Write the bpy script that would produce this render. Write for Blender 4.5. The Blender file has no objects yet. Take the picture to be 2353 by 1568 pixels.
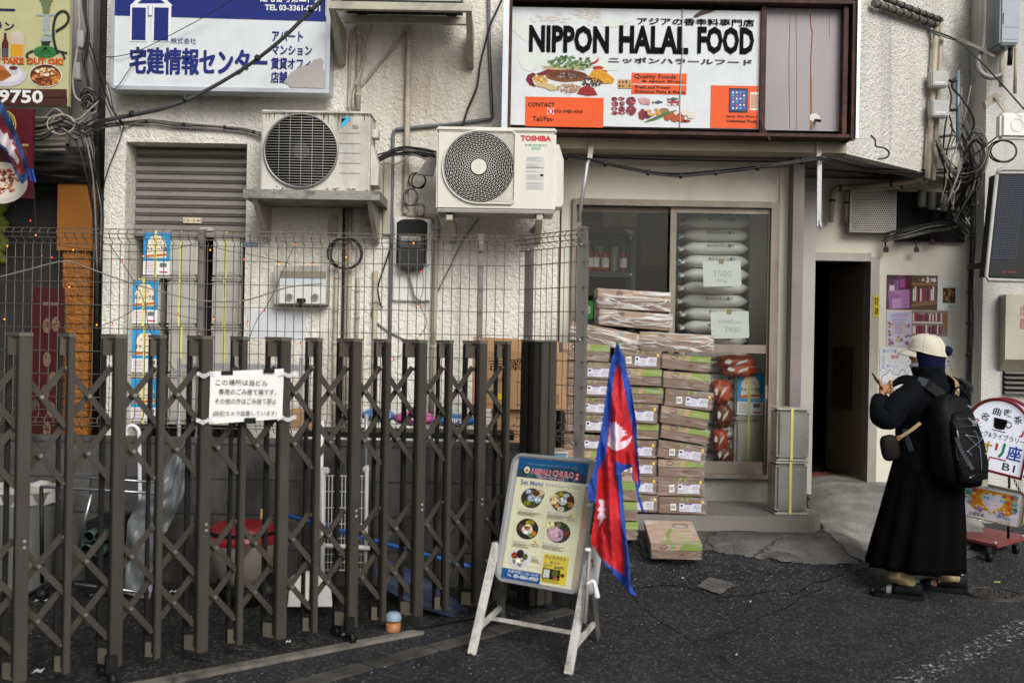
import bpy, bmesh, math, random
from math import sin, cos, pi, radians, sqrt
from mathutils import Vector, Matrix, noise
R = random.Random(7)
sc = bpy.context.scene
COL = sc.collection
# ------------------------------------------------------------------ camera
F, CU, CV, TH, H = 2400.0, 1176.0, 784.0, 0.018, 1.42
cam = bpy.data.cameras.new('camera'); camo = bpy.data.objects.new('camera', cam); COL.objects.link(camo)
c_, s_ = cos(TH), sin(TH)
camo.matrix_world = Matrix(((c_, -s_, 0, 0), (0, 0, -1, 0), (s_, c_, 0, H), (0, 0, 0, 1)))
cam.sensor_width = 36; cam.lens = 36 * F / 2352; cam.clip_start = .05; cam.clip_end = 500
cam.dof.use_dof = True; cam.dof.focus_distance = 7.1; cam.dof.aperture_fstop = 2.6
sc.camera = camo
# ------------------------------------------------------------------ light: overcast
SUN_EL, SUN_AZ = radians(35), radians(155)
w = bpy.data.worlds.new('World'); sc.world = w; w.use_nodes = True
wn = w.node_tree.nodes; wl = w.node_tree.links
bg = wn['Background']; sky = wn.new('ShaderNodeTexSky'); sky.sky_type = 'NISHITA'; sky.sun_disc = False
sky.sun_elevation = SUN_EL; sky.sun_rotation = SUN_AZ; sky.dust_density = 4; sky.air_density = 1.2
hs = wn.new('ShaderNodeHueSaturation'); hs.inputs['Saturation'].default_value = .3
wl.new(sky.outputs[0], hs.inputs['Color']); wl.new(hs.outputs[0], bg.inputs['Color'])
bg.inputs['Strength'].default_value = .075
sl = bpy.data.lights.new('sun', 'SUN'); sl.energy = 1.75; sl.angle = radians(34); sl.color = (1, .985, .955)
so = bpy.data.objects.new('sun', sl); COL.objects.link(so)
so.rotation_euler = (radians(90) - SUN_EL, 0, radians(25))
sc.view_settings.view_transform = 'Standard'; sc.view_settings.look = 'None'; sc.view_settings.gamma = 1
sc.view_settings.exposure = 0.55
sc.cycles.use_denoising = True
sc.cycles.max_bounces = 8; sc.cycles.transparent_max_bounces = 16
# ------------------------------------------------------------------ helpers
def at(u, v, Y):
    du, dv = u - CU, v - CV
    x = du * c_ + dv * s_; y = -du * s_ + dv * c_
    return Vector((x * Y / F, Y, H - y * Y / F))
def gz(u, v, z=0.0):
    du, dv = u - CU, v - CV
    y = -du * s_ + dv * c_
    return at(u, v, (H - z) * F / y)
def lin(h):
    if isinstance(h, str):
        h = h.lstrip('#'); h = [int(h[i:i+2], 16) / 255 for i in (0, 2, 4)]
        h = [c / 12.92 if c <= .04045 else ((c + .055) / 1.055) ** 2.4 for c in h]
    return tuple(h)
ORI = {}
def tag(o, label=None, cat=None, group=None, kind=None):
    if label: o['label'] = label
    if cat: o['category'] = cat
    if group: o['group'] = group
    if kind: o['kind'] = kind
    return o
def thing(name, label, cat, loc, group=None):
    o = bpy.data.objects.new(name, None); COL.objects.link(o); o.empty_display_size = .05
    o.location = loc; ORI[o.name] = Vector(loc)
    return tag(o, label, cat, group)
def dup(o, loc=None, rot=None, label=None, group=None, parent=None):
    c = o.copy(); COL.objects.link(c)
    if parent: c.parent = parent
    else:
        if loc is not None: c.location = loc
        if rot is not None: c.rotation_euler = rot
    if label: c['label'] = label
    if group: c['group'] = group
    ORI[c.name] = Vector(c.location)
    for k in list(o.children): dup(k, parent=c)
    return c
class MB:
    def __init__(s): s.v = []; s.f = []; s.mi = []; s.sm = []; s.mats = []
    def m(s, mat):
        for i, a in enumerate(s.mats):
            if a is mat: return i
        s.mats.append(mat); return len(s.mats) - 1
    def add(s, vs, fs, mat, smooth=False):
        b = len(s.v); s.v += [Vector(p) for p in vs]; i = s.m(mat)
        for f in fs: s.f.append([b + k for k in f]); s.mi.append(i); s.sm.append(smooth)
        return s
    def box(s, p0, p1, mat, M=None):
        x0, y0, z0 = [min(a, b) for a, b in zip(p0, p1)]; x1, y1, z1 = [max(a, b) for a, b in zip(p0, p1)]
        vs = [Vector(p) for p in ((x0,y0,z0),(x1,y0,z0),(x1,y1,z0),(x0,y1,z0),(x0,y0,z1),(x1,y0,z1),(x1,y1,z1),(x0,y1,z1))]
        if M: vs = [M @ p for p in vs]
        return s.add(vs, [(0,3,2,1),(4,5,6,7),(0,1,5,4),(1,2,6,5),(2,3,7,6),(3,0,4,7)], mat)
    def rbox(s, p0, p1, mat, r=.01, M=None, seg=2):
        bm = bmesh.new(); bmesh.ops.create_cube(bm, size=1)
        c = [(a + b) / 2 for a, b in zip(p0, p1)]; d = [abs(a - b) for a, b in zip(p0, p1)]
        for q in bm.verts: q.co = Vector((c[0] + q.co.x * d[0], c[1] + q.co.y * d[1], c[2] + q.co.z * d[2]))
        bmesh.ops.bevel(bm, geom=bm.edges[:], offset=r, segments=seg, affect='EDGES', clamp_overlap=True)
        return s.addbm(bm, mat, M, False)
    def addbm(s, bm, mat, M=None, smooth=False):
        bm.verts.ensure_lookup_table(); vs = [(M @ q.co if M else q.co.copy()) for q in bm.verts]
        for i, q in enumerate(bm.verts): q.index = i
        fs = [[q.index for q in f.verts] for f in bm.faces]; bm.free()
        return s.add(vs, fs, mat, smooth)
    def prism(s, pts, ext, mat):           # polygon of 3-D points, extruded by vector ext
        n = len(pts); e = Vector(ext); P = [Vector(p) for p in pts]
        nrm = Vector((0, 0, 0))
        for i in range(n):
            a, b = P[i], P[(i + 1) % n]; nrm += a.cross(b)
        if nrm.dot(e) > 0: P.reverse()
        vs = P + [p + e for p in P]
        fs = [tuple(range(n)), tuple(range(2 * n - 1, n - 1, -1))] + [(i, i + n, (i + 1) % n + n, (i + 1) % n) for i in range(n)]
        return s.add(vs, fs, mat)
    def bar(s, a, b, w, t, mat, side=(0, 1, 0)):   # flat bar from a to b; width w across, thickness t along side
        a, b, sd = Vector(a), Vector(b), Vector(side).normalized(); d = (b - a).normalized(); q = d.cross(sd).normalized()
        sd = q.cross(d)
        vs = [p + q * i * w / 2 + sd * j * t / 2 for p in (a, b) for i, j in ((-1,-1),(1,-1),(1,1),(-1,1))]
        fs = [(0,1,2,3),(7,6,5,4)] + [(i, i + 4, (i + 1) % 4 + 4, (i + 1) % 4) for i in range(4)]
        return s.add(vs, [f[::-1] for f in fs], mat)
    def tube(s, pts, r, mat, n=8, caps=True, closed=False):
        P = [Vector(p) for p in pts]; m = len(P)
        if m < 2: return s
        rr = r if isinstance(r, (list, tuple)) else [r] * m
        vs = []; prev = None
        for i, p in enumerate(P):
            if closed: d = (P[(i + 1) % m] - P[i - 1])
            else: d = P[min(i + 1, m - 1)] - P[max(i - 1, 0)]
            d = d.normalized() if d.length > 1e-9 else Vector((0, 0, 1))
            if prev is None:
                x = d.orthogonal().normalized()
            else:
                x = prev - d * prev.dot(d); x = x.normalized() if x.length > 1e-6 else d.orthogonal().normalized()
            prev = x; y = d.cross(x)
            vs += [p + x * rr[i] * cos(2 * pi * k / n) + y * rr[i] * sin(2 * pi * k / n) for k in range(n)]
        fs = []
        for i in range(m if closed else m - 1):
            j = (i + 1) % m
            for k in range(n): fs.append((i*n+k, i*n+(k+1)%n, j*n+(k+1)%n, j*n+k))
        s.add(vs, fs, mat, True)
        if caps and not closed:
            b = len(s.v) - len(vs); i = s.m(mat)
            s.f.append([b + k for k in range(n)][::-1]); s.mi.append(i); s.sm.append(False)
            s.f.append([b + (m - 1) * n + k for k in range(n)]); s.mi.append(i); s.sm.append(False)
        return s
    def cyl(s, a, b, r, mat, n=16, r2=None): return s.tube([a, b], [r, r if r2 is None else r2], mat, n)
    def grid(s, fn, nu, nv, mat, smooth=True, closeu=False, flip=False):
        vs = [fn(i / nu, j / nv) for j in range(nv + 1) for i in range(nu if closeu else nu + 1)]
        w = nu if closeu else nu + 1; fs = []
        for j in range(nv):
            for i in range(nu):
                q = (j*w+i, j*w+(i+1) % w, (j+1)*w+(i+1) % w, (j+1)*w+i); fs.append(q[::-1] if flip else q)
        return s.add(vs, fs, mat, smooth)
    def lathe(s, prof, O, mat, n=24, ax=(0, 0, 1), sx=1.0):
        O, A = Vector(O), Vector(ax).normalized(); X = A.orthogonal().normalized(); Y = A.cross(X)
        m = len(prof)
        return s.grid(lambda a, b: O + A * prof[round(b*(m-1))][1] + (X*cos(2*pi*a)*sx + Y*sin(2*pi*a)) * prof[round(b*(m-1))][0], n, m - 1, mat, True, True)
    def ball(s, c, r, mat, n=12, sc=(1, 1, 1), M=None):
        c = Vector(c)
        def fn(a, b):
            p = Vector((cos(2*pi*a)*sin(pi*b)*sc[0], sin(2*pi*a)*sin(pi*b)*sc[1], -cos(pi*b)*sc[2])) * r
            return c + (M @ p if M else p)
        return s.grid(fn, n, max(5, n // 2), mat, True, True)
    def loft(s, rings, mat, cap=True, smooth=True):
        n = len(rings[0]); m = len(rings)
        s.add([p for r in rings for p in r], [(j*n+i, j*n+(i+1)%n, (j+1)*n+(i+1)%n, (j+1)*n+i) for j in range(m-1) for i in range(n)], mat, smooth)
        if cap:
            b = len(s.v) - n * m; i = s.m(mat)
            s.f.append([b + k for k in range(n)][::-1]); s.mi.append(i); s.sm.append(smooth)
            s.f.append([b + (m - 1) * n + k for k in range(n)]); s.mi.append(i); s.sm.append(smooth)
        return s
    def mesh(s, name, org):
        me = bpy.data.meshes.new(name); me.from_pydata([p - org for p in s.v], [], s.f)
        for a in s.mats: me.materials.append(a)
        me.polygons.foreach_set('material_index', s.mi); me.polygons.foreach_set('use_smooth', s.sm); me.update()
        return me
    def build(s, name, parent=None, label=None, cat=None, group=None, kind=None, org=None):
        if not s.v: return None
        if parent: org = ORI[parent.name]
        elif org is None:
            lo = [min(p[i] for p in s.v) for i in range(3)]; hi = [max(p[i] for p in s.v) for i in range(3)]
            org = Vector(((lo[0] + hi[0]) / 2, (lo[1] + hi[1]) / 2, lo[2]))
        org = Vector(org); o = bpy.data.objects.new(name, s.mesh(name, org)); COL.objects.link(o)
        if parent: o.parent = parent
        else: o.location = org
        ORI[o.name] = org
        return tag(o, label, cat, group, kind)
_tc = {}
def tgeo(body, bold):
    k = (body, bold)
    if k not in _tc:
        c = bpy.data.curves.new('t', 'FONT'); c.body = body; c.resolution_u = 2; c.offset = bold
        o = bpy.data.objects.new('t', c); me = bpy.data.meshes.new_from_object(o)
        vs = [tuple(q.co[:2]) for q in me.vertices]; fs = [tuple(p.vertices) for p in me.polygons]
        bpy.data.objects.remove(o); bpy.data.meshes.remove(me); bpy.data.curves.remove(c)
        x0 = min(a[0] for a in vs); x1 = max(a[0] for a in vs); y0 = min(a[1] for a in vs); y1 = max(a[1] for a in vs)
        _tc[k] = ([((a[0]-x0)/(x1-x0), (a[1]-y0)/max(y1-y0, 1e-6)) for a in vs], fs)
    return _tc[k]
class Surf:                                # a flat surface that carries print
    def __init__(s, O=None, ax=None, ay=None, n=None, Y=None):
        s.Y = Y
        if Y: s.ax = Vector((Y/F, 0, 0)); s.ay = Vector((0, 0, -Y/F)); s.n = Vector((0, -1, 0))
        else: s.O = Vector(O); s.ax = Vector(ax); s.ay = Vector(ay); s.n = Vector(n)
    def p(s, x, y, d=0.):
        if s.Y: return at(x, y, s.Y) + s.n * d
        return s.O + s.ax * x + s.ay * y + s.n * d
    def poly(s, mb, pts, mat, d=.002):
        P = [s.p(x, y, d) for x, y in pts]
        nr = Vector((0, 0, 0))
        for i in range(len(P)): nr += (P[i]-P[0]).cross(P[(i+1) % len(P)]-P[0])
        if nr.dot(s.n) < 0: P.reverse()
        mb.add(P, [tuple(range(len(P)))], mat)
    def rect(s, mb, x, y, w, h, mat, d=.002):
        o = s.p(x, y, d); mb.add([o, o + s.ay*h, o + s.ay*h + s.ax*w, o + s.ax*w], [(0, 1, 2, 3)], mat)
    def ell(s, mb, x, y, rx, ry, mat, d=.002, n=20, jit=0., rnd=R):
        o = s.p(x, y, d); P = []
        for k in range(n):
            j = 1 + (rnd.uniform(-jit, jit) if jit else 0); P.append(o + s.ax*cos(2*pi*k/n)*rx*j - s.ay*sin(2*pi*k/n)*ry*j)
        mb.add(P, [tuple(range(n))], mat)
    def scat(s, mb, x, y, rx, ry, mats, n, r0, r1, d=.003):
        for k in range(n):
            a = R.uniform(0, 2*pi); q = sqrt(R.random()); r = R.uniform(r0, r1)
            s.ell(mb, x + rx*q*cos(a), y + ry*q*sin(a), r, r*R.uniform(.5, 1), R.choice(mats), d + k*2e-6, 7, .3)
    def text(s, mb, body, x, y, w, h, mat, d=.003, bold=0., rot=0., shear=0.):
        vs, fs = tgeo(body, bold); o = s.p(x, y, d) + s.ay*h
        ax, ay = s.ax*w, -s.ay*h
        if rot:
            la, lb = ax.length, ay.length; ua, ub = ax/la, ay/lb
            ax = (ua*cos(rot) - ub*sin(rot))*la; ay = (ub*cos(rot) + ua*sin(rot))*lb
        mb.add([o + ax*a + ay*b + ax.normalized()*(b*shear*ay.length) for a, b in vs], fs, mat)
    def heavy(s, mb, body, x, y, w, h, mat, d, bold, grow, n=3):   # heavier lettering: strokes widened by shifted layers
        for i in range(n):
            for j in range(2): s.text(mb, body, x + grow*(i/(n-1) - .5), y + grow*.6*(j - .5), w, h, mat, d + 8e-5*(i*2 + j), bold)
    def line(s, mb, pts, wd, mat, d=.003):
        for (x0, y0), (x1, y1) in zip(pts, pts[1:]):
            l = sqrt((x1-x0)**2 + (y1-y0)**2) or 1; nx, ny = -(y1-y0)/l*wd/2, (x1-x0)/l*wd/2
            s.poly(mb, [(x0+nx, y0+ny), (x1+nx, y1+ny), (x1-nx, y1-ny), (x0-nx, y0-ny)], mat, d)
def smooth_path(pts, k=6):
    P = [Vector(p) for p in pts]; out = []
    for i in range(len(P) - 1):
        a, b, c, d = P[max(i-1, 0)], P[i], P[i+1], P[min(i+2, len(P)-1)]
        for j in range(k):
            t = j / k; out.append(.5*((2*b) + (c-a)*t + (2*a-5*b+4*c-d)*t*t + (3*b-a-3*c+d)*t**3))
    return out + [P[-1]]
def ss(a, b, x):
    t = max(0, min(1, (x - a) / (b - a))); return t*t*(3 - 2*t)
# ------------------------------------------------------------------ materials
_mc = {}
def mat(name, col, rough=.6, metal=0., var=.1, scale=5., bump=0., bscale=60., grime=0., gscale=1.2, gcol='#3a362e', gstretch=1., rvar=0., spec=.5, dist=.004):
    k = name
    if k in _mc: return _mc[k]
    m = bpy.data.materials.new(name); m.use_nodes = True; nt = m.node_tree; N = nt.nodes; L = nt.links
    b = N['Principled BSDF']; c = lin(col)
    b.inputs['Roughness'].default_value = rough; b.inputs['Metallic'].default_value = metal; b.inputs['Specular IOR Level'].default_value = spec
    tc = N.new('ShaderNodeTexCoord'); oi = N.new('ShaderNodeObjectInfo')
    off = N.new('ShaderNodeVectorMath'); off.operation = 'ADD'
    mul = N.new('ShaderNodeMath'); mul.operation = 'MULTIPLY'; mul.inputs[1].default_value = 37.
    L.new(oi.outputs['Random'], mul.inputs[0]); L.new(tc.outputs['Object'], off.inputs[0]); L.new(mul.outputs[0], off.inputs[1])
    n1 = N.new('ShaderNodeTexNoise'); n1.inputs['Scale'].default_value = scale; n1.inputs['Detail'].default_value = 5
    L.new(off.outputs[0], n1.inputs['Vector'])
    mx = N.new('ShaderNodeMix'); mx.data_type = 'RGBA'
    mx.inputs[6].default_value = (*[q*(1-var) for q in c], 1); mx.inputs[7].default_value = (*[min(1, q*(1+var)) for q in c], 1)
    rp = N.new('ShaderNodeValToRGB'); rp.color_ramp.elements[0].position = .3; rp.color_ramp.elements[1].position = .7
    L.new(n1.outputs[0], rp.inputs[0]); L.new(rp.outputs[0], mx.inputs[0]); out = mx.outputs[2]
    if grime:
        mp = N.new('ShaderNodeMapping'); mp.inputs['Scale'].default_value = (1, 1, 1/gstretch); L.new(off.outputs[0], mp.inputs[0])
        n2 = N.new('ShaderNodeTexNoise'); n2.inputs['Scale'].default_value = gscale; n2.inputs['Detail'].default_value = 9; n2.inputs['Roughness'].default_value = .68
        L.new(mp.outputs[0], n2.inputs['Vector'])
        r2 = N.new('ShaderNodeValToRGB'); r2.color_ramp.elements[0].position = .46; r2.color_ramp.elements[1].position = .74
        L.new(n2.outputs[0], r2.inputs[0])
        mg = N.new('ShaderNodeMath'); mg.operation = 'MULTIPLY'; mg.inputs[1].default_value = grime; L.new(r2.outputs[0], mg.inputs[0])
        m2 = N.new('ShaderNodeMix'); m2.data_type = 'RGBA'; m2.inputs[7].default_value = (*lin(gcol), 1)
        L.new(mg.outputs[0], m2.inputs[0]); L.new(out, m2.inputs[6]); out = m2.outputs[2]
    L.new(out, b.inputs['Base Color'])
    if rvar:
        mr = N.new('ShaderNodeMapRange'); mr.inputs[3].default_value = max(.02, rough-rvar); mr.inputs[4].default_value = min(1, rough+rvar)
        L.new(n1.outputs[0], mr.inputs[0]); L.new(mr.outputs[0], b.inputs['Roughness'])
    if bump:
        n3 = N.new('ShaderNodeTexNoise'); n3.inputs['Scale'].default_value = bscale; n3.inputs['Detail'].default_value = 4
        L.new(off.outputs[0], n3.inputs['Vector'])
        bp = N.new('ShaderNodeBump'); bp.inputs['Strength'].default_value = bump; bp.inputs['Distance'].default_value = dist
        L.new(n3.outputs[0], bp.inputs['Height']); L.new(bp.outputs[0], b.inputs['Normal'])
    _mc[k] = m; return m
def pr(col, rough=.55, name=None):         # printed ink / plain coat
    h = col.lstrip('#'); return mat(name or 'ink_' + h, col, max(rough, .3), var=.05, scale=9, spec=.25)
def emit(name, col, st):
    m = bpy.data.materials.new(name); m.use_nodes = True; b = m.node_tree.nodes['Principled BSDF']
    b.inputs['Base Color'].default_value = (*lin(col), 1); b.inputs['Emission Color'].default_value = (*lin(col), 1); b.inputs['Emission Strength'].default_value = st
    return m
def film(name, col, opac, rough=.15, nscale=14., contrast=.2, stretch=(1, 1, 3)):    # thin clear plastic: mostly transparent, creases catch light
    m = bpy.data.materials.new(name); m.use_nodes = True; nt = m.node_tree; N = nt.nodes; L = nt.links
    b = N['Principled BSDF']; b.inputs['Base Color'].default_value = (*lin(col), 1); b.inputs['Roughness'].default_value = rough
    tr = N.new('ShaderNodeBsdfTransparent'); mx = N.new('ShaderNodeMixShader'); tc = N.new('ShaderNodeTexCoord')
    mp = N.new('ShaderNodeMapping'); mp.inputs['Scale'].default_value = stretch; mp.inputs['Rotation'].default_value = (0, .5, 0)
    oi = N.new('ShaderNodeObjectInfo'); ad = N.new('ShaderNodeVectorMath'); ad.operation = 'ADD'
    mu = N.new('ShaderNodeMath'); mu.operation = 'MULTIPLY'; mu.inputs[1].default_value = 19; L.new(oi.outputs['Random'], mu.inputs[0])
    L.new(tc.outputs['Object'], ad.inputs[0]); L.new(mu.outputs[0], ad.inputs[1]); L.new(ad.outputs[0], mp.inputs[0])
    n = N.new('ShaderNodeTexNoise'); n.inputs['Scale'].default_value = nscale; n.inputs['Detail'].default_value = 6; n.inputs['Distortion'].default_value = 1.6
    L.new(mp.outputs[0], n.inputs['Vector'])
    mr = N.new('ShaderNodeMapRange'); mr.inputs[1].default_value = .48; mr.inputs[2].default_value = .74
    mr.inputs[3].default_value = opac; mr.inputs[4].default_value = min(1, opac + contrast)
    L.new(n.outputs[0], mr.inputs[0]); L.new(mr.outputs[0], mx.inputs[0]); L.new(tr.outputs[0], mx.inputs[1]); L.new(b.outputs[0], mx.inputs[2])
    bp = N.new('ShaderNodeBump'); bp.inputs['Strength'].default_value = .8; bp.inputs['Distance'].default_value = .01
    L.new(n.outputs[0], bp.inputs['Height']); L.new(bp.outputs[0], b.inputs['Normal'])
    L.new(mx.outputs[0], N['Material Output'].inputs['Surface']); return m
def stucco(name, col, col2, sc_=1., strength=.9, stains=()):
    m = bpy.data.materials.new(name); m.use_nodes = True; nt = m.node_tree; N = nt.nodes; L = nt.links
    b = N['Principled BSDF']; b.inputs['Roughness'].default_value = .75; tc = N.new('ShaderNodeTexCoord')
    def nz(s, det, dis=0., vec=None, st=None):
        n = N.new('ShaderNodeTexNoise'); n.inputs['Scale'].default_value = s; n.inputs['Detail'].default_value = det; n.inputs['Distortion'].default_value = dis
        if st:
            mp = N.new('ShaderNodeMapping'); mp.inputs['Scale'].default_value = st; L.new(tc.outputs['Object'], mp.inputs[0]); L.new(mp.outputs[0], n.inputs['Vector'])
        else: L.new(tc.outputs['Object'], n.inputs['Vector'])
        return n
    a = nz(25*sc_, 4, .7); c = nz(70*sc_, 3, .3)
    ad = N.new('ShaderNodeMath'); ad.operation = 'MULTIPLY_ADD'; ad.inputs[1].default_value = .5; L.new(c.outputs[0], ad.inputs[0]); L.new(a.outputs[0], ad.inputs[2])
    rp = N.new('ShaderNodeValToRGB'); rp.color_ramp.elements[0].position = .45; rp.color_ramp.elements[1].position = .95; L.new(ad.outputs[0], rp.inputs[0])
    bp = N.new('ShaderNodeBump'); bp.inputs['Strength'].default_value = strength; bp.inputs['Distance'].default_value = .016
    L.new(rp.outputs[0], bp.inputs['Height']); L.new(bp.outputs[0], b.inputs['Normal'])
    g = nz(.9, 8, .3, st=(1.6, 1.6, .55)); r2 = N.new('ShaderNodeValToRGB'); r2.color_ramp.elements[0].position = .42; r2.color_ramp.elements[1].position = .75
    L.new(g.outputs[0], r2.inputs[0])
    mx = N.new('ShaderNodeMix'); mx.data_type = 'RGBA'; mx.inputs[6].default_value = (*lin(col), 1); mx.inputs[7].default_value = (*lin(col2), 1)
    L.new(r2.outputs[0], mx.inputs[0]); out = mx.outputs[2]
    sk = nz(1., 7, .2, st=(7, 7, .45)); r5 = N.new('ShaderNodeMapRange'); r5.inputs[1].default_value = .56; r5.inputs[2].default_value = .8; r5.inputs[4].default_value = .85; L.new(sk.outputs[0], r5.inputs[0])
    m5 = N.new('ShaderNodeMix'); m5.data_type = 'RGBA'; m5.inputs[7].default_value = (*[q*.62 for q in lin(col2)], 1); L.new(r5.outputs[0], m5.inputs[0]); L.new(out, m5.inputs[6]); out = m5.outputs[2]
    for (px, py, pz), rad, scol, amt in stains:
        sb = N.new('ShaderNodeVectorMath'); sb.operation = 'SUBTRACT'; sb.inputs[1].default_value = (px, py, pz); L.new(tc.outputs['Object'], sb.inputs[0])
        dv = N.new('ShaderNodeVectorMath'); dv.operation = 'DIVIDE'; dv.inputs[1].default_value = (rad[0], 5, rad[1]); L.new(sb.outputs[0], dv.inputs[0])
        ln = N.new('ShaderNodeVectorMath'); ln.operation = 'LENGTH'; L.new(dv.outputs[0], ln.inputs[0])
        st = nz(5, 6, .5, st=(3, 3, .5)); s2 = N.new('ShaderNodeMath'); s2.operation = 'ADD'; L.new(ln.outputs[1], s2.inputs[0]); L.new(st.outputs[0], s2.inputs[1])
        mr = N.new('ShaderNodeMapRange'); mr.inputs[1].default_value = .55; mr.inputs[2].default_value = 1.5; mr.inputs[3].default_value = amt; mr.inputs[4].default_value = 0
        L.new(s2.outputs[0], mr.inputs[0]); m3 = N.new('ShaderNodeMix'); m3.data_type = 'RGBA'; m3.inputs[7].default_value = (*lin(scol), 1)
        L.new(mr.outputs[0], m3.inputs[0]); L.new(out, m3.inputs[6]); out = m3.outputs[2]
    L.new(out, b.inputs['Base Color']); return m
def ground_mat(name, col, spk, crack=0., wet=.0, speck=.5, cscale=2.2, rough=.85, patchy=.35, pits=1., vs=82, chips=0.):
    m = bpy.data.materials.new(name); m.use_nodes = True; nt = m.node_tree; N = nt.nodes; L = nt.links
    b = N['Principled BSDF']; b.inputs['Specular IOR Level'].default_value = .3; tc = N.new('ShaderNodeTexCoord'); c = lin(col)
    def nz(s, det, ro=.5):
        n = N.new('ShaderNodeTexNoise'); n.inputs['Scale'].default_value = s; n.inputs['Detail'].default_value = det; n.inputs['Roughness'].default_value = ro
        L.new(tc.outputs['Object'], n.inputs['Vector']); return n
    big = nz(1.3, 7, .6); rp = N.new('ShaderNodeValToRGB'); rp.color_ramp.elements[0].position = .3; rp.color_ramp.elements[1].position = .7; L.new(big.outputs[0], rp.inputs[0])
    mx = N.new('ShaderNodeMix'); mx.data_type = 'RGBA'; mx.inputs[6].default_value = (*[q*(1-patchy) for q in c], 1); mx.inputs[7].default_value = (*[q*(1+patchy) for q in c], 1)
    L.new(rp.outputs[0], mx.inputs[0]); out = mx.outputs[2]
    med = nz(5.5, 6, .62); r7 = N.new('ShaderNodeMapRange'); r7.inputs[1].default_value = .35; r7.inputs[2].default_value = .68; r7.inputs[3].default_value = .62; r7.inputs[4].default_value = 1.3; L.new(med.outputs[0], r7.inputs[0])
    m7 = N.new('ShaderNodeVectorMath'); m7.operation = 'SCALE'; L.new(out, m7.inputs[0]); L.new(r7.outputs[0], m7.inputs['Scale']); out = m7.outputs[0]
    vo = N.new('ShaderNodeTexVoronoi'); vo.inputs['Scale'].default_value = vs; L.new(tc.outputs['Object'], vo.inputs['Vector'])
    sp = N.new('ShaderNodeSeparateColor'); L.new(vo.outputs['Color'], sp.inputs[0])
    gt = N.new('ShaderNodeMapRange'); gt.inputs[1].default_value = .72; gt.inputs[2].default_value = 1.; gt.inputs[4].default_value = speck; L.new(sp.outputs[0], gt.inputs[0])
    m2 = N.new('ShaderNodeMix'); m2.data_type = 'RGBA'; m2.inputs[7].default_value = (*lin(spk), 1); L.new(gt.outputs[0], m2.inputs[0]); L.new(out, m2.inputs[6]); out = m2.outputs[2]
    v9 = N.new('ShaderNodeTexVoronoi'); v9.inputs['Scale'].default_value = 26; L.new(tc.outputs['Object'], v9.inputs['Vector']); s9 = N.new('ShaderNodeSeparateColor'); L.new(v9.outputs['Color'], s9.inputs[0])
    g9 = N.new('ShaderNodeMath'); g9.operation = 'GREATER_THAN'; g9.inputs[1].default_value = 1.01 - chips; L.new(s9.outputs[1], g9.inputs[0]); d9 = N.new('ShaderNodeMath'); d9.operation = 'LESS_THAN'; d9.inputs[1].default_value = .13; L.new(v9.outputs['Distance'], d9.inputs[0])
    k9 = N.new('ShaderNodeMath'); k9.operation = 'MULTIPLY'; L.new(g9.outputs[0], k9.inputs[0]); L.new(d9.outputs[0], k9.inputs[1]); m9 = N.new('ShaderNodeMix'); m9.data_type = 'RGBA'; m9.inputs[7].default_value = (*[min(1, q*2.2) for q in lin(spk)], 1); L.new(k9.outputs[0], m9.inputs[0]); L.new(out, m9.inputs[6]); out = m9.outputs[2]
    fine = nz(110, 4, .75); ad = N.new('ShaderNodeMath'); ad.operation = 'ADD'; L.new(fine.outputs[0], ad.inputs[0]); L.new(vo.outputs['Distance'], ad.inputs[1]); hgt = ad.outputs[0]
    if crack:
        wv = nz(2.2, 8, .65); mm = N.new('ShaderNodeMix'); mm.data_type = 'RGBA'; mm.inputs[0].default_value = .3; L.new(tc.outputs['Object'], mm.inputs[6]); L.new(wv.outputs['Color'], mm.inputs[7])
        v2 = N.new('ShaderNodeTexVoronoi'); v2.feature = 'DISTANCE_TO_EDGE'; v2.inputs['Scale'].default_value = cscale; L.new(mm.outputs[2], v2.inputs['Vector'])
        cr = N.new('ShaderNodeMapRange'); cr.inputs[1].default_value = .0; cr.inputs[2].default_value = .022; L.new(v2.outputs['Distance'], cr.inputs[0])
        iv = N.new('ShaderNodeMath'); iv.operation = 'MULTIPLY_ADD'; iv.inputs[1].default_value = -crack; iv.inputs[2].default_value = crack; L.new(cr.outputs[0], iv.inputs[0])
        m3 = N.new('ShaderNodeMix'); m3.data_type = 'RGBA'; m3.inputs[7].default_value = (*[q*.22 for q in c], 1); L.new(iv.outputs[0], m3.inputs[0]); L.new(out, m3.inputs[6]); out = m3.outputs[2]
        a2 = N.new('ShaderNodeMath'); a2.operation = 'MULTIPLY_ADD'; a2.inputs[1].default_value = 1.2; L.new(cr.outputs[0], a2.inputs[0]); L.new(hgt, a2.inputs[2]); hgt = a2.outputs[0]
    L.new(out, b.inputs['Base Color'])
    bp = N.new('ShaderNodeBump'); bp.inputs['Strength'].default_value = pits; bp.inputs['Distance'].default_value = .012; L.new(hgt, bp.inputs['Height']); L.new(bp.outputs[0], b.inputs['Normal'])
    mr = N.new('ShaderNodeMapRange'); mr.inputs[3].default_value = rough - wet; mr.inputs[4].default_value = rough; L.new(big.outputs[0], mr.inputs[0]); L.new(mr.outputs[0], b.inputs['Roughness'])
    return m
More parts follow.
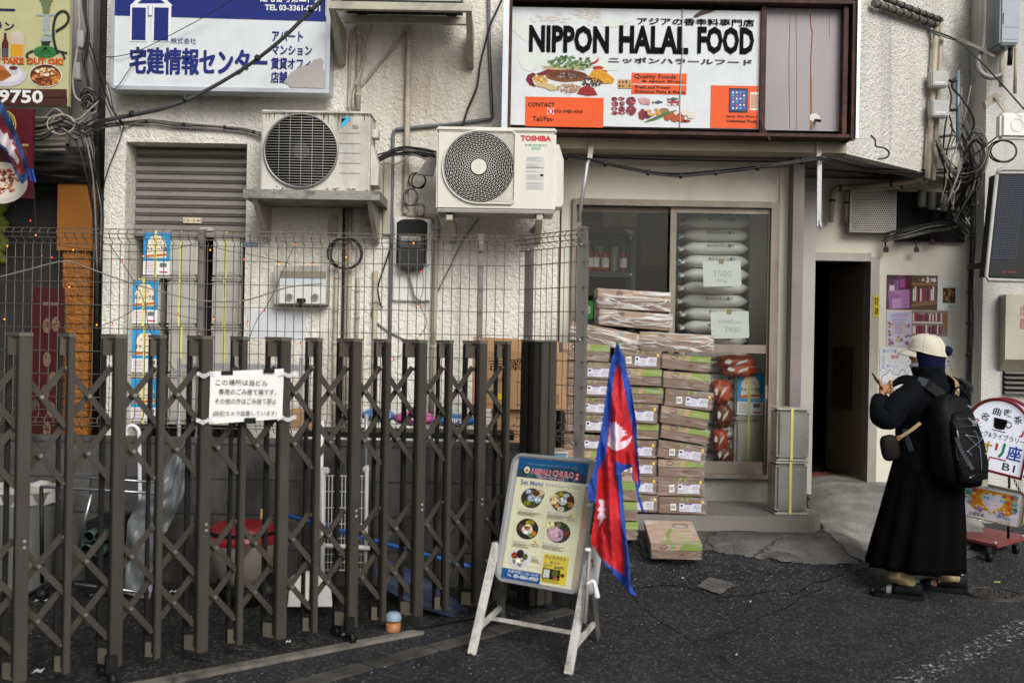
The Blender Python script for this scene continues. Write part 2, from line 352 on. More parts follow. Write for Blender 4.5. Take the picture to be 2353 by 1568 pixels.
def glass(name, tint=(.93, .95, .94), rough=.0, mixv=.10):
    m = bpy.data.materials.new(name); m.use_nodes = True; nt = m.node_tree; N = nt.nodes; L = nt.links
    N.remove(N['Principled BSDF']); g = N.new('ShaderNodeBsdfGlossy'); g.inputs['Roughness'].default_value = rough
    t = N.new('ShaderNodeBsdfTransparent'); t.inputs[0].default_value = (*tint, 1); fr = N.new('ShaderNodeFresnel'); fr.inputs[0].default_value = 1.5
    ml = N.new('ShaderNodeMath'); ml.operation = 'MULTIPLY_ADD'; ml.inputs[1].default_value = .55; ml.inputs[2].default_value = 0.; L.new(fr.outputs[0], ml.inputs[0])
    mx = N.new('ShaderNodeMixShader'); L.new(ml.outputs[0], mx.inputs[0]); L.new(t.outputs[0], mx.inputs[1]); L.new(g.outputs[0], mx.inputs[2])
    tc = N.new('ShaderNodeTexCoord'); n = N.new('ShaderNodeTexNoise'); n.inputs['Scale'].default_value = 2.; L.new(tc.outputs['Object'], n.inputs[0])
    bp = N.new('ShaderNodeBump'); bp.inputs['Strength'].default_value = .03; L.new(n.outputs[0], bp.inputs['Height']); L.new(bp.outputs[0], g.inputs['Normal'])
    L.new(mx.outputs[0], N['Material Output'].inputs['Surface']); return m
# palette of real surfaces
BLK = mat('black_plastic', '#101011', .55, var=.2, spec=.3)
CABLE = mat('black_cable', '#151516', .6, var=.3, scale=20)
GCABLE = mat('grey_cable', '#77736b', .6, var=.25, scale=20)
BEIGEP = mat('beige_pipe', '#a89f8e', .6, var=.12, scale=4, grime=.7, gscale=3, gcol='#5b4b38', gstretch=.5)
GREYP = mat('blue_grey_conduit', '#5d6167', .5, var=.1, grime=.4, gcol='#34332f')
GALV = mat('galvanised_steel', '#a3a5a7', .42, .4, var=.14, scale=25)
STEELG = mat('grey_painted_steel', '#88857f', .5, .2, var=.08, grime=.4, gscale=4)
ALUBR = mat('taupe_anodised_aluminium', '#8e8170', .45, .3, var=.08, scale=3, grime=.5, gscale=5, gcol='#54463a')
WHITEM = mat('white_enamel', '#d9d8d2', .35, var=.05, grime=.25, gscale=3, gcol='#8a8272')
ACW = mat('aircon_white', '#cfcdc2', .45, var=.05, scale=2, grime=.4, gscale=2.5, gcol='#8d8676', gstretch=3)
ACD = mat('aircon_dirty_white', '#bcbab0', .45, var=.06, scale=2, grime=.75, gscale=3.2, gcol='#4d463c', gstretch=2.2)
RUST = mat('rusty_brown_steel', '#3c2320', .75, .1, var=.35, scale=14, bump=.5, bscale=50, grime=.6, gscale=7, gcol='#6a3a22')
CONC = mat('grey_concrete', '#8b8984', .85, var=.15, scale=3, bump=.4, bscale=70, grime=.55, gscale=2, gcol='#4a4844')
PAPER = mat('white_paper', '#dcdcda', .7, var=.03)
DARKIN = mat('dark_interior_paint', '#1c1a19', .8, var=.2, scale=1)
# ------------------------------------------------------------------ the ground
def gh(x, y):
    m = ss(.3, .55, x)
    a = .19 * ss(5.9, 6.82, y); b = .34 * ss(6.3, 8.3, y)
    t = ss(2.15, 2.5, x); z = m * (a * (1 - t) + b * t)
    r = ss(3.25, 3.6, x); z = z * (1 - r) + .1 * ss(6.8, 8.0, y) * r
    z += .006 * (noise.noise(Vector((x * 1.3, y * 1.3, 0)))) * ss(-9, -3, -abs(x))
    if z > .02: z += .012 * noise.noise(Vector((x * 4, y * 4, 2)))
    return z
def gp(u, v, dz=0.):
    z = 0.
    for _ in range(30):
        p = gz(u, v, z); z = .5 * z + .5 * (gh(p.x, p.y) + dz)
    return gz(u, v, z)
def axis(a, b, st, far):
    n = round((b - a) / st); c = [a + (b - a) * i / n for i in range(n + 1)]
    return [a - far, a - far / 3, a - 3] + c + [b + 3, b + far / 3, b + far]
ASPH = ground_mat('asphalt', '#29292d', '#6e6e74', wet=.2, speck=.45, rough=.8, patchy=.4, chips=.2)
xs = axis(-4, 6, .05, 60); ys = axis(.5, 9.4, .05, 60)
mb = MB(); nx = len(xs)
mb.add([(x, y, gh(x, y)) for y in ys for x in xs], [(j*nx+i, j*nx+i+1, (j+1)*nx+i+1, (j+1)*nx+i) for j in range(len(ys)-1) for i in range(nx-1)], ASPH, True)
mb.build('road', kind='structure', org=(0, 0, 0), label='dark grey asphalt road surface with pale stone specks', cat='road')
def inside(px, py, poly):
    c = False; n = len(poly)
    for i in range(n):
        (x0, y0), (x1, y1) = poly[i], poly[(i + 1) % n]
        if (y0 > py) != (y1 > py) and px < (x1 - x0) * (py - y0) / (y1 - y0) + x0: c = not c
    return c
def patch(name, pts, mt, dz=.006, res=.02, jag=.02, label='', th=0.):
    poly = [(gp(u, v).x, gp(u, v).y) for u, v in pts]
    x0 = min(p[0] for p in poly); x1 = max(p[0] for p in poly); y0 = min(p[1] for p in poly); y1 = max(p[1] for p in poly)
    nx, ny = int((x1 - x0) / res) + 2, int((y1 - y0) / res) + 2; vid = {}; vs = []; fs = []
    def vv(i, j):
        if (i, j) not in vid:
            x, y = x0 + i * res, y0 + j * res; vid[i, j] = len(vs)
            q = noise.noise_vector(Vector((x * 9, y * 9, 1))) * res * .4
            x, y = x + q.x, y + q.y; vs.append((x, y, gh(x, y) + dz))
        return vid[i, j]
    for j in range(ny):
        for i in range(nx):
            x, y = x0 + (i + .5) * res, y0 + (j + .5) * res
            q = noise.noise_vector(Vector((x * 6, y * 6, 5))) * jag
            if inside(x + q.x, y + q.y, poly): fs.append((vv(i, j), vv(i+1, j), vv(i+1, j+1), vv(i, j+1)))
    m = MB(); m.add(vs, fs, mt, True)
    return m.build(name, kind='structure', label=label, cat='pavement')
CRK = ground_mat('cracked_concrete', '#5d5b58', '#82807c', crack=.95, speck=.3, cscale=2.6, patchy=.35, pits=.7)
APR = ground_mat('worn_apron_concrete', '#83817c', '#a5a39e', speck=.2, patchy=.22, pits=.35)
CHIP = ground_mat('pale_chipped_concrete', '#5f5d5a', '#4a4846', speck=.3, pits=.8, patchy=.1)
patch('cracked_pavement', [(1470,1228),(1600,1205),(1700,1212),(1840,1216),(1900,1216),(1936,1262),(1965,1300),(1880,1292),(1790,1286),(1700,1276),(1640,1268),(1560,1290),(1480,1280)], CRK, .006, .02, .05, 'cracked grey concrete edge below the shop step')
patch('door_apron', [(1846,1112),(2240,1112),(2260,1230),(2230,1262),(2100,1292),(2040,1302),(1985,1296),(1950,1278),(1915,1240),(1884,1204),(1862,1180)], APR, .011, .02, .02, 'pale smooth concrete ramp in front of the dark doorway')
patch('apron_edge', [(1905,1236),(1960,1270),(2060,1290),(2230,1262),(2260,1275),(2120,1300),(2060,1312),(1975,1312),(1935,1290)], CRK, .004, .02, .03, 'broken concrete lip along the doorway ramp')
for k, pts in enumerate([[(1742,1276),(1782,1266),(1800,1270),(1835,1282),(1800,1296),(1770,1284)], [(1600,1350),(1625,1328),(1660,1336),(1690,1344),(1660,1352),(1645,1368)]]):
    patch('bare_patch', pts, CHIP, .012, .012, .04, 'pale bare concrete patch broken out of the asphalt')
# worn white road line
m = bpy.data.materials.new('worn_road_paint'); m.use_nodes = True; N = m.node_tree.nodes; L = m.node_tree.links
b = N['Principled BSDF']; b.inputs['Base Color'].default_value = (.42, .42, .41, 1); b.inputs['Roughness'].default_value = .7
tc = N.new('ShaderNodeTexCoord'); n1 = N.new('ShaderNodeTexNoise'); n1.inputs['Scale'].default_value = 34; n1.inputs['Detail'].default_value = 8; n1.inputs['Roughness'].default_value = .72
L.new(tc.outputs['Object'], n1.inputs['Vector']); mr = N.new('ShaderNodeMapRange'); mr.inputs[1].default_value = .55; mr.inputs[2].default_value = .63; L.new(n1.outputs[0], mr.inputs[0])
tr = N.new('ShaderNodeBsdfTransparent'); mx = N.new('ShaderNodeMixShader'); L.new(mr.outputs[0], mx.inputs[0]); L.new(tr.outputs[0], mx.inputs[1]); L.new(b.outputs[0], mx.inputs[2]); L.new(mx.outputs[0], N['Material Output'].inputs['Surface'])
mb = MB(); a, b2, c, d = [gz(u, v, 0) for u, v in ((2030,1568),(2500,1345),(2500,1395),(2130,1568))]
dirl = (b2 - a).normalized(); a2 = a - dirl * 2; d2 = d - dirl * 2
mb.grid(lambda s, t: (lambda p: Vector((p.x, p.y, gh(p.x, p.y) + .006)))((a2.lerp(b2, s)).lerp(d2.lerp(c, s), t)), 80, 4, m)
mb.build('road_line', kind='structure', label='worn white painted line across the road corner', cat='road line')
# kerb strips along the gate
GA = Vector((-1.917, 4.05, 0)); GD = Vector((.1436, .1066, 0)); GU = GD.normalized(); GN = Vector((GU.y, -GU.x, 0))   # gate line and the normal towards the street
STONE = mat('pale_kerb_stone', '#6a6761', .9, var=.3, scale=9, bump=.7, bscale=60, grime=1., gscale=6, gcol='#2a2826', spec=.2)
mb = MB(); g0 = gz(346, 1568); g1 = gz(945, 1454); dk = (g1 - g0).normalized(); nk = Vector((dk.y, -dk.x, 0))
P = [g0 - dk * 1.6, g1, g1 + dk * .04 + nk * .05, g0 - dk * 1.6 + nk * .085]
mb.prism([p + Vector((0, 0, -.05)) for p in P], (0, 0, .068), STONE)
mb.build('gate_kerb', kind='structure', label='pale stone kerb strip along the accordion gate', cat='kerb')
GUT = mat('dark_gutter_stone', '#4b4946', .9, var=.3, scale=9, bump=.7, bscale=60, grime=1., gscale=5, gcol='#232220', spec=.2)
q0 = gz(723, 1552); q1 = gz(1330, 1388); dq = (q1 - q0).normalized(); nq = Vector((dq.y, -dq.x, 0)); Lq = (q1 - q0).length + 1.4
mb = MB(); t = -1.4
while t < Lq - 1.4:
    l = .42 + R.uniform(-.04, .04); a = q0 + dq * t; b2 = q0 + dq * (t + l - .012); z = R.uniform(.004, .012)
    mb.prism([p + Vector((0, 0, -.05)) for p in (a, b2, b2 + nq * .1, a + nq * .1)], (0, 0, .05 + z), GUT); t += l
mb.build('gutter_stones', kind='structure', label='row of worn gutter stones set in the asphalt', cat='kerb')
YARD = ground_mat('yard_asphalt', '#1d1d1d', '#6a6864', chips=.2, speck=.5, patchy=.35)
# ------------------------------------------------------------------ the shop building
WY, SY, DY, RY, FY = 7.45, 7.55, 8.35, 8.05, 7.2
ZS = 2.757
def X(u, v, Y): return at(u, v, Y).x
def Z(u, v, Y): return at(u, v, Y).z
def rel(u, v): p = at(u, v, WY); return (p.x, 0, p.z)
STUC = stucco('white_stucco', '#e3e0d6', '#c6c1b2', 1.25, .7, [(rel(950, 215), (.55, .5), '#97856b', .6), (rel(700, 560), (.5, .3), '#9a9583', .4), (rel(1130, 540), (.4, .2), '#a59e8b', .35)])
STU2 = stucco('rough_white_stucco', '#e2e0d8', '#c4c1b6', 1.5, 1.)
STU3 = stucco('grey_fine_stucco', '#c6c5c0', '#a9a7a1', 3., .5)
CREAM = mat('cream_render', '#d3cfbf', .7, var=.05, scale=2, bump=.12, bscale=90, grime=.4, gscale=1.6, gcol='#8b8470', gstretch=2)
FASC = mat('stained_cream_fascia', '#a9a28c', .7, var=.1, scale=1.5, bump=.15, bscale=80, grime=.6, gscale=2, gcol='#7d765f')
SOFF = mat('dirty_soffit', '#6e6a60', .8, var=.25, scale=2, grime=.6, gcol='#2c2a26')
FRM = mat('bronze_window_frame', '#81776c', .45, .35, var=.1, scale=7, grime=.5, gscale=9, gcol='#5e4b40', gstretch=3)
MAUVE = mat('mauve_grey_metal', '#79706e', .5, .2, var=.08, scale=3, grime=.4, gcol='#4a4340')
B = thing('shop_building', 'white stucco shop building with roller shutter, glazed shopfront and dark doorway', 'building', (0, WY, 0))
xl, xr = X(238, 500, WY), X(1284, 700, WY); ox0, ox1 = X(288, 430, WY), X(566, 430, WY); oz1, oz0 = Z(430, 328, WY), .44
mb = MB(); D = .24
mb.box((xl, WY, 0), (ox0, WY + D, 4.6), STUC); mb.box((ox1, WY, 0), (xr, WY + D, 4.6), STUC)
mb.box((ox0, WY, oz1), (ox1, WY + D, 4.6), STUC); mb.box((ox0, WY, 0), (ox1, WY + D, oz0), STUC)
mb.build('wall', B)
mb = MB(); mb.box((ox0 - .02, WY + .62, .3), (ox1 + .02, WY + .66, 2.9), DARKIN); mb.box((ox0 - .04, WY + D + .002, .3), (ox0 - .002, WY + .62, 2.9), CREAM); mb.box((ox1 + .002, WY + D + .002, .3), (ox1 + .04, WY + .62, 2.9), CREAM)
mb.box((ox0, WY + D + .002, .40), (ox1, WY + .62, .44), CONC); mb.build('window_recess', B)
# roller shutter
SHM = mat('grey_beige_shutter', '#87837d', .45, .25, var=.06, scale=4, grime=.35, gscale=3, gcol='#5a5148', gstretch=.3)
shY = WY + .19; zt = oz1 - .005; zb = Z(430, 533, shY); ns = 10; pit = (zt - zb) / ns
mb = MB(); prof = [(0, .0), (.06, .016), (.14, .018), (.2, .006), (.28, 0), (.72, 0), (.8, .004), (.9, .014), (.96, .014)]
L2 = []
for i in range(ns):
    for a, d in prof: L2.append((zt - (i + a) * pit, d))
L2.append((zb, 0))
mb.grid(lambda s, t: (lambda q: Vector((ox0 + .004 + s * (ox1 - ox0 - .008), shY + q[1], q[0])))(L2[round(t * (len(L2) - 1))]), 1, len(L2) - 1, SHM, False, flip=True)
mb.box((ox0 + .004, shY - .012, zb - .035), (ox1 - .004, shY + .02, zb), SHM)
sh = mb.build('roller_shutter', B)
mb = MB(); S = Surf(Y=shY - .004); S.rect(mb, 421, 500, 42, 12, pr('#e0d2b4'), .003); S.text(mb, '0120-129-365', 422, 502, 40, 8, pr('#1c1c1c'), .005, .01); S.rect(mb, 461, 523, 30, 7, pr('#c8c4bb'), .016); S.text(mb, '0120-000-119', 463, 524.5, 26, 4, pr('#55524c'), .018, .01)
mb.build('sticker', sh)
# upper overhang: fascia, chamfered corner wall, soffit
fx0, fx1 = .27, 2.28; cx1, cy1 = 3.7, 8.437
mb = MB(); mb.box((fx0, FY, ZS), (fx1, FY + .2, 4.6), FASC); mb.box((fx0, FY + .2, ZS + .02), (fx0 + .15, WY, 4.6), STUC); mb.build('fascia', B)
cd = Vector((cx1 - fx1, cy1 - FY, 0)).normalized(); cn = Vector((cd.y, -cd.x, 0))
mb = MB(); P = [Vector((fx1 + .001, FY, ZS - .004)), Vector((cx1, cy1, ZS - .004)), Vector((cx1, cy1 + .25, ZS - .004)), Vector((fx1 + .001, FY + .25, ZS - .004))]
mb.prism(P, (0, 0, 1.9), STU2); mb.build('corner_wall', B)
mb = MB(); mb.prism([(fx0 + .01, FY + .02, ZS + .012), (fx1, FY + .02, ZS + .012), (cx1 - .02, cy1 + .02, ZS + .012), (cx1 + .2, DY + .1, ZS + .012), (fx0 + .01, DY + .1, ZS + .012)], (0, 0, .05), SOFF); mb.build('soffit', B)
def chp(u, off=.0):                        # point on the chamfered wall seen at column u, moved off it by off
    k = (u - CU) / F; t = (k * FY - fx1) / ((cx1 - fx1) - k * (cy1 - FY))
    return fx1 + t * (cx1 - fx1) + cn.x * off, FY + t * (cy1 - FY) + cn.y * off
def chat(u, v, off=.0):
    x, y = chp(u, off); p = at(u, v, y); return Vector((x, y, p.z))
# shopfront
sx = [X(u, 700, SY) for u in (1286, 1311, 1785, 1812)]; zft = Z(1550, 461, SY); zfb = Z(1690, 1097, SY); zst = .30
mb = MB(); mb.box((sx[0] - .05, SY, .1), (sx[1], SY + .12, ZS + .01), CREAM); mb.box((sx[2], SY - .02, .1), (sx[3], SY + .12, ZS + .01), CREAM); mb.box((sx[1], SY, zft), (sx[2], SY + .12, ZS + .01), CREAM); mb.build('shopfront_wall', B)
mb = MB(); mb.box((sx[1], SY + .01, .1), (sx[2], SY + .14, zfb), CONC); mb.build('plinth', B)
mb = MB(); mb.box((sx[3], SY + .03, .1), (sx[3] + .06, SY + .2, ZS), BLK); px0, px1 = X(1818, 700, 7.4), X(1843, 700, 7.4); mb.box((px0, 7.4, .26), (px1, 7.62, ZS), MAUVE); mb.box((px0 + .02, 7.62, .2), (px1 - .002, DY, ZS), CREAM); mb.build('pillar', B)  # black box paints in the shaded gap left of the metal pillar
mb = MB(); mb.box((X(1286, 500, WY), WY - .003, .3), (X(1290, 500, WY), WY + .09, ZS - .01), RUST); mb.build('dark_red_strip', B)  # thin dark rust-brown strip down the right edge of the stucco
# sliding door: outer frame, two sashes
GL = glass('shop_glass', mixv=.05)
def fbox(mb, u0, v0, u1, v1, Y, dep, mt, pr_=0.):
    a, b = at(u0, v0, Y), at(u1, v1, Y); mb.box((a.x, Y - pr_, b.z), (b.x, Y + dep, a.z), mt)
sd = MB(); zt_, zb_ = zft, zfb; w_ = .03
x0, x1 = sx[1], sx[2]
sd.box((x0, SY - .035, zb_), (x0 + .028, SY + .1, zt_), FRM); sd.box((x1 - .06, SY - .035, zb_), (x1, SY + .1, zt_), FRM)
sd.box((x0 + .028, SY - .035, zt_ - .045), (x1 - .06, SY + .1, zt_), FRM); sd.box((x0 + .028, SY - .045, zb_), (x1 - .06, SY + .1, zb_ + .03), FRM)
SD = sd.build('sliding_door', B)
def sash(u0, u1, Y, name):
    a, b = X(u0, 700, Y), X(u1, 700, Y); t, o = zt_ - .046, zb_ + .031; m_ = MB()
    m_.box((a, Y, o), (a + .042, Y + .03, t), FRM); m_.box((b - .042, Y, o), (b, Y + .03, t), FRM); zr = Z(1650, 800, Y)
    m_.box((a + .042, Y + .001, t - .04), (b - .042, Y + .029, t), FRM); m_.box((a + .042, Y + .001, o), (b - .042, Y + .029, o + .085), FRM); m_.box((a + .042, Y + .001, zr - .03), (b - .042, Y + .029, zr + .03), FRM)
    m_.build('sash', SD)
    g = MB(); g.box((a + .04, Y + .012, o + .083), (b - .04, Y + .018, zr - .028), GL); g.box((a + .04, Y + .012, zr + .028), (b - .04, Y + .018, t - .038), GL); g.build('glass_pane', SD)
sash(1319, 1551, SY + .05, 'l'); sash(1537, 1775, SY - .0, 'r')
mb = MB(); p = at(1764, 900, SY - .0); mb.rbox((p.x - .018, p.y - .006, p.z - .05), (p.x + .01, p.y + .001, p.z + .05), WHITEM, .003); mb.build('handle', SD)
# shop interior
INW = mat('shop_interior_wall', '#5d584f', .8, var=.08)
mb = MB(); iy = 10.2
mb.box((sx[0], iy, .3), (sx[3], iy + .05, 2.9), INW); mb.box((sx[0] - .05, SY + .16, .3), (sx[0], iy, 2.9), INW); xp = X(1722, 600, 7.95)
mb.box((xp, 7.95, .3), (xp + .5, 7.99, 2.6), mat('grey_partition', '#9d9a92', .7, var=.05, scale=3)); mb.box((sx[3] + .03, SY + .21, .3), (sx[3] + .06, iy, 2.9), INW)
mb.box((sx[0], SY + .16, .28), (sx[3], iy, .30), CONC); mb.box((sx[0], SY + .16, 2.7), (sx[3], iy, 2.73), INW); mb.build('interior', B)
# doorway wall
dx0, dx1 = X(1843, 900, DY), X(2005, 850, DY); dzt = Z(1925, 589, DY); zfl = .336; wx0, wx1 = px1 - .1, 3.66
mb = MB(); mb.box((wx0, DY, .2), (dx0, DY + .1, ZS + .01), CREAM); mb.box((dx1, DY, .2), (wx1, DY + .1, ZS + .01), CREAM); mb.box((dx0, DY, dzt), (dx1, DY + .1, ZS + .01), CREAM); mb.build('entrance_wall', B)
mb = MB(); FR2 = mat('grey_door_frame', '#97928a', .45, .3, var=.08, grime=.4, gscale=6, gcol='#4b4741', gstretch=3)
mb.box((dx0, DY - .012, zfl), (dx0 + .02, DY + .12, dzt), FR2); mb.box((dx1 - .035, DY - .014, zfl), (dx1 + .035, DY + .12, dzt), FR2); mb.box((dx0 + .02, DY - .012, dzt - .035), (dx1 - .035, DY + .12, dzt + .03), FR2); mb.build('door_frame', B)
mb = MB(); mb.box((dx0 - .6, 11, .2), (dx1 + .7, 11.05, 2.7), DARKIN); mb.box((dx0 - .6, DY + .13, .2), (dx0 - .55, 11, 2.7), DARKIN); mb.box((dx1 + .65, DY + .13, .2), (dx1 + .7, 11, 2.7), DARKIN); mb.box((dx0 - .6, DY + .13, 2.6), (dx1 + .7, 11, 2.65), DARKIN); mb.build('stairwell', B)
mb = MB(); FLR = mat('dark_red_floor_tile', '#4c3531', .6, var=.2); mb.box((dx0 - .55, DY + .01, zfl - .1), (dx1 + .65, 11, zfl), FLR)
mb.box((dx0 + .12, DY + .2, zfl), (dx1 - .12, DY + .62, zfl + .012), mat('red_brown_mat', '#7a4236', .8, var=.15)); mb.build('entrance_floor', B)
mb = MB(); DLF = mat('beige_door_leaf', '#6f6655', .6, var=.08, grime=.4); la, lb = Vector((dx1 - .04, DY + .13, zfl + .01)), Vector((dx1 - .075, DY + .95, zfl + .01)); le = lb - la; ln_ = Vector((-le.y, le.x, 0)).normalized()
mb.prism([la, lb, lb - ln_ * .035, la - ln_ * .035], (0, 0, dzt - zfl - .05), DLF)
DP = mat('brown_door_panel', '#33291f', .6, var=.15); q = [la + le * .2 + ln_ * .004 + Vector((0, 0, .55)), la + le * .8 + ln_ * .004 + Vector((0, 0, .55)), la + le * .8 + ln_ * .004 + Vector((0, 0, 1.08)), la + le * .2 + ln_ * .004 + Vector((0, 0, 1.08))]
mb.prism(q, ln_ * .012, DP); mb.build('door_leaf', B)
# shop step
STEP = mat('dark_worn_step', '#77746e', .8, var=.2, scale=3, bump=.4, bscale=60, grime=.6, gscale=3, gcol='#3a3834')
mb = MB(); y0 = 6.9; xs0, xs1 = .28, X(1886, 1190, 6.9)
prof = [(xs0, y0), (xs1 - .05, y0), (xs1 + .02, y0 + .1), (xs1 + .06, y0 + .22), (px1 + .02, 7.4), (px1 + .02, 7.6), (xs0, 7.6)]
mb.prism([(a, b, .05) for a, b in prof], (0, 0, .245), STEP); mb.build('shop_step', kind='structure', label='dark worn concrete step below the sliding shop door', cat='step')
# ------------------------------------------------------------------ building at the right edge
C = thing('corner_building', 'grey fine stucco building at the right edge with a louvred vent', 'building', (3.7, RY, 0))
mb = MB(); mb.box((3.62, RY, 0), (6.5, RY + .3, 4.8), STU3); mb.build('wall', C)
mb = MB(); mb.box((3.61, RY - .05, 0), (6.5, RY, Z(2300, 1196, RY)), CONC); mb.build('base_course', C)
mb = MB(); fbox(mb, 2303, 848, 2400, 906, RY, 0, BLK, .01)
for k in range(5): a, b = at(2304, 852 + k * 11.5, RY), at(2400, 858 + k * 11.5, RY); mb.prism([(a.x, RY - .012, a.z), (a.x, RY - .05, b.z), (a.x, RY - .045, b.z - .006), (a.x, RY - .012, a.z - .01)], (b.x - a.x, 0, 0), STEELG)
mb.build('louvre', C)
# ------------------------------------------------------------------ restaurant building at the left edge
N_ = thing('restaurant_building', 'dark restaurant front at the left edge with an orange pillar', 'building', (-3.4, 7.3, 0))
GRC = mat('grey_painted_column', '#7d7a78', .6, var=.12, scale=2, grime=.5, gcol='#39342f', gstretch=3)
mb = MB(); a, b = X(158, 200, 7.42), X(208, 200, 7.42); mb.rbox((a, 7.42, Z(170, 416, 7.42)), (b, 7.6, 4.6), GRC, .03); mb.build('column', N_)
mb = MB(); mb.box((-5.5, 7.62, 0), (xl - .003, 7.7, 4.6), mat('shade_dark_wall', '#262423', .8, var=.3)); mb.build('gap_wall', N_)  # near-black colour stands in for the shade of the gap and unlit interior
mb = MB(); a, b = at(40, 240, 7.46), at(158, 330, 7.46); mb.box((a.x - 1, 7.46, b.z), (b.x, 7.6, 4.6), mat('dull_beige_wall', '#8f8a80', .7, var=.12, grime=.5)); mb.build('upper_wall', N_)
mb = MB(); a, b = at(-150, 330, 7.36), at(222, 416, 7.36)
TARP = mat('black_wrapped_tarp', '#2a2927', .45, var=.3, scale=6)
mb.grid(lambda s, t: Vector((a.x + s * (b.x - a.x), 7.38 - .06 * sin(pi * t) - .025 * noise.noise(Vector((s * 5, t * 9, 1))) - .02 * noise.noise(Vector((s * 2.2, t * 8 + 1.5 * noise.noise(Vector((s * 2, t * 2, 5))), 4))), a.z + t * (b.z - a.z))), 60, 40, TARP, flip=True); mb.build('wrapped_beam', N_)
mb = MB(); fbox(mb, -200, 414, 222, 420, 7.38, .2, BLK)
mb.build('lintel', N_)
ORG = mat('orange_paint', '#8f5507', .6, var=.06, scale=3, grime=.25, gcol='#6a430d')
ORT = mat('orange_split_tile', '#8a5107', .55, var=.2, scale=9, bump=1., bscale=26, dist=.02, grime=.3, gscale=6, gcol='#6b430c')
mb = MB(); fbox(mb, 133, 421, 212, 576, 7.4, .2, ORG); mb.build('orange_panel', N_)
mb = MB(); z = .3; k = 0
a, b = X(140, 800, 7.43), X(203, 800, 7.43)
while z < Z(170, 578, 7.43): mb.rbox((a, 7.43 + R.uniform(-.008, .008), z), (b, 7.6, z + .063), ORT, .005); z += .066
mb.build('tiled_pillar', N_)
mb = MB(); mb.tube([at(224, 300, 7.5), at(222, 1010, 7.5)], .028, BLK); mb.build('dark_pipe', N_)
mb = MB(); DRK = mat('dark_restaurant_interior', '#161210', .7, var=.4, scale=1.5); mb.box((-6, 8.9, 0), (xl - .01, 8.95, 3), DRK); mb.box((-6, 7.72, 2.55), (xl - .01, 8.9, 2.6), DRK); mb.build('dark_interior', N_)
# ------------------------------------------------------------------ sign boards
NAVY = pr('#17256c', .5); INK = mat('ink_black', '#101012', .8, var=.05, spec=.08); SWH = pr('#c9cdd0', .4, 'sign_white'); ALU = mat('satin_aluminium', '#b9bdc2', .35, .7, var=.08)
def board(name, label, cat, u0, v0, u1, v1, Y, dep, face, frame, fw=8, group=None):
    a, b = at(u0, v0, Y), at(u1, v1, Y); t = thing(name, label, cat, ((a.x + b.x) / 2, Y, b.z), group)
    w_ = fw * Y / F; m_ = MB(); m_.box((a.x + w_*.5, Y + .012, b.z + w_*.5), (b.x - w_*.5, Y + dep, a.z - w_*.5), face); m_.build('panel', t)
    if frame:
        m_ = MB(); m_.box((a.x, Y, b.z), (a.x + w_, Y + dep + .002, a.z), frame); m_.box((b.x - w_, Y, b.z), (b.x, Y + dep + .002, a.z), frame)
        m_.box((a.x + w_, Y, b.z), (b.x - w_, Y + dep + .002, b.z + w_), frame); m_.box((a.x + w_, Y, a.z - w_), (b.x - w_, Y + dep + .002, a.z), frame); m_.build('frame', t)
    return t
# estate agent's board
BY = 7.22
t = board('shop_sign', 'white and navy estate agent board with a house emblem and peeling corner', 'sign', 256, -70, 756, 214, BY, .16, SWH, ALU, 9)
S = Surf(Y=BY + .012); mb = MB()
S.rect(mb, 264, -60, 485, 96, NAVY, .003); S.poly(mb, [(264, 30), (749, 38), (749, 50), (264, 36)], NAVY, .0032)
WHT = pr('#d6d8dc', .35, 'sign_white_ink')
S.poly(mb, [(299, 14), (348, -34), (397, 14)], WHT, .0045); S.rect(mb, 300, 12, 40, 84, WHT, .0042); S.rect(mb, 351, 12, 43, 84, WHT, .0042); S.rect(mb, 342, 12, 8, 24, WHT, .0042)
S.poly(mb, [(316, 9), (348, -20), (380, 9)], NAVY, .0052); S.rect(mb, 304, 18, 32, 75, NAVY, .0052); S.rect(mb, 355, 18, 33, 76, NAVY, .0052)
S.text(mb, '株式会社', 393, 87, 58, 14, NAVY, .005)
S.heavy(mb, '宅建情報センター', 300, 109, 314, 60, NAVY, .005, .002, 3.4, 4)
for s, x, y, ww, hh in (('アパート', 626, 71, 70, 24), ('マンション', 625, 105, 92, 21), ('賃貸オフィス', 623, 133, 112, 26), ('店舗', 623, 165, 37, 26)): S.heavy(mb, s, x, y, ww, hh, NAVY, .005, .006, .9)
S.text(mb, '建宅番号第二種免', 598, -22, 142, 28, WHT, .006, .02); S.text(mb, 'TEL 03-3361-0291', 609, 11, 127, 14, WHT, .006, .03)
S.poly(mb, [(652, 190), (668, 168), (690, 154), (712, 150), (722, 138), (738, 134), (745, 144), (742, 156), (747, 166), (746, 204), (700, 202), (668, 202), (662, 194)], pr('#a39b98'), .0075)
mb.build('lettering', t)
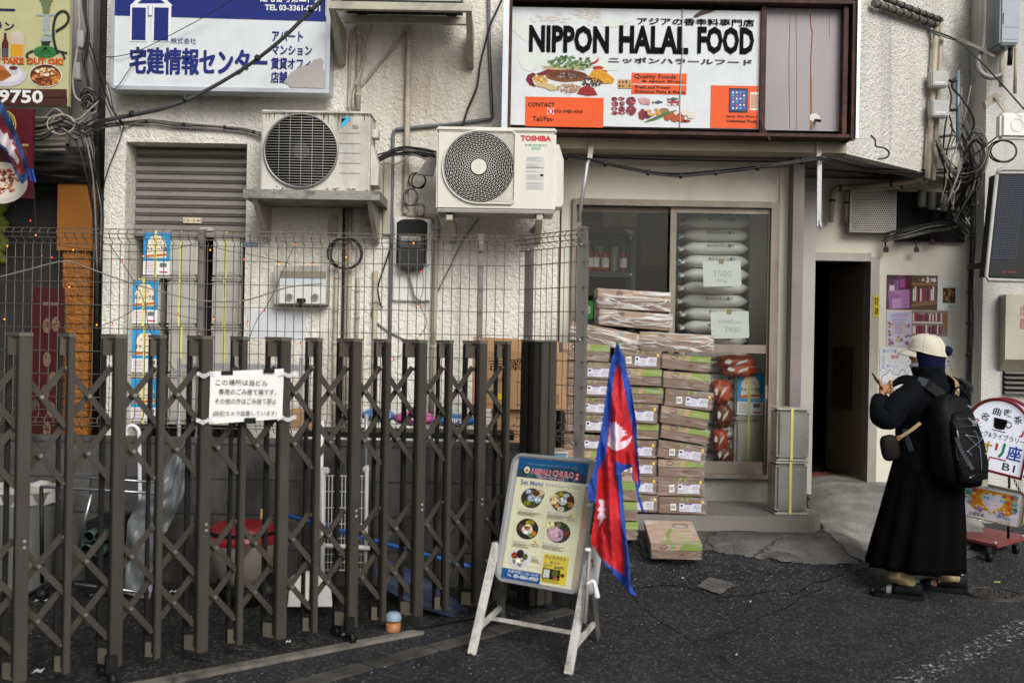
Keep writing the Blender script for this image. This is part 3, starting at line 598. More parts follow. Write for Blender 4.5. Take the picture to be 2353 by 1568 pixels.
# NIPPON HALAL FOOD
NY = 7.1
t = thing('shop_sign', 'wide food shop sign in a rusty brown box, black lettering above spices and orange panels', 'sign', (X(1560, 300, NY), NY, Z(1560, 308, NY)))
m_ = MB(); a, b = at(1170, 16, NY), at(1750, 297, NY); m_.box((a.x, NY, b.z), (b.x, NY + .08, a.z), SWH); m_.build('panel', t)
m_ = MB(); a, b = at(1752, 18, NY + .02), at(1936, 302, NY + .02); MV = mat('faded_mauve_panel', '#8f878c', .5, var=.06, scale=2, grime=.3, gscale=2.5, gcol='#6b6368', gstretch=4); m_.box((a.x, NY + .02, b.z), (b.x, NY + .08, a.z), MV)
S = Surf(Y=NY + .02); ST = pr('#8a5a34', .7)
for pts, wd in (([(1815, 30), (1812, 140), (1814, 296)], 1.2), ([(1828, 30), (1830, 150), (1829, 298)], .8), ([(1861, 32), (1862, 60), (1866, 75), (1862, 140), (1863, 299)], 2.6), ([(1905, 32), (1905, 90)], .8)): S.line(m_, pts, wd, ST, .002)
S.line(m_, [(1863, 180), (1863, 298)], 5, pr('#9a7350', .7), .0015)
S.ell(m_, 1871, 271, 12, 10, pr('#cfcac0', .8), .004, 14, .12); pan = m_.build('grey_panel', t)
m_ = MB(); m_.cyl(at(1872, 276, NY + .02), at(1884, 278, NY - .05), .009, BLK, 8); m_.build('bolt', pan)
m_ = MB(); fo = 7.02; x0, x1 = X(1168, 150, fo), X(1966, 150, fo); zt, zb = Z(1560, 2, fo), Z(1560, 301, fo); RB = RUST
m_.box((x0, fo, zb - .03), (x0 + .02, FY - .002, zt), RB); m_.box((x1 - .025, fo, zb - .03), (x1, FY - .002, zt), RB)
m_.box((x0 + .02, fo + .01, zb - .022), (x1 - .025, FY - .002, zb), RB); m_.box((x0 + .02, fo, zt), (x1 - .025, FY - .002, zt + .05), RB); m_.box((x0 + .021, FY - .04, zb), (x1 - .026, FY - .001, zt), BLK)
xd = X(1746, 150, NY - .01); m_.box((xd, NY - .03, zb), (xd + .035, NY + .1, zt), RB); xd = X(1934, 150, NY - .02); m_.box((xd, NY - .05, zb), (xd + .03, NY + .1, zt), RB)
m_.bar(at(1744, 268, 7.06), at(1768, 322, 7.03), .008, .008, RB); m_.build('rusty_box', t)
m_ = MB(); m_.box((x0 - .04, fo - .02, zb - .02), (x0 - .001, fo + .1, zt + .07), ALU); m_.box((x1 + .001, fo - .02, zb - .03), (x1 + .02, fo + .1, zt + .07), ALU); m_.box((x0 - .001, fo - .02, zt + .051), (x1 + .001, fo + .1, zt + .07), ALU); m_.build('edge_trim', t)
S = Surf(Y=NY); mb = MB(); k = lambda x, y: (1280 / 1.10544 + x / 3.9407, y / 3.9407)   # close-up pixels to photo pixels
def kr(x0, y0, x1, y1, mt, d=.003): q = k(x0, y0); S.rect(mb, q[0], q[1], (x1 - x0) / 3.9407, (y1 - y0) / 3.9407, mt, d)
def kt(s, x0, y0, x1, y1, mt, d=.006, bold=.02): q = k(x0, y0); S.text(mb, s, q[0], q[1], (x1 - x0) / 3.9407, (y1 - y0) / 3.9407, mt, d, bold)
PALE = pr('#c9cfc6', .5); PALE2 = pr('#c6bfb9', .5); PBLU = pr('#bdcfd4')
for pts in ([(60, 150), (160, 170), (300, 260), (300, 370), (190, 380), (60, 260)], [(130, 470), (200, 410), (330, 430), (420, 500), (330, 610), (230, 650), (160, 620), (125, 550)], [(760, 500), (900, 520), (1030, 640), (900, 640), (800, 590)], [(870, 190), (1000, 170), (1150, 195), (1010, 250), (890, 250)]): S.poly(mb, [k(*q) for q in pts], PALE, .0018)
for cx, cy in ((430, 160), (790, 140)):
    for j in range(26): q = k(cx + R.gauss(0, 80), cy + R.gauss(0, 26)); S.ell(mb, q[0], q[1], R.uniform(3, 8), R.uniform(1.5, 3), PALE2, .0021 + j * 1e-5, 9, .25)
    S.line(mb, [k(cx, cy), k(cx - 40, cy + 60), k(cx - 10, cy + 100)], 1.6, PALE2, .002)
for j in range(9): S.line(mb, [k(1660 + j * 70, 740), k(2000 + j * 38, 560), k(2300, 240 + j * 40)], .5, PBLU, .002)
for s, x0, x1, y0 in (('NIPPON', 228, 952, 226), ('HALAL', 1042, 1670, 232), ('FOOD', 1752, 2264, 240)): kt(s, x0, y0, x1, y0 + 250, INK, .006, .042)
kt('アジアの香辛料専門店', 1205, 160, 2264, 226, INK, .006, .02); kt('ニッポンハラールフード', 940, 518, 2245, 572, pr('#33202b'), .006, .03)
ORA = pr('#d9531e', .5)
kr(193, 876, 901, 1144, ORA); kr(1155, 661, 1652, 850, ORA); kr(1155, 761, 1652, 768, SWH, .0042); kr(1872, 774, 2300, 1158, ORA)
BR = pr('#2a1713')
kt('CONTACT', 218, 928, 458, 966, BR); kt('070-3980-4343', 455, 994, 712, 1024, BR, .006, .012); kt('Tell/Fax-', 260, 1054, 452, 1098, BR, .006, .012)
kr(390, 980, 451, 1038, pr('#e8c8c0'), .0045); S.ell(mb, *k(420, 1010), 7, 7, pr('#c3242a'), .005); kr(412, 992, 430, 1028, SWH, .0056)
kt('Quality Foods', 1176, 672, 1556, 722, pr('#3c2220'), .006, .015); kt('& spice Shop', 1246, 724, 1618, 752, BR); kt('Fresh and Frozen', 1186, 776, 1504, 802, BR); kt('Delicious Fishs & Meats', 1186, 816, 1638, 842, BR)
kt('Ipad, Sim Free I', 2012, 1044, 2292, 1068, BR); kt('Unlimited Pock', 2012, 1084, 2290, 1108, BR)
kr(2036, 800, 2204, 1020, pr('#1a1b20', .25), .0045); kr(2046, 816, 2194, 1002, pr('#33558f', .25), .0052)
IC = [pr(c) for c in ('#dfe6ee', '#6fb2d8', '#d34a52', '#e6d9b0', '#7a5fb5')]
for i in range(4):
    for j in range(6): kr(2064 + i * 33, 834 + j * 28, 2078 + i * 33, 848 + j * 28, IC[(i * 3 + j) % 5], .006)
kr(2226, 836, 2300, 1000, pr('#d8d2cc', .3), .0045); kr(2232, 856, 2300, 984, pr('#b58f76', .3), .0052)
# the pile of spices
red, dred, gold, brn, pep, leaf, bay, chick = [pr(c) for c in ('#a32a1c', '#6a1418', '#c98a1e', '#7a3f20', '#2d211d', '#4c6b3c', '#b8a577', '#a9866a')]
def ks(x, y, rx, ry, mats, n, r0, r1, d): q = k(x, y); S.scat(mb, q[0], q[1], rx / 3.94, ry / 3.94, mats, n, r0 / 3.94, r1 / 3.94, d)
def ke(x, y, rx, ry, mt, d, jit=.06, n=24): q = k(x, y); S.ell(mb, q[0], q[1], rx / 3.94, ry / 3.94, mt, d, n, jit)
for pts in ([(197, 720), (215, 680), (260, 660), (290, 675), (250, 710), (282, 790), (230, 770)], [(290, 670), (400, 630), (520, 640), (420, 665), (330, 690)]): S.poly(mb, [k(*q) for q in pts], dred, .0042)
for j in range(14): S.line(mb, [k(R.uniform(340, 420), R.uniform(600, 640)), k(R.uniform(700, 800), R.uniform(590, 640))], 1, bay, .004 + j * 1e-5)
ks(600, 570, 210, 60, [leaf, pr('#6d8a58'), pr('#385530')], 80, 8, 20, .0045)
for x_, y_ in ((400, 600), (560, 560), (690, 570), (780, 550)): S.line(mb, [k(600, 640), k(x_, y_ - 30)], .7, leaf, .0044)
S.poly(mb, [k(*q) for q in ((780, 575), (820, 560), (860, 520), (850, 560), (820, 580))], red, .0047); ke(850, 615, 50, 16, red, .0047); ke(890, 645, 45, 10, red, .0048)
ks(330, 720, 70, 36, [gold, pr('#dcb050'), brn], 70, 6, 12, .0047); ke(570, 690, 190, 52, brn, .005, .03); ke(575, 682, 170, 40, pr('#5b2c16'), .0053, .03); ks(575, 692, 110, 30, [pep, pr('#54433b'), pr('#8a786a')], 90, 5, 10, .0056)
S.poly(mb, [k(*q) for q in ((765, 690), (800, 640), (860, 625), (930, 660), (1000, 720), (985, 755), (880, 760), (800, 730))], gold, .005); ks(880, 700, 90, 50, [gold, pr('#dba63a'), pr('#a86f14')], 60, 5, 11, .0053)
ks(790, 745, 100, 40, [pep, pr('#4c3c32')], 90, 5, 10, .0054); ks(590, 800, 110, 40, [chick, pr('#8b6a50'), pr('#c5a488')], 110, 6, 11, .0057)
for q in ((400, 780), (440, 800), (340, 770)): ke(q[0], q[1], 60, 20, bay, .0052 + q[0] * 1e-6, .12)
S.poly(mb, [k(*q) for q in ((660, 850), (690, 800), (750, 770), (810, 800), (845, 860), (760, 868))], pr('#8e1b20'), .006)
ks(640, 850, 140, 20, [pep, chick], 18, 2, 4, .0058)
kr(1030, 722, 1153, 802, pr('#b08a5c'), .0042)
for i in range(4): ke(1045 + i * 30, 745, 9, 12, [red, brn, pep, gold][i], .0047); ke(1045 + i * 30, 782, 9, 12, [dred, leaf, gold, brn][i], .0047)
meat = [pr(c) for c in ('#7c2b38', '#a85a66', '#c9a0a2', '#5c1a26')]
for x_, y_, rx, ry in ((997, 897, 24, 18), (1060, 895, 30, 16), (1005, 942, 30, 22), (1068, 940, 24, 20), (998, 985, 28, 16), (1064, 988, 30, 22), (998, 1024, 28, 16), (1062, 1022, 34, 14), (1148, 918, 46, 40), (1150, 1002, 46, 42)):
    ke(x_, y_, rx, ry, meat[0], .0042, .12); ks(x_, y_, rx * .8, ry * .8, meat, 8, 5, 12, .0045)
ke(1270, 918, 50, 30, pr('#b98d8e'), .0043, .1); ke(1235, 900, 22, 14, pr('#c39c9a'), .0046, .1); ke(1300, 940, 20, 12, pr('#a6787c'), .0047, .1)
for cx, cy, l in ((1392, 926, 50), (1530, 898, 55)): S.poly(mb, [k(*q) for q in ((cx - l, cy - 8), (cx - l * .6, cy), (cx, cy - 16), (cx + l, cy), (cx, cy + 16), (cx - l * .6, cy + 5), (cx - l, cy + 14))], pr('#4d5458'), .0044)
for j in range(4): kr(1482 + j * 26, 915, 1504 + j * 26, 935, red, .0045); kr(1482 + j * 26, 938, 1502 + j * 26, 956, [SWH, meat[1]][j % 2], .0045)
ke(1250, 1040, 34, 50, meat[0], .0043, .15); ke(1300, 1040, 36, 38, meat[3], .0044, .15); ks(1370, 1020, 70, 34, [gold, bay, pr('#c39a58')], 24, 12, 22, .0046); ke(1450, 1005, 44, 26, pr('#8b6c52'), .0048, .1)
for j in range(6): S.line(mb, [k(1270 + j * 18, 1108 - j * 4), k(1460 + j * 20, 1020 - j * 4)], 2, leaf, .0049 + j * 1e-5)
for x_, y_ in ((1480, 1066), (1520, 1050), (1545, 1078), (1590, 1050), (1600, 1075)): ke(x_, y_, 34, 26, pr('#a5502c'), .0051 + x_ * 1e-6, .1)
for x_, y_ in ((1640, 1020), (1690, 1045)): ke(x_, y_, 36, 30, pr('#d0c4b6'), .0051 + x_ * 1e-6, .1)
for x_ in (1610, 1650): ke(x_, 1096, 36, 12, red, .0053)
for (x_, y_), (x2, y2) in zip(((1612, 84), (1608, 300), (1612, 480), (1596, 650), (1590, 820), (1586, 1160)), ((1608, 300), (1612, 480), (1596, 650), (1590, 820), (1586, 1160), (1586, 1160))): S.line(mb, [k(x_, y_), k(x2, y2)], 1.2, pr('#5b5550'), .0075); S.line(mb, [k(x_ + 6, y_), k(x2 + 6, y2)], 1.2, pr('#b7b4ae'), .0074)
S.poly(mb, [k(*q) for q in ((1710, 150), (1780, 100), (1920, 98), (1800, 135), (1740, 160))], pr('#4a2c22'), .008)
mb.build('lettering', t)
# restaurant boards on the left
QY = 6.9; YEL = pr('#aaa77c', .45, 'pale_yellow_board')
t = board('restaurant_sign', 'pale yellow restaurant board with a green water pipe and dishes', 'sign', -90, -60, 156, 244, QY, .05, YEL, None, 2)
S = Surf(Y=QY + .012); mb = MB(); k = lambda x, y: (x / 7.222, y / 7.222)
def K(pts): return [k(*q) for q in pts]
S.poly(mb, [(-85, 222), (155, 224), (155, 243), (-85, 243)], pr('#3d2018'), .003); S.poly(mb, [(-85, 203.5), (154, 205.5), (154, 225), (-85, 225)], pr('#40221a'), .003)
S.text(mb, '9750', -2, 206, 102, 31, pr('#cfd0ce'), .005, .03)
NV = pr('#1e1f4e'); S.text(mb, 'ー', -6, 20, 41, 6, NV, .004, .03); S.text(mb, 'ラン', -16, 51, 50, 20, NV, .004, .03)
blk = pr('#1c2422'); slv = pr('#8d979c', .3); gr = pr('#2f6a35', .3); grd = pr('#1c4a24', .3); olv = pr('#5d6a48')
for rx, ry, cy, cx in ((115, 30, 20, 770), (85, 60, 70, 770), (65, 50, 130, 770), (60, 60, 190, 770)): S.ell(mb, cx / 7.222, cy / 7.222, rx / 7.222, ry / 7.222, olv, .004 + cy * 1e-6)
for j, pts in enumerate(([(600, 245), (970, 245), (960, 268), (620, 270)], [(730, 268), (820, 268), (835, 340), (825, 460), (730, 460), (710, 340)], [(735, 500), (805, 500), (815, 590), (725, 590)], [(670, 690), (690, 620), (850, 620), (868, 690)])): S.poly(mb, K(pts), slv, .0045 + j * 1e-4)
S.ell(mb, 770 / 7.222, 485 / 7.222, 8, 4.5, slv, .005); S.poly(mb, K([(810, 590), (905, 500), (945, 545), (830, 615)]), slv, .0052)
S.poly(mb, K([(690, 690), (840, 690), (820, 780), (700, 780)]), blk, .0048); S.ell(mb, 755 / 7.222, 865 / 7.222, 27, 14, gr, .005)
for j in range(7): S.line(mb, K([(755, 790), (620 + j * 45, 920)]), 2, grd, .0054)
hose = [(960, 900), (905, 700), (890, 500), (910, 350), (960, 240), (1050, 190), (1120, 230), (1145, 310), (1120, 390), (1060, 450), (930, 530)]
S.line(mb, K([(v.x, v.y) for v in smooth_path([(x, y, 0) for x, y in hose], 5)]), 6, blk, .0058); S.line(mb, K([(560, 850), (480, 880), (440, 930), (500, 1010)]), 5, blk, .0046); S.line(mb, K([(940, 850), (1030, 870), (1060, 930), (1080, 990)]), 5, blk, .0047); S.line(mb, K([(950, 850), (1120, 890)]), 5, blk, .0049)
S.poly(mb, K([(70, 550), (112, 550), (115, 640), (145, 720), (140, 1000), (35, 1000), (35, 720), (70, 640)]), pr('#4a1b17'), .0045); S.rect(mb, 6, 111, 12, 20, pr('#454b52'), .005); S.poly(mb, K([(-30, 800), (10, 800), (8, 1010), (-30, 1010)]), pr('#7a2a22'), .0045)
S.poly(mb, K([(165, 600), (410, 600), (385, 960), (180, 960)]), pr('#b5a79a'), .0044); S.poly(mb, K([(175, 740), (395, 745), (380, 950), (185, 950)]), pr('#c08a18'), .0049); S.ell(mb, 40, 80, 16, 7, pr('#b5aca6'), .005)
S.text(mb, 'TAKE OUT OK!', 5, 132, 142, 16, pr('#d08a1e'), .0065, .06); S.text(mb, 'TAKE OUT OK!', 5.6, 132.8, 140.5, 14.4, pr('#a3241a'), .007, .02)
S.ell(mb, 14, 174, 47, 26, pr('#b4b1b8'), .004, 30); S.ell(mb, 14, 171, 38, 19, pr('#c5c3c8'), .0045, 30); S.poly(mb, K([(-60, 1080), (60, 1090), (200, 1260), (60, 1350), (-60, 1360)]), pr('#a4602a'), .0052); S.poly(mb, K([(-20, 1150), (100, 1180), (200, 1262), (20, 1330)]), pr('#8a4a1d'), .0056); S.ell(mb, 31, 163, 11, 10, pr('#b0adb2'), .005); S.ell(mb, 31.5, 157, 10, 4.5, pr('#5c1a16'), .0058)
S.ell(mb, 105, 174, 38, 27, pr('#c9c6c0'), .004, 30); S.ell(mb, 105, 174, 35.5, 25, pr('#4f2415'), .0045, 30); S.scat(mb, 105, 176, 31, 20, [pr(c) for c in ('#8a4a1d', '#a8642a', '#6a2f16', '#c08a4a', '#42190f')], 90, 2.5, 6, .005); S.scat(mb, 104, 165, 22, 11, [pr(c) for c in ('#c9c49a', '#8fa256', '#d8cfc0', '#b98f86')], 34, 1.5, 4, .0058)
mb.build('lettering', t)
t = board('restaurant_sign', 'dark red restaurant board with a meat dish, half hidden by a flag', 'sign', -110, 246, 72, 456, 6.86, .04, pr('#4c0f1c', .45), None, 2)
S = Surf(Y=6.872); mb = MB(); S.ell(mb, 12, 288, 26, 34, pr('#a89a2e'), .003); S.ell(mb, 12, 288, 23, 31, pr('#12331f'), .0035); S.ell(mb, 12, 288, 21, 29, pr('#a89a2e'), .0038); S.ell(mb, 12, 288, 19, 27, pr('#12331f'), .0042)
S.ell(mb, 2, 420, 62, 48, pr('#b9b3a8'), .003, 30); S.ell(mb, 2, 415, 56, 42, pr('#c9c2b4'), .0035, 30); S.scat(mb, 0, 415, 46, 30, [pr(c) for c in ('#7a2f1c', '#93442a', '#a8643c', '#5c1f14')], 90, 2.5, 6, .004)
S.ell(mb, 6, 425, 10, 7, pr('#c8c0a8'), .006); S.poly(mb, [(52, 334), (64, 334), (64, 362), (52, 362)], pr('#54231c'), .004); S.rect(mb, 51, 331, 15, 5, pr('#8a7a5a'), .005)
mb.build('lettering', t)
t = thing('menu_banner', 'tall dark red menu banner hanging inside the dark restaurant', 'banner', (X(105, 1000, 7.3), 7.3, Z(105, 1010, 7.3)))
S = Surf(Y=7.3); mb = MB(); fbox(mb, 74, 660, 142, 1010, 7.3, .006, pr('#3a0f0e', .5)); S.text(mb, 'RESTAURANT', 100, 694, 34, 7, pr('#8a7a70'), .002, .02); S.text(mb, 'ネパール', 104, 726, 24, 7, pr('#6a5a52'), .002)
for x_, y_ in ((108, 748), (128, 744), (108, 825), (122, 870), (104, 900), (118, 940), (108, 985)): S.ell(mb, x_, y_, 9, 17, pr('#6e5a50'), .002, 16); S.scat(mb, x_, y_, 6, 12, [pr('#5a3418'), pr('#7c5a28'), pr('#46301c')], 10, 2, 4, .003)
mb.build('cloth', t)
# ------------------------------------------------------------------ outdoor units and their brackets
def frec(S, u0, v0, u1, v1): return (u0, v0, u1 - u0, v1 - v0)
GRL = mat('dark_fan_void', '#0b0b0c', .8, var=.3, spec=.1); WIRE = mat('white_grille_wire', '#cfcdc4', .4); BRK = mat('bracket_beige_steel', '#aaa596', .5, .2, var=.08, scale=6, grime=.55, gscale=5, gcol='#5f533f')
# fan-grille unit with the red lettering
AY = 6.88; a, b = at(1004, 290, AY), at(1275, 485, AY)
t = thing('outdoor_unit', 'clean white air conditioner outdoor unit with red lettering and ring grille', 'outdoor unit', ((a.x + b.x)/2, AY + .15, b.z), 'outdoor units on the wall')
mb = MB(); mb.rbox((a.x, AY, b.z), (b.x, AY + .3, a.z - .03), ACW, .012); mb.rbox((a.x - .003, AY - .004, a.z - .03), (b.x + .003, AY + .304, a.z), ACW, .01); mb.box((a.x + .01, AY + .004, b.z - .018), (b.x - .01, AY + .3, b.z), STEELG); mb.build('casing', t)
S = Surf(Y=AY); px = AY / F; cu, cv = 1100, 384
mb = MB(); RR = 82 * px; cc = at(cu, cv, AY)
def arc(cx, cz, r, a0, a1, y, n): return [Vector((cx + r*cos(a0 + (a1-a0)*i/n), y, cz + r*sin(a0 + (a1-a0)*i/n))) for i in range(n + 1)]
# dark opening as a disc standing just proud of the casing, surrounded by a raised rim
S.ell(mb, cu, cv, 81, 81, GRL, .003, 48)
mb.build('fan_opening', t)
mb = MB()
q1 = at(1184, 302, AY); q0 = at(1184, 470, AY); xr_ = q1.x; zt1, zb1 = cc.z + 80*px, cc.z - 82*px
rim = arc(cc.x, cc.z, RR + .004, pi*.5, pi*1.5, AY - .012, 40) + [Vector((xr_ - .03, AY - .012, cc.z - RR - .004))] + arc(xr_ - .03, cc.z - RR + .026, .03, -pi/2, 0, AY - .012, 6)[1:] + [Vector((xr_, AY - .012, cc.z + RR - .03))] + arc(xr_ - .03, cc.z + RR - .026, .03, 0, pi/2, AY - .012, 6)[1:]
mb.tube(rim, .006, WIRE, 6, closed=True)
nr = 15
for i in range(nr):
    r = (19 + (81 - 19) * (i + .6) / nr) * px; mb.tube(arc(cc.x, cc.z, r, 0, 2*pi, AY - .016, 56)[:-1], .0015, WIRE, 4, closed=True)
    r2 = (19 + (81 - 19) * (i + 1.6) / nr) * px
    for j in range(26):
        if r2 > RR: continue
        an = (j + .5 * (i % 2)) * 2*pi/26; mb.bar((cc.x + r*cos(an), AY - .016, cc.z + r*sin(an)), (cc.x + r2*cos(an), AY - .016, cc.z + r2*sin(an)), .003, .0025, WIRE)
for i in range(12):
    r = RR + (.004 + i * .0125)
    for sg in (1, -1):
        pts = [p for p in arc(cc.x, cc.z, r, 0, sg * pi/2, AY - .009, 40) if p.x < xr_ - .004 and abs(p.z - cc.z) < RR - .002]
        if len(pts) > 1: mb.tube(pts, .0022, WIRE, 4)
mb.cyl((cc.x, AY - .012, cc.z), (cc.x, AY - .026, cc.z), 18 * px, ACW, 28); mb.build('fan_grille', t)
mb = MB(); S.text(mb, 'TOSHIBA', 1196, 311, 70, 13, pr('#c5202c'), .002, .05); GRN = pr('#4d9d78'); S.text(mb, 'SUPER POWER ECO', 1206, 331, 50, 5, GRN, .002, .01, 0, .2); S.text(mb, 'GOLD', 1220, 338, 21, 6, GRN, .002, .02, 0, .2)
for v, hh in ((360, 12), (375, 10), (384, 4), (391, 5), (400, 14), (418, 7), (426, 9)):
    S.rect(mb, 1208, v, 42, hh, pr('#c4c5c1'), .0015); y = v + 1
    while y < v + hh - 1.5: S.rect(mb, 1210, y, R.uniform(16, 38), .9, pr('#a2a3a1'), .0022); y += 2.4
S.rect(mb, 1241, 400, 7, 5, INK, .003); mb.build('lettering', t)
mb = MB(); c0, c1 = at(1274, 330, AY), at(1292, 474, AY); mb.prism([(b.x + .001, AY + .03, c0.z), (b.x + .02, AY + .03, c0.z + .0), (b.x + .052, AY + .03, c0.z - .1), (b.x + .055, AY + .03, c1.z + .02), (b.x + .04, AY + .03, c1.z), (b.x + .001, AY + .03, c1.z)], (0, .2, 0), ACW); mb.build('valve_cover', t)
for u in (1032, 1240):
    q = at(u, 486, AY); k = thing('wall_bracket', 'short steel wall bracket under the %s foot of the red-lettered outdoor unit' % ('left' if u < 1100 else 'right'), 'bracket', (q.x, 7.15, q.z - .02), 'brackets under the outdoor units')
    mb = MB(); mb.box((q.x - .02, AY + .01, q.z - .052), (q.x + .02, WY, q.z - .02), BRK); mb.build('arm', k)
    mb = MB(); mb.prism([(q.x - .022, AY + .12, q.z - .053), (q.x - .022, WY, q.z - .053), (q.x - .022, WY, q.z - .16)], (.044, 0, 0), BRK); mb.build('brace', k)
    mb = MB(); mb.box((q.x - .028, AY + .03, q.z - .0195), (q.x + .028, AY + .09, q.z - .012), BLK); mb.build('foot_clamp', k)
# older unit with bar grille
AY = 7.08; a, b = at(601, 252, AY), at(848, 443, AY); px = AY / F; S = Surf(Y=AY)
t = thing('outdoor_unit', 'mould-streaked white air conditioner outdoor unit with round bar grille on a shelf', 'outdoor unit', ((a.x + b.x)/2, AY + .15, b.z), 'outdoor units on the wall')
mb = MB(); mb.rbox((a.x, AY, b.z), (b.x, AY + .29, a.z - .022), ACD, .012); mb.rbox((a.x - .003, AY - .004, a.z - .022), (b.x + .003, AY + .294, a.z), ACD, .008)
mb.prism([(b.x + .001, AY + .05, b.z + .06), (b.x + .05, AY + .05, b.z + .06), (b.x + .055, AY + .05, b.z + .2), (b.x + .012, AY + .05, b.z + .33), (b.x + .001, AY + .05, b.z + .33)], (0, .2, 0), ACD); mb.rbox((b.x + .001, AY + .09, a.z - .16), (b.x + .04, AY + .2, a.z - .1), ACD, .006); mb.build('casing', t)
mb = MB(); cc = at(692, 347, AY); S.ell(mb, 692, 347, 83, 83, GRL, .003, 48); mb.build('fan_opening', t)
mb = MB(); mb.tube(arc(cc.x, cc.z, 84*px, 0, 2*pi, AY - .014, 60)[:-1], .0075, mat('grey_ring', '#8d8d8a', .35, .6), 8, closed=True)
n = 27
for i in range(1, n):
    z = cc.z + (2*i/n - 1) * 83*px; hw = sqrt(max(0, (83*px)**2 - (z - cc.z)**2)); mb.tube([(cc.x - hw, AY - .014, z), (cc.x + hw, AY - .014, z)], .0016, WIRE, 4)
for i in (-2, -1, 0, 1, 2): hw = sqrt((83*px)**2 - (i*.075)**2); mb.tube([(cc.x + i*.075, AY - .009, cc.z - hw), (cc.x + i*.075, AY - .009, cc.z + hw)], .0012, WIRE, 4)
mb.cyl((cc.x, AY - .0035, cc.z), (cc.x, AY - .006, cc.z), .055, mat('fan_hub', '#2a2a2b', .6), 20); mb.build('fan_grille', t)
mb = MB()
for v in (305, 329, 351, 374, 397): S.rect(mb, 779, v, 48, 1.6, pr('#7d7a72'), .002)
for k in range(110):
    u = R.uniform(604, 845); S.poly(mb, [(u, 260), (u + R.uniform(1, 4), 260), (u + 1, 261 + R.expovariate(.11) + 2)], pr('#55513f'), .0015 + k * 1e-6)
for k in range(26): S.ell(mb, R.uniform(606, 845), 438 - R.expovariate(.25), R.uniform(1, 5), R.uniform(.8, 2), pr('#5a5442'), .0016 + k * 1e-6, 8, .4)
CY = pr('#3fa9d4'); S.poly(mb, [(785, 273), (806, 273), (785, 294)], CY, .003); S.poly(mb, [(785, 273), (795, 273), (785, 283)], INK, .0036); S.text(mb, 'DAIKIN', 785, 269, 21, 3.4, CY, .003, .03); S.rect(mb, 810, 287.5, 13, 8, pr('#4a4a4a'), .003); S.rect(mb, 810.7, 288.2, 11.6, 6.6, pr('#bdbcb6'), .0035); S.text(mb, 'R32', 811.5, 289, 10, 5, INK, .004, .03); mb.build('lettering', t)
SHF = mat('streaked_shelf', '#8a8880', .6, .2, var=.12, scale=4, grime=1., gscale=9, gcol='#2c2925', gstretch=.5)
q0, q1 = at(558, 444, 6.98), at(872, 464, 6.98); t = thing('wall_shelf', 'mouldy grey wall shelf carrying the older outdoor unit', 'bracket', ((q0.x + q1.x)/2, 7.2, q1.z))
mb = MB(); mb.box((q0.x, 6.98, q0.z - .03), (q1.x, WY, b.z - .002), SHF); mb.build('shelf_board', t)
for x in (q0.x + .05, q1.x - .09): m_ = MB(); m_.prism([(x, 7.02, q0.z - .031), (x, WY, q0.z - .031), (x, WY, q0.z - .27), (x, 7.37, q0.z - .27)], (.035, 0, 0), BRK); m_.build('brace', t)
# topmost unit: only its underside shows above the frame
AY = 7.0; a, b = at(782, -150, AY), at(1062, 6, AY)
t = thing('outdoor_unit', 'outdoor unit at the top edge of the photo, only its dark underside in view', 'outdoor unit', ((a.x + b.x)/2, AY + .15, b.z), 'outdoor units on the wall')
mb = MB(); mb.rbox((a.x, AY, b.z + .012), (b.x, AY + .3, a.z), ACW, .012); mb.build('casing', t); mb = MB(); mb.box((a.x + .01, AY + .01, b.z), (b.x - .01, AY + .29, b.z + .0115), BLK)
for x in (a.x + .08, b.x - .12): mb.box((x, AY + .02, b.z - .014), (x + .07, AY + .27, b.z - .001), BLK)
mb.build('underside', t)
zf = b.z - .015; q0, q1 = at(757, 12, AY), at(1084, 18, AY)
t = thing('wall_bracket', 'pale steel frame bracket at the top edge, carrying an outdoor unit', 'bracket', ((q0.x + q1.x)/2, 7.2, zf - .28), 'brackets under the outdoor units')
m_ = MB(); m_.box((q0.x, AY - .03, zf - .05), (q1.x, AY + .015, zf), BRK); m_.build('front_rail', t); m_ = MB(); m_.box((q0.x + .06, AY + .26, zf - .05), (q1.x - .05, AY + .3, zf), BRK); m_.build('rear_rail', t)
for x in (q0.x + .0, q1.x - .04): m_ = MB(); m_.prism([(x, AY - .03, zf - .051), (x, WY, zf - .051), (x, WY, zf - .31), (x, WY - .06, zf - .31)], (.04, 0, 0), BRK); m_.build('side_arm', t)
# ------------------------------------------------------------------ pipes on the white wall
def pipe(name, label, pts, r, mt, cat='pipe', Y=WY, off=None, group=None, n=10, k=0, bands=0):
    o = r + .006 if off is None else off; P = [at(p[0], p[1], (p[2] if len(p) > 2 else Y) - o) for p in pts]
    if k: P = smooth_path(P, k)
    mb = MB(); mb.tube(P, r, mt, n)
    if bands:
        for i in range(bands):
            f = (i + .5) / bands * (len(P) - 1); j = int(f); q = P[j].lerp(P[j + 1], f - j); d = (P[j + 1] - P[j]).normalized(); mb.tube([q - d * .012, q + d * .012], r * 1.14, mt, n)
    return mb.build(name, None, label, cat, group)
pipe('conduit', 'thin blue-grey conduit running down beside the food sign and across to the left', [(1122,-40),(1124,120),(1130,268),(1127,274),(1040,285),(912,297),(905,301),(903,312),(897,640),(893,1010)], .0125, GREYP, 'conduit')
mb = MB()
for u, v in ((904, 350), (898, 620), (895, 900)): q = at(u, v, WY - .01); mb.box((q.x - .035, q.y - .012, q.z - .013), (q.x + .035, q.y, q.z + .013), GREYP)
for q in (at(1058, 279, WY),): mb.box((q.x - .012, q.y - .026, q.z - .004), (q.x + .012, q.y, q.z + .03), GREYP)
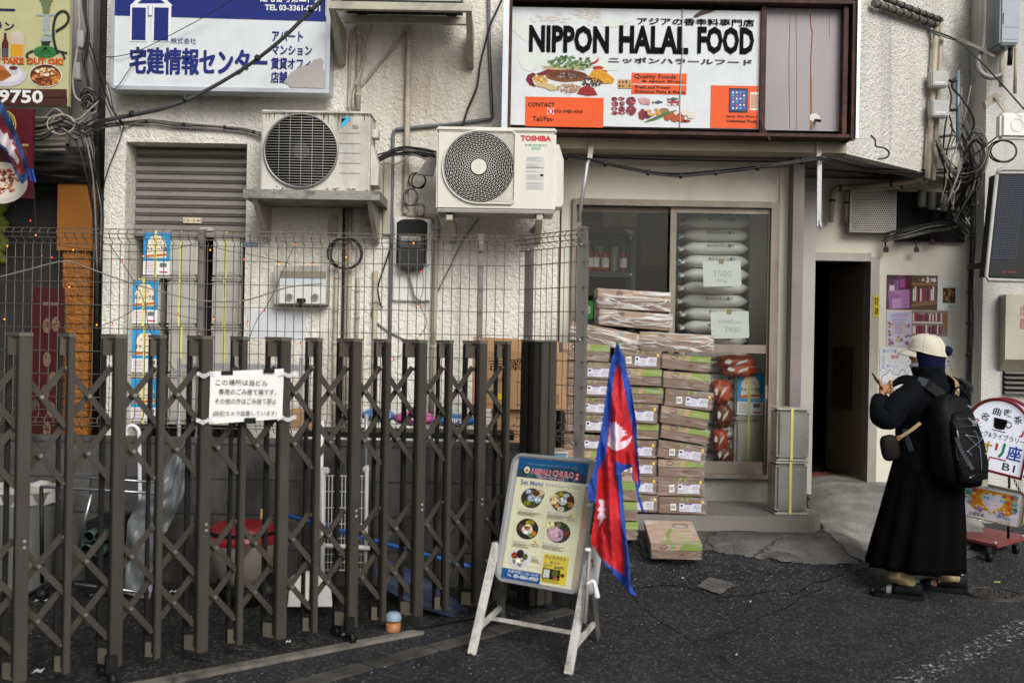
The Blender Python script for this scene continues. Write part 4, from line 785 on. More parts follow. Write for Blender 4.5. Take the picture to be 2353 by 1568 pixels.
pipe('pipe', 'long beige drain pipe dropping from the top bracket between the two outdoor units', [(940,58),(938,130),(934,360),(931,486),(938,494),(990,496),(1001,500),(1003,512),(998,700),(990,970)], .021, BEIGEP, bands=7)
pipe('pipe', 'thick grey-beige pipe dropping behind the mould-streaked outdoor unit', [(826,46),(824,150),(822,252)], .019, BEIGEP, bands=3)
pipe('pipe', 'beige flexible hose curving down from the top bracket', [(884,33),(862,44),(848,80),(838,130),(826,170),(816,196)], .011, BEIGEP, Y=WY-.03, k=5)
pipe('pipe', 'beige pipe slanting down to the left from the top bracket', [(941,60),(890,125),(832,194),(815,206),(811,225),(810,252)], .0105, BEIGEP, k=3)
pipe('pipe', 'slim beige hose just left of the thick pipe, above the streaked unit', [(822,56),(808,78),(804,130),(802,200),(800,252)], .010, BEIGEP, k=4)
for i, (u, v0, v1, r, lb) in enumerate(((772, 600, 800, .017, 'leftmost beige pipe under the streaked outdoor unit'), (788, 455, 800, .008, 'dark slim hose below the streaked outdoor unit'), (795, 470, 800, .009, 'ribbed tan hose below the streaked outdoor unit'), (803, 470, 800, .014, 'beige pipe beside the ribbed tan hose'), (821, 637, 800, .014, 'short beige pipe with rounded top, right of the ribbed hose'), (860, 622, 1000, .018, 'beige pipe with rounded top left of the meter plate'))):
    pipe('pipe', lb, [(u+2, v0), (u, (v0+v1)/2), (u-3, v1), (u-5, v1+200)], r, BEIGEP if i != 1 else CABLE, bands=4)
mb = MB()
for i in range(40): q = at(795.5 - i * .1, 560 + i * 6, WY - .015); mb.tube([q, q + Vector((0, 0, -.009))], .0125, mat('tan_ribbed_hose', '#8a7656', .6), 8)
mb.build('hose', None, 'tan ribbed hose sleeve among the pipes by the gas meter', 'hose')
mb = MB(); q = at(853, 513, WY); mb.cyl(q, q + Vector((0, -.05, 0)), .036, BEIGEP, 20); mb.build('round_vent', None, 'small round beige vent cap under the shelf of the streaked unit', 'vent')
mb = MB(); q0, q1 = at(884, 360, WY), at(896, 540, WY); mb.box((q0.x, WY - .03, q1.z), (q1.x + .003, WY - .001, q0.z), BRK)
for v in (375, 480): q = at(890, v, WY - .03); mb.ball(q, .007, BRK)
mb.build('cable_trunking', None, 'pale vertical cable trunking strip beside the blue-grey conduit', 'trunking')
# meters
q0, q1 = at(906, 497, WY), at(988, 693, WY); t = thing('electric_meter', 'electric meter under a grey arched hood on a white backboard', 'meter', ((q0.x+q1.x)/2, WY - .06, q1.z))
mb = MB(); mb.rbox((q0.x, WY - .03, q1.z), (q1.x, WY - .001, q0.z), WHITEM, .008); mb.build('backboard', t)
x0, x1 = q0.x + .012, q1.x - .012; zt_, zb_ = q0.z - .012, Z(940, 610, WY)
mb = MB(); cxm = (x0 + x1)/2
def hood(r_, y0, y1, mt, mb):
    w_ = (x1 - x0)/2 - r_; P = [Vector((cxm + (w_ if abs(cos(a)) > .8 else w_*abs(cos(a))**.45) * (1 if cos(a) > 0 else -1), y0, zt_ - r_ - .08 + .08 * sin(a)**.6)) for a in [pi*i/16 for i in range(17)]] + [Vector((cxm - w_, y0, zb_ + r_)), Vector((cxm + w_, y0, zb_ + r_))]
    mb.prism(P, (0, y1 - y0, 0), mt)
hood(.0, WY - .05, WY - .031, WHITEM, mb); hood(.012, WY - .056, WY - .0505, BLK, mb); mb.build('hood', t)
mb = MB(); m0, m1 = at(919, 540, WY), at(976, 622, WY); mb.rbox((m0.x, WY - .13, m1.z), (m1.x, WY - .057, m0.z), mat('dark_meter_case', '#232427', .3), .01); mb.rbox((m0.x + .012, WY - .142, Z(940, 575, WY)), (m1.x - .012, WY - .131, m0.z - .01), mat('meter_window', '#3a3d3f', .15), .006); mb.rbox((m0.x + .02, WY - .149, m0.z - .055), (m1.x - .02, WY - .143, m0.z - .02), pr('#8f918c'), .004)
S = Surf(Y=WY - .15); S.text(mb, '30A 100V', 933, 553, 28, 5, INK, .001, .01); mb.build('meter_case', t)
mb = MB(); mb.tube(smooth_path([at(u, v, WY - .06) for u, v in ((936,622),(944,650),(952,680),(968,692),(984,690))], 5), .008, GCABLE); mb.build('cable', t)
q0, q1 = at(638, 612, WY), at(757, 702, WY); t = thing('meter_box', 'white metal meter box with two round dials and a clear top window', 'meter', ((q0.x+q1.x)/2, WY - .06, q1.z))
mb = MB(); mb.rbox((q0.x, WY - .12, q1.z), (q1.x, WY - .001, q0.z), mat('grimy_box', '#a9a79f', .4, .2, var=.1, grime=.7, gscale=6, gcol='#4f473b'), .006); mb.build('case', t)
S = Surf(Y=WY - .121); mb = MB(); S.rect(mb, 643, 622, 106, 16, pr('#7d7468', .4), .002); S.rect(mb, 643, 639, 106, 19, pr('#b6c0c4', .15), .003); S.rect(mb, 643, 652, 106, 44, pr('#c9c9c4', .4), .004); mb.build('front_plate', t)
for u in (665, 724): m_ = MB(); q = at(u, 682, WY - .125); m_.cyl(q, q + Vector((0, -.012, 0)), .027, ALU, 20); m_.cyl(q + Vector((0, -.012, 0)), q + Vector((0, -.0135, 0)), .02, pr('#6a6a66', .3), 20); m_.build('dial', t)
m_ = MB(); q = at(693, 690, WY - .125); m_.rbox((q.x - .03, q.y - .03, q.z - .012), (q.x + .03, q.y, q.z + .014), BLK, .004); m_.cyl(q + Vector((0, -.03, -.01)), q + Vector((0, -.03, -.05)), .01, BLK, 10); m_.build('lock', t)
mb = MB(); fbox(mb, 570, 712, 702, 778, WY - .006, .005, pr('#c3c6cb', .4)); mb.build('blank_plate', None, 'blank pale plate fixed low on the white wall', 'plate')
mb = MB(); fbox(mb, 558, 556, 592, 566, WY - .006, .005, pr('#5f6f86', .4)); S = Surf(Y=WY - .007); S.text(mb, 'セコム加入', 561, 558, 28, 5, pr('#c8ccd2'), .001); mb.build('name_plate', None, 'tiny blue name plate beside the tin stack window', 'plate')
# ------------------------------------------------------------------ cables
def cable(name, label, lines, r, mt=None, Y=WY, cat='cable', group=None, k=6):
    mb = MB()
    for ln_ in lines:
        P = [at(p[0], p[1], (p[2] if len(p) > 2 else Y) ) for p in ln_]; mb.tube(smooth_path(P, k), r, mt or CABLE, 6)
    return mb.build(name, None, label, cat, group)
def bundle(name, label, path, n, spread, r, mats, Y=WY, cat='cable bundle', k=5, ties=0, seed=1):
    rn = random.Random(seed); mb = MB()
    for i in range(n):
        o = Vector((rn.gauss(0, .6), rn.gauss(0, .5), rn.gauss(0, 1))) * spread; P = []
        for j, p in enumerate(path):
            q = at(p[0], p[1], (p[2] if len(p) > 2 else Y)); P.append(q + o * (.5 + rn.random()) + Vector((0, -abs(o.y), 0)))
        mb.tube(smooth_path(P, k), r * rn.uniform(.7, 1.25), mats[i % len(mats)], 6)
    P = smooth_path([at(p[0], p[1], (p[2] if len(p) > 2 else Y)) for p in path], k)
    for i in range(ties): q = P[int((i + .5) / ties * (len(P) - 1))]; q2 = P[min(len(P) - 1, int((i + .5) / ties * (len(P) - 1)) + 1)]; mb.tube([q, q.lerp(q2, min(1, .02 / max(.001, (q2 - q).length)))], spread * 1.2 + r, CABLE, 8)
    return mb.build(name, None, label, cat)
big = [(752,-14,6.75),(705,30,6.8),(640,95,6.85),(560,155,6.95),(460,212,7.0),(385,243,7.0),(320,258,7.05),(250,272,7.1),(190,288,7.1),(130,292,7.15)]
bundle('overhead_cable', 'thick double black cable sagging across the estate agent board', big, 2, .009, .0115, [mat('dark_grey_sheath', '#3a3a3b', .55, var=.15)], ties=5, seed=4)
bundle('cable_bundle', 'thin cable bundle along the wall above the roller shutter', [(196,292,7.2),(240,286,7.3),(300,281),(345,278),(420,285),(500,291),(560,297),(602,308)], 7, .008, .004, [CABLE, GCABLE, GCABLE], Y=WY-.03, ties=6, seed=2)
bundle('cable_bundle', 'loose black cable bundle strung between the two outdoor units', [(852,378),(876,362),(905,350),(940,345),(975,350),(1003,356)], 11, .022, .0062, [CABLE, CABLE, GCABLE], Y=7.3, seed=3)
bundle('cable_bundle', 'long black cable bundle strung below the food sign across the shopfront', [(1278,356,7.2),(1340,366,7.15),(1420,382,7.1),(1500,398,7.05),(1560,403,7.05),(1640,396,7.05),(1720,388,7.05),(1800,376,7.05),(1885,364,7.1)], 8, .013, .0062, [CABLE], ties=7, seed=5)
bundle('cable_bundle', 'cable bundle under the chamfered overhang towards the right corner', [(1885,364,7.1),(1920,374,7.3),(1980,388,7.6),(2050,394,7.8),(2120,396,7.9),(2200,392,8.0),(2238,388,8.0)], 5, .011, .006, [CABLE, GCABLE], seed=6)
cable('cable', 'straight black cable high under the fascia of the shopfront', [[(1280,358,7.3),(1500,366,7.4),(1700,370,7.4),(1840,372,7.4)]], .006)
bundle('cable_bundle', 'black cables falling left of the food sign down to the red-lettered unit', [(1158,-10),(1140,28),(1126,60),(1112,110),(1103,150),(1097,195),(1086,225),(1072,258),(1064,290)], 3, .006, .006, [CABLE], Y=WY-.06, seed=7)
cable('cable', 'thin wire crossing the estate agent board to the left corner', [[(600,-40,7.1),(485,30,7.15),(420,66,7.18),(330,112,7.2),(280,128,7.2),(238,131,7.2),(215,128,7.1)], [(330,112,7.2),(290,170,7.2),(262,205,7.2),(240,180,7.2)]], .0028)
cable('cable', 'thin wire dangling beside the roller shutter window', [[(285,290),(272,330),(252,380),(240,420),(233,480),(226,560)]], .004, Y=WY-.02)
def coil(name, label, cu, cv, Y, r, n, mt, seed, cat='cable coil', sq=1., rc=.005):
    rn = random.Random(seed); c = at(cu, cv, Y); P = []
    for i in range(n * 16 + 1): a = i * 2*pi/16; rr = r * (1 + .12 * sin(i * .37 + seed)); P.append(c + Vector((rr*cos(a) + .01*sin(i*.2), -.012 * (i / 16) * .5 + .006*sin(i), rr*sq*sin(a))))
    mb = MB(); mb.tube(P, rc, mt, 6); return mb.build(name, None, label, cat)
coil('cable_coil', 'coil of grey cable hung beside the drain pipe between the units', 942, 455, WY-.06, .05, 3, GCABLE, 1, sq=1.2)
coil('cable_coil', 'small coil of black cable right of the trunking between the units', 958, 415, WY-.08, .055, 2, CABLE, 2)
coil('cable_coil', 'small tangled coil above the electric meter', 965, 482, WY-.07, .03, 4, GCABLE, 3, sq=1.5, rc=.004)
coil('cable_coil', 'black cable coil on the pipes above the gas meter box', 795, 578, WY-.07, .115, 3, CABLE, 4, rc=.007, sq=.95)
mb = MB(); q = at(765, 512, WY-.03); mb.rbox((q.x-.035, q.y, q.z-.09), (q.x+.035, q.y+.03, q.z+.06), BEIGEP, .01); mb.build('junction_box', None, 'small beige junction box under the mouldy shelf', 'junction box')
mb = MB(); q = at(974, 380, 7.2); mb.prism([q + Vector(d) for d in ((-.05,0,-.06),(.06,0,-.07),(.09,0,.05),(.03,0,.06))], (0,.05,0), STEELG); mb.build('terminal_cover', None, 'grey terminal cover hanging open left of the red-lettered unit', 'cover')
cable('cable', 'loose grey cable looping low on the white wall by the meter plate', [[(864,690),(853,720),(870,745),(900,765),(930,780)], [(1100,500),(1060,560),(1030,620),(1005,670)]], .006, GCABLE, Y=WY-.012)
cable('cable', 'thin dark cable hanging by the conduit and trunking', [[(900,560),(880,620),(868,660),(872,690)], [(868,670),(874,700),(880,706)]], .006, Y=WY-.03)
# drain rods under the sign
mb = MB(); q = at(1360, 312, 7.08); mb.bar(at(1361,312,FY-.004), at(1354,368,FY-.06), .034, .006, BRK); P = [at(1354,368,FY-.05), at(1349,375,7.1), at(1329,510,7.12)]; mb.tube(P, .0135, GALV); mb.build('drain_rod', None, 'slanting pale drain rod in front of the sliding door', 'rod')
mb = MB(); mb.bar(at(1880,318,FY-.004), at(1882,362,FY-.02), .036, .006, BRK); mb.bar(at(1882,360,FY-.03), at(1880,520,FY-.03), .03, .022, GALV); mb.tube(smooth_path([at(1882,505,FY-.04), at(1886,520,FY-.05), at(1884,524,FY-.08), at(1882,512,FY-.1)], 4), .008, GALV); mb.build('hook_rod', None, 'vertical pale rod with a hooked end by the pillar', 'rod')
# ------------------------------------------------------------------ yard: block wall, mesh fence, tins, gate
QF = 6.05; TA = Vector((.371, 5.6, 0)); CNR = Vector((X(1192, 700, QF), QF, 0)); RD = (TA - CNR).normalized()
BLOCK = bpy.data.materials.new('concrete_block'); BLOCK.use_nodes = True; N = BLOCK.node_tree.nodes; L = BLOCK.node_tree.links; b_ = N['Principled BSDF']; b_.inputs['Roughness'].default_value = .9
tc = N.new('ShaderNodeTexCoord'); mp = N.new('ShaderNodeMapping'); mp.inputs['Rotation'].default_value = (pi/2, 0, 0); L.new(tc.outputs['Object'], mp.inputs[0])
bt = N.new('ShaderNodeTexBrick'); bt.inputs['Scale'].default_value = 1; bt.inputs['Brick Width'].default_value = .4; bt.inputs['Row Height'].default_value = .2; bt.inputs['Mortar Size'].default_value = .006
for i, c in ((1, '#4c4b49'), (2, '#403f3e'), (3, '#2a2928')): bt.inputs[i].default_value = (*lin(c), 1)
L.new(mp.outputs[0], bt.inputs[0]); n2 = N.new('ShaderNodeTexNoise'); n2.inputs['Scale'].default_value = 5; n2.inputs['Detail'].default_value = 9; n2.inputs['Roughness'].default_value = .7
mp2 = N.new('ShaderNodeMapping'); mp2.inputs['Scale'].default_value = (1, 1, .4); L.new(tc.outputs['Object'], mp2.inputs[0]); L.new(mp2.outputs[0], n2.inputs[0])
r2 = N.new('ShaderNodeValToRGB'); r2.color_ramp.elements[0].position = .42; r2.color_ramp.elements[1].position = .62; L.new(n2.outputs[0], r2.inputs[0])
mx = N.new('ShaderNodeMix'); mx.data_type = 'RGBA'; mx.inputs[7].default_value = (*lin('#100f0e'), 1); L.new(bt.outputs[0], mx.inputs[6]); m4 = N.new('ShaderNodeMath'); m4.operation = 'MULTIPLY'; m4.inputs[1].default_value = .8; L.new(r2.outputs[0], m4.inputs[0]); L.new(m4.outputs[0], mx.inputs[0]); L.new(mx.outputs[2], b_.inputs['Base Color'])
bp = N.new('ShaderNodeBump'); bp.inputs['Strength'].default_value = .6; bp.inputs['Distance'].default_value = .01; L.new(bt.outputs[1], bp.inputs['Height']); bp.invert = True; L.new(bp.outputs[0], b_.inputs['Normal'])
mb = MB(); RN = Vector((-RD.y, RD.x, 0)); RN = RN if RN.y > 0 else -RN
mb.prism([(-6, QF - .06, 0), (CNR.x + .03, QF - .06, 0), (CNR.x + .03, QF + .06, 0), (-6, QF + .06, 0)], (0, 0, .83), BLOCK)
a, b = CNR + RD * .09, TA + RD * .1
mb.prism([a - RN * .06, b - RN * .06, b + RN * .06, a + RN * .06], (0, 0, .6), BLOCK)
mb.build('block_wall', None, 'grimy grey concrete block wall under the mesh fence', 'wall', org=(0, QF, 0))
mb = MB(); yy = [1.6 + 4.4 * i / 60 for i in range(61)]
def kx(y):   # street-side edge of the yard floor = kerb line
    t = (y - g0.y) / dk.y; return g0.x + dk.x * t
mb.grid(lambda s, t: (lambda y: Vector((-5 + (min(kx(y), CNR.x + .0) - .04 + 5) * s, y, .008 + .003 * noise.noise(Vector((s*9, y*3, 0))))))(1.6 + 4.4 * t), 60, 60, YARD)
mb.build('yard_floor', kind='structure', label='dark rough yard floor behind the accordion gate', cat='ground', org=(0, 0, 0))
# fence
FM = mat('brown_grey_fence_steel', '#615c55', .5, .3, var=.06, grime=.35, gscale=6, gcol='#514a42'); FP = mat('grey_fence_post', '#77736f', .45, .3, var=.06, grime=.3, gscale=5, gcol='#4d4843')
ff = thing('mesh_fence', 'brown-grey welded wire fence on the block wall, its last bay turned towards the street', 'fence', (-.9, QF, .83))
lev = [.52, .435, .300, .168, .034, -.10, -.233, -.366, -.44]
prof = [(0, -.555), (-.03, -.53), (-.045, -.51), (-.03, -.485), (0, -.47), (0, .52), (.02, .535), (-.025, .55), (-.045, .575), (-.03, .597), (-.005, .607)]   # offset towards viewer, height
hz = [(0, l) for l in lev] + [(-.03, -.53), (-.045, -.51), (-.03, -.485), (-.028, .552), (-.046, .577), (-.005, .607)]
def panel(P0, P1, nrm, name, r=.0026):
    mb = MB(); d = (P1 - P0); Lg = d.length; d = d.normalized(); n = int(Lg / .0506)
    for i in range(n + 1): q = P0 + d * (i * .0506); mb.tube([q + nrm * a + Vector((0, 0, H + h)) for a, h in prof], r, FM, 4)
    for a, h in hz: mb.tube([P0 + nrm * (a - .004) + Vector((0, 0, H + h)), P1 + nrm * (a - .004) + Vector((0, 0, H + h))], r * 1.15, FM, 4)
    mb.build(name, ff)
panel(Vector((-4.2, QF, 0)), Vector((X(1172, 700, QF), QF, 0)), Vector((0, 1, 0)), 'mesh_panel')
panel(CNR, TA + RD * .06 + Vector((.0, 0, 0)), RN, 'mesh_panel')
def post(p, top, bot, w, d, rz, name='post'):
    M = Matrix.Translation(p) @ Matrix.Rotation(rz, 4, 'Z'); mb = MB(); mb.box((-w/2, -d/2, bot), (w/2, d/2, top), FP, M); mb.box((-w/2 - .002, -d/2 - .002, top), (w/2 + .002, d/2 + .002, top + .008), FP, M)
    for z in (top - .09, top - .6): mb.ball(M @ Vector((0, -d/2 - .002, z)), .007, GALV, 8)
    mb.build(name, ff)
for u in (458, 1102): post(Vector((X(u, 700, QF), QF + .03, 0)), H + .61, .8, .034, .034, 0)
ra = math.atan2(RD.y, RD.x)
p_ = CNR + RD * .05; post(Vector((X(1214, 700, p_.y), p_.y + .02, 0)), H + .615, .5, .04, .045, ra*.4); post(TA + Vector((0, .02, 0)), H + .615, .02, .045, .05, ra*.4)
# fairy lights over the fence
BUL = [emit('amber_bulb', '#ff8a2a', 1.6), emit('red_bulb', '#ff3a2a', 1.2)]
def fairy(label, path, bulbs, Y0=QF - .05):
    P = smooth_path([at(u, v, Y0) for u, v in path], 5); o = thing('string_lights', label, 'string lights', P[0], 'string lights on the mesh fence'); mb = MB(); mb.tube(P, .0022, CABLE, 4); mb.build('wire', o)
    for i, (u, v, c) in enumerate(bulbs): q = at(u, v, Y0 - .012); m_ = MB(); m_.cyl(q + Vector((0, 0, .014)), q + Vector((0, 0, .004)), .0035, CABLE, 6); m_.ball(q, .0042, BUL[c], 6, (1, 1, 1.3)); m_.build('bulb', o)
fairy('string of amber and red bulbs across the left of the mesh fence', [(0,735),(40,742),(90,750),(150,742),(214,752),(265,735),(330,705),(400,722),(458,735)], [(10,733,0),(222,746,0),(258,745,1),(330,714,0),(409,723,1),(490,732,0)])
fairy('string of amber bulbs zigzagging from the fence top down by the gas meter', [(252,562),(285,610),(330,690),(345,760),(400,850)], [(281,601,1),(315,670,0),(378,815,0),(329,588,0)])
fairy('string of bulbs along the upper fence left of the middle post', [(130,563),(230,575),(330,578),(400,572),(455,560),(520,575),(600,590),(668,607)], [(168,574,0),(17,565,0),(119,591,1),(159,659,0),(483,574,0),(640,606,0),(560,595,1)])
fairy('string of bulbs hanging in a loop around the gas meter box', [(678,560),(655,610),(620,690),(590,735),(568,790),(560,810)], [(678,562,1),(608,716,1),(569,742,1),(569,786,0),(720,607,0),(690,790,1)])
fairy('string of bulbs hanging by the electric meter', [(950,558),(968,600),(972,660),(965,700),(980,740),(960,775),(900,830),(830,850)], [(950,558,0),(967,624,1),(961,703,0),(967,773,0),(829,860,0),(904,824,1),(795,590,0)])
cable('cable', 'grey cable sagging along the mesh fence', [[(0,636),(70,618),(150,600),(210,618),(300,650),(380,672),(460,690),(560,690),(660,660),(740,652)]], .004, GCABLE, Y=QF-.06)
# ------------------------------------------------------------------ tins
TIN = mat('plain_tinplate', '#c9c6bc', .3, .5, var=.1, scale=6, rvar=.12, grime=.2, gscale=3, gcol='#6c675c'); TIND = mat('dark_tinplate', '#a3a19b', .3, .6, var=.12, scale=5, rvar=.12)
STRAP = mat('yellow_packing_strap', '#cfc96a', .4); LBLU = pr('#2a8cc2', .4); LCRM = pr('#dccfb8', .4); LWH = pr('#d9d9dd', .4)
TW, TDp, THh = .222, .23, .352
def make_tin(name, lab, label, dark=False):
    t = thing(name, label, 'tin', (0, 0, 0)); mt = TIND if dark else TIN; w, d, h = TW/2, TDp/2, THh
    mb = MB(); mb.rbox((-w + .004, -d + .004, .006), (w - .004, d - .004, h - .006), mt, .018, seg=3)
    mb.rbox((-w + .03, -d + .0015, .045), (w - .03, -d + .006, h - .045), mt, .004)
    for z in (.0, h - .012): mb.rbox((-w, -d, z), (w, d, z + .012), TIN, .005)
    for z in (.03, h - .034): mb.rbox((-w + .002, -d + .002, z), (w - .002, d - .002, z + .004), TIN, .002)
    mb.build('can_body', t)
    mb = MB(); sxx = R.choice((-.01, .0)); 
    for q in ((-d - .002, -d - .0005),): mb.box((sxx - .009, q[0], .004), (sxx + .009, q[1], h), STRAP)
    mb.box((sxx - .009, -d - .002, h), (sxx + .009, d, h + .0015), STRAP); mb.build('strap', t)
    if lab:
        S = Surf((-w + .012, -d - .0004, h - .02), (w*2 - .028, 0, 0), (0, 0, -(h - .045)), (0, -1, 0)); mb = MB()
        S.rect(mb, 0, 0, 1, .68, LBLU, .0002); S.rect(mb, 0, .68, 1, .32, LWH, .0002)
        S.poly(mb, [(.14, .6), (.14, .3), (.2, .18), (.32, .08), (.68, .08), (.8, .18), (.86, .3), (.86, .6)], LCRM, .0004)
        S.text(mb, 'リノール', .3, .2, .4, .07, pr('#23346e'), .0006, .02); S.text(mb, 'キャノーラ油', .12, .32, .76, .13, pr('#1f2b66'), .0006, .03)
        S.poly(mb, [(.06, .54), (.94, .49), (.94, .54), (.06, .6)], pr('#b8642c'), .0006); S.text(mb, 'FRESH', .4, .12, .2, .03, pr('#c23a30'), .0006, .02)
        for i in range(5): S.rect(mb, .06, .72 + i*.035, R.uniform(.3, .42), .012, pr('#a86a62'), .0005)
        S.rect(mb, .62, .72, .26, .1, pr('#6a6a6c'), .0005); S.rect(mb, .62, .92, .3, .035, pr('#b82a30'), .0005); S.rect(mb, .06, .9, .42, .06, pr('#b9b9bd'), .0005); mb.build('label', t)
    return t
def place(proto, first, p, rz=0, label=None, group=None):
    if first: proto.location = p; proto.rotation_euler = (0, 0, rz); ORI[proto.name] = Vector(p); tag(proto, label, None, group); return proto
    return dup(proto, p, (0, 0, rz), label, group)
tl = make_tin('oil_tin', True, 'x'); tp = make_tin('oil_tin', False, 'x'); td = make_tin('oil_tin', False, 'x', True)
yt = WY + .30; rows = 4
ordn = ['top', 'second from top', 'middle', 'fourth from top', 'bottom']
fl = fp = True
for i in range(5):
    z = Z(400, 640, yt) - .005 - i * (THh + .004) if i == 0 else z - THh - .004
    if z < .43: break
    u = (371, 346, 347, 349, 349)[i]; p = (X(u, 700, yt), yt + R.uniform(-.01, .01), z); place(tl, fl, p, R.uniform(-.04, .04), 'blue and white labelled oil tin, %s in its window stack' % ordn[i], 'oil tins stacked behind the mesh fence'); fl = False
    for j, (u, cn_) in enumerate(((426, 'middle'), (525, 'right-hand'))):
        pr_, f_ = (tp, fp) if j == 0 else (tp, False); p = (X(u + R.uniform(-3, 3), 700, yt), yt + .02 + R.uniform(-.01, .01), z + .004); place(pr_, f_, p, R.uniform(-.05, .05), 'bare yellow-strapped tin, %s in the %s stack behind the fence' % (ordn[i], cn_), 'oil tins stacked behind the mesh fence'); fp = False
# tins by the doorway (inside the glass and outside on the step)
yo = 6.98 + TDp/2
for i, (u, z, lb) in enumerate(((1808, zst - .003, 'lower bare tin on the shop step, upright before the pillar'), (1812, zst + THh + .002, 'upper bare tin on the shop step, stacked before the pillar'))): place(td, i == 0, (X(u, 1100, yo), yo, z), (.02, -.05)[i], lb, 'tins outside and inside the shop door')
yi = SY + .3
place(tp, False, (X(1713, 1000, yi), yi, Z(1713, 1066, yi) - .0), .03, 'bare tin inside the shop window under the labelled oil tin', 'tins outside and inside the shop door')
place(tl, False, (X(1713, 1000, yi), yi, Z(1713, 1066, yi) + THh + .002), .03, 'oil tin with blue label inside the shop window behind the lower pane', 'tins outside and inside the shop door')
place(tl, False, (X(1258, 1080, 6.25), 6.3, .42), .1, 'blue-labelled oil tin standing low behind the bent fence bay', 'oil tins stacked behind the mesh fence')
# ------------------------------------------------------------------ accordion gate
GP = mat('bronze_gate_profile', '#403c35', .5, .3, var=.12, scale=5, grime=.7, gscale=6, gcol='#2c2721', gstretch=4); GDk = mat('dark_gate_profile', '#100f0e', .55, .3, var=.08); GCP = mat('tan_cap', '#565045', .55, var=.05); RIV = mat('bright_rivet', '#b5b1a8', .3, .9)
gt = thing('accordion_gate', 'bronze accordion gate of posts and crossed bars along the yard', 'gate', tuple(GA + GD * 6))
GT, GBt = H - .002, .075
Mg = lambda p: Matrix(((GU.x, GN.x, 0, p.x), (GU.y, GN.y, 0, p.y), (0, 0, 1, 0), (0, 0, 0, 1)))
def gpos(k): return GA + GD * k
for k in range(-2, 14):
    p = gpos(k); bigp = k % 2 == 0; w, w2, o, sh_ = (.024, .0095, .0475, .0195) if bigp else (.0125, .0065, .0315, .0135); M = Mg(p); mb = MB(); z0 = GBt
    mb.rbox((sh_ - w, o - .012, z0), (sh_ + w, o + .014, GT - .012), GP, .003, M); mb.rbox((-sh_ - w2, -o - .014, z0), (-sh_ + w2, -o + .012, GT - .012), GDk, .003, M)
    for sgn in (-1, 1): mb.box((sh_ + sgn*w - .002, o - .026, z0 + .02), (sh_ + sgn*w + .002, o - .012, GT - .03), GDk, M)
    if bigp and (k % 4 == 0 or k == 10):
        for zz in (.62, .595): mb.cyl(M @ Vector((sh_ + .006, o + .014, zz)), M @ Vector((sh_ + .006, o + .0175, zz)), .0055, GALV, 10)
    po = mb.build('post', gt)
    def skew(z1, z2, e, m_): q = [M @ Vector(c) for c in ((-sh_ - w2 - e, -o - .015, z1), (-sh_ + w2 + e, -o - .015, z1), (sh_ + w + e, o + .015, z1), (sh_ - w - e, o + .015, z1))]; m_.prism(q, (0, 0, z2 - z1), GCP)
    def skin_(z1, z2, m_): q = [M @ Vector(c) for c in ((-sh_ - w2*.8, -o + .013, z1), (-sh_ + w2*.8, -o + .013, z1), (sh_ + w*.75, o - .027, z1), (sh_ - w*.75, o - .027, z1))]; m_.prism(q, (0, 0, z2 - z1), GCP)
    mb = MB(); skew(GT - .0115, GT + .003, .001, mb); skin_(GT - .085, GT - .012, mb); mb.build('cap', po)
    mb = MB(); skin_(z0, z0 + .06, mb); mb.build('foot_spacer', po)
    if bigp and k in (-2, 2, 8):
        for sg in (-1, 1):
            m_ = MB(); c = M @ Vector((0, sg * (o + .03), .032)); m_.cyl(c - GU * .012, c + GU * .012, .032, BLK, 14); m_.rbox((-.022, sg*(o + .012) - .02, .05), (.022, sg*(o + .012) + .02, .13), BLK, .006, M); m_.build('caster', gt)
lv = [(1.285, 1.055), (1.055, .825), (.615, .40), (.40, .185)]
for k in range(-2, 13):
    a, b = gpos(k), gpos(k + 1)
    for z0, z1 in lv:
        mb = MB(); o = .011; up = Vector((0, 0, 1)); e = GU * .0
        mb.bar(a + GN * o + up * z0, b + GN * o + up * z1, .024, .008, GP, GN); mb.bar(a - GN * o + up * z1, b - GN * o + up * z0, .024, .008, GP, GN)
        m_ = (a + b) / 2 + up * (z0 + z1) / 2; mb.cyl(m_ + GN * (o + .003), m_ + GN * (o + .009), .0075, RIV, 10)
        for q, zz in ((b, z1), (b, z0)): mb.cyl(q + up*zz + GN * (o + .003), q + up*zz + GN * (o + .007), .006, RIV, 8)
        mb.build('lattice_brace', gt)
pe = gpos(14.25); M = Mg(pe)
mb = MB(); mb.rbox((-.06, .02, .03), (-.02, .06, GT), GDk, .004, M); mb.rbox((-.015, .02, .03), (.035, .07, GT), GP, .004, M); mb.rbox((.04, .01, .03), (.085, .07, GT), GP, .004, M); mb.rbox((-.065, -.05, .03), (.085, .008, GT), GDk, .004, M); mb.rbox((-.068, -.053, GT), (.088, .074, GT + .012), GCP, .004, M); mb.build('end_post', gt)
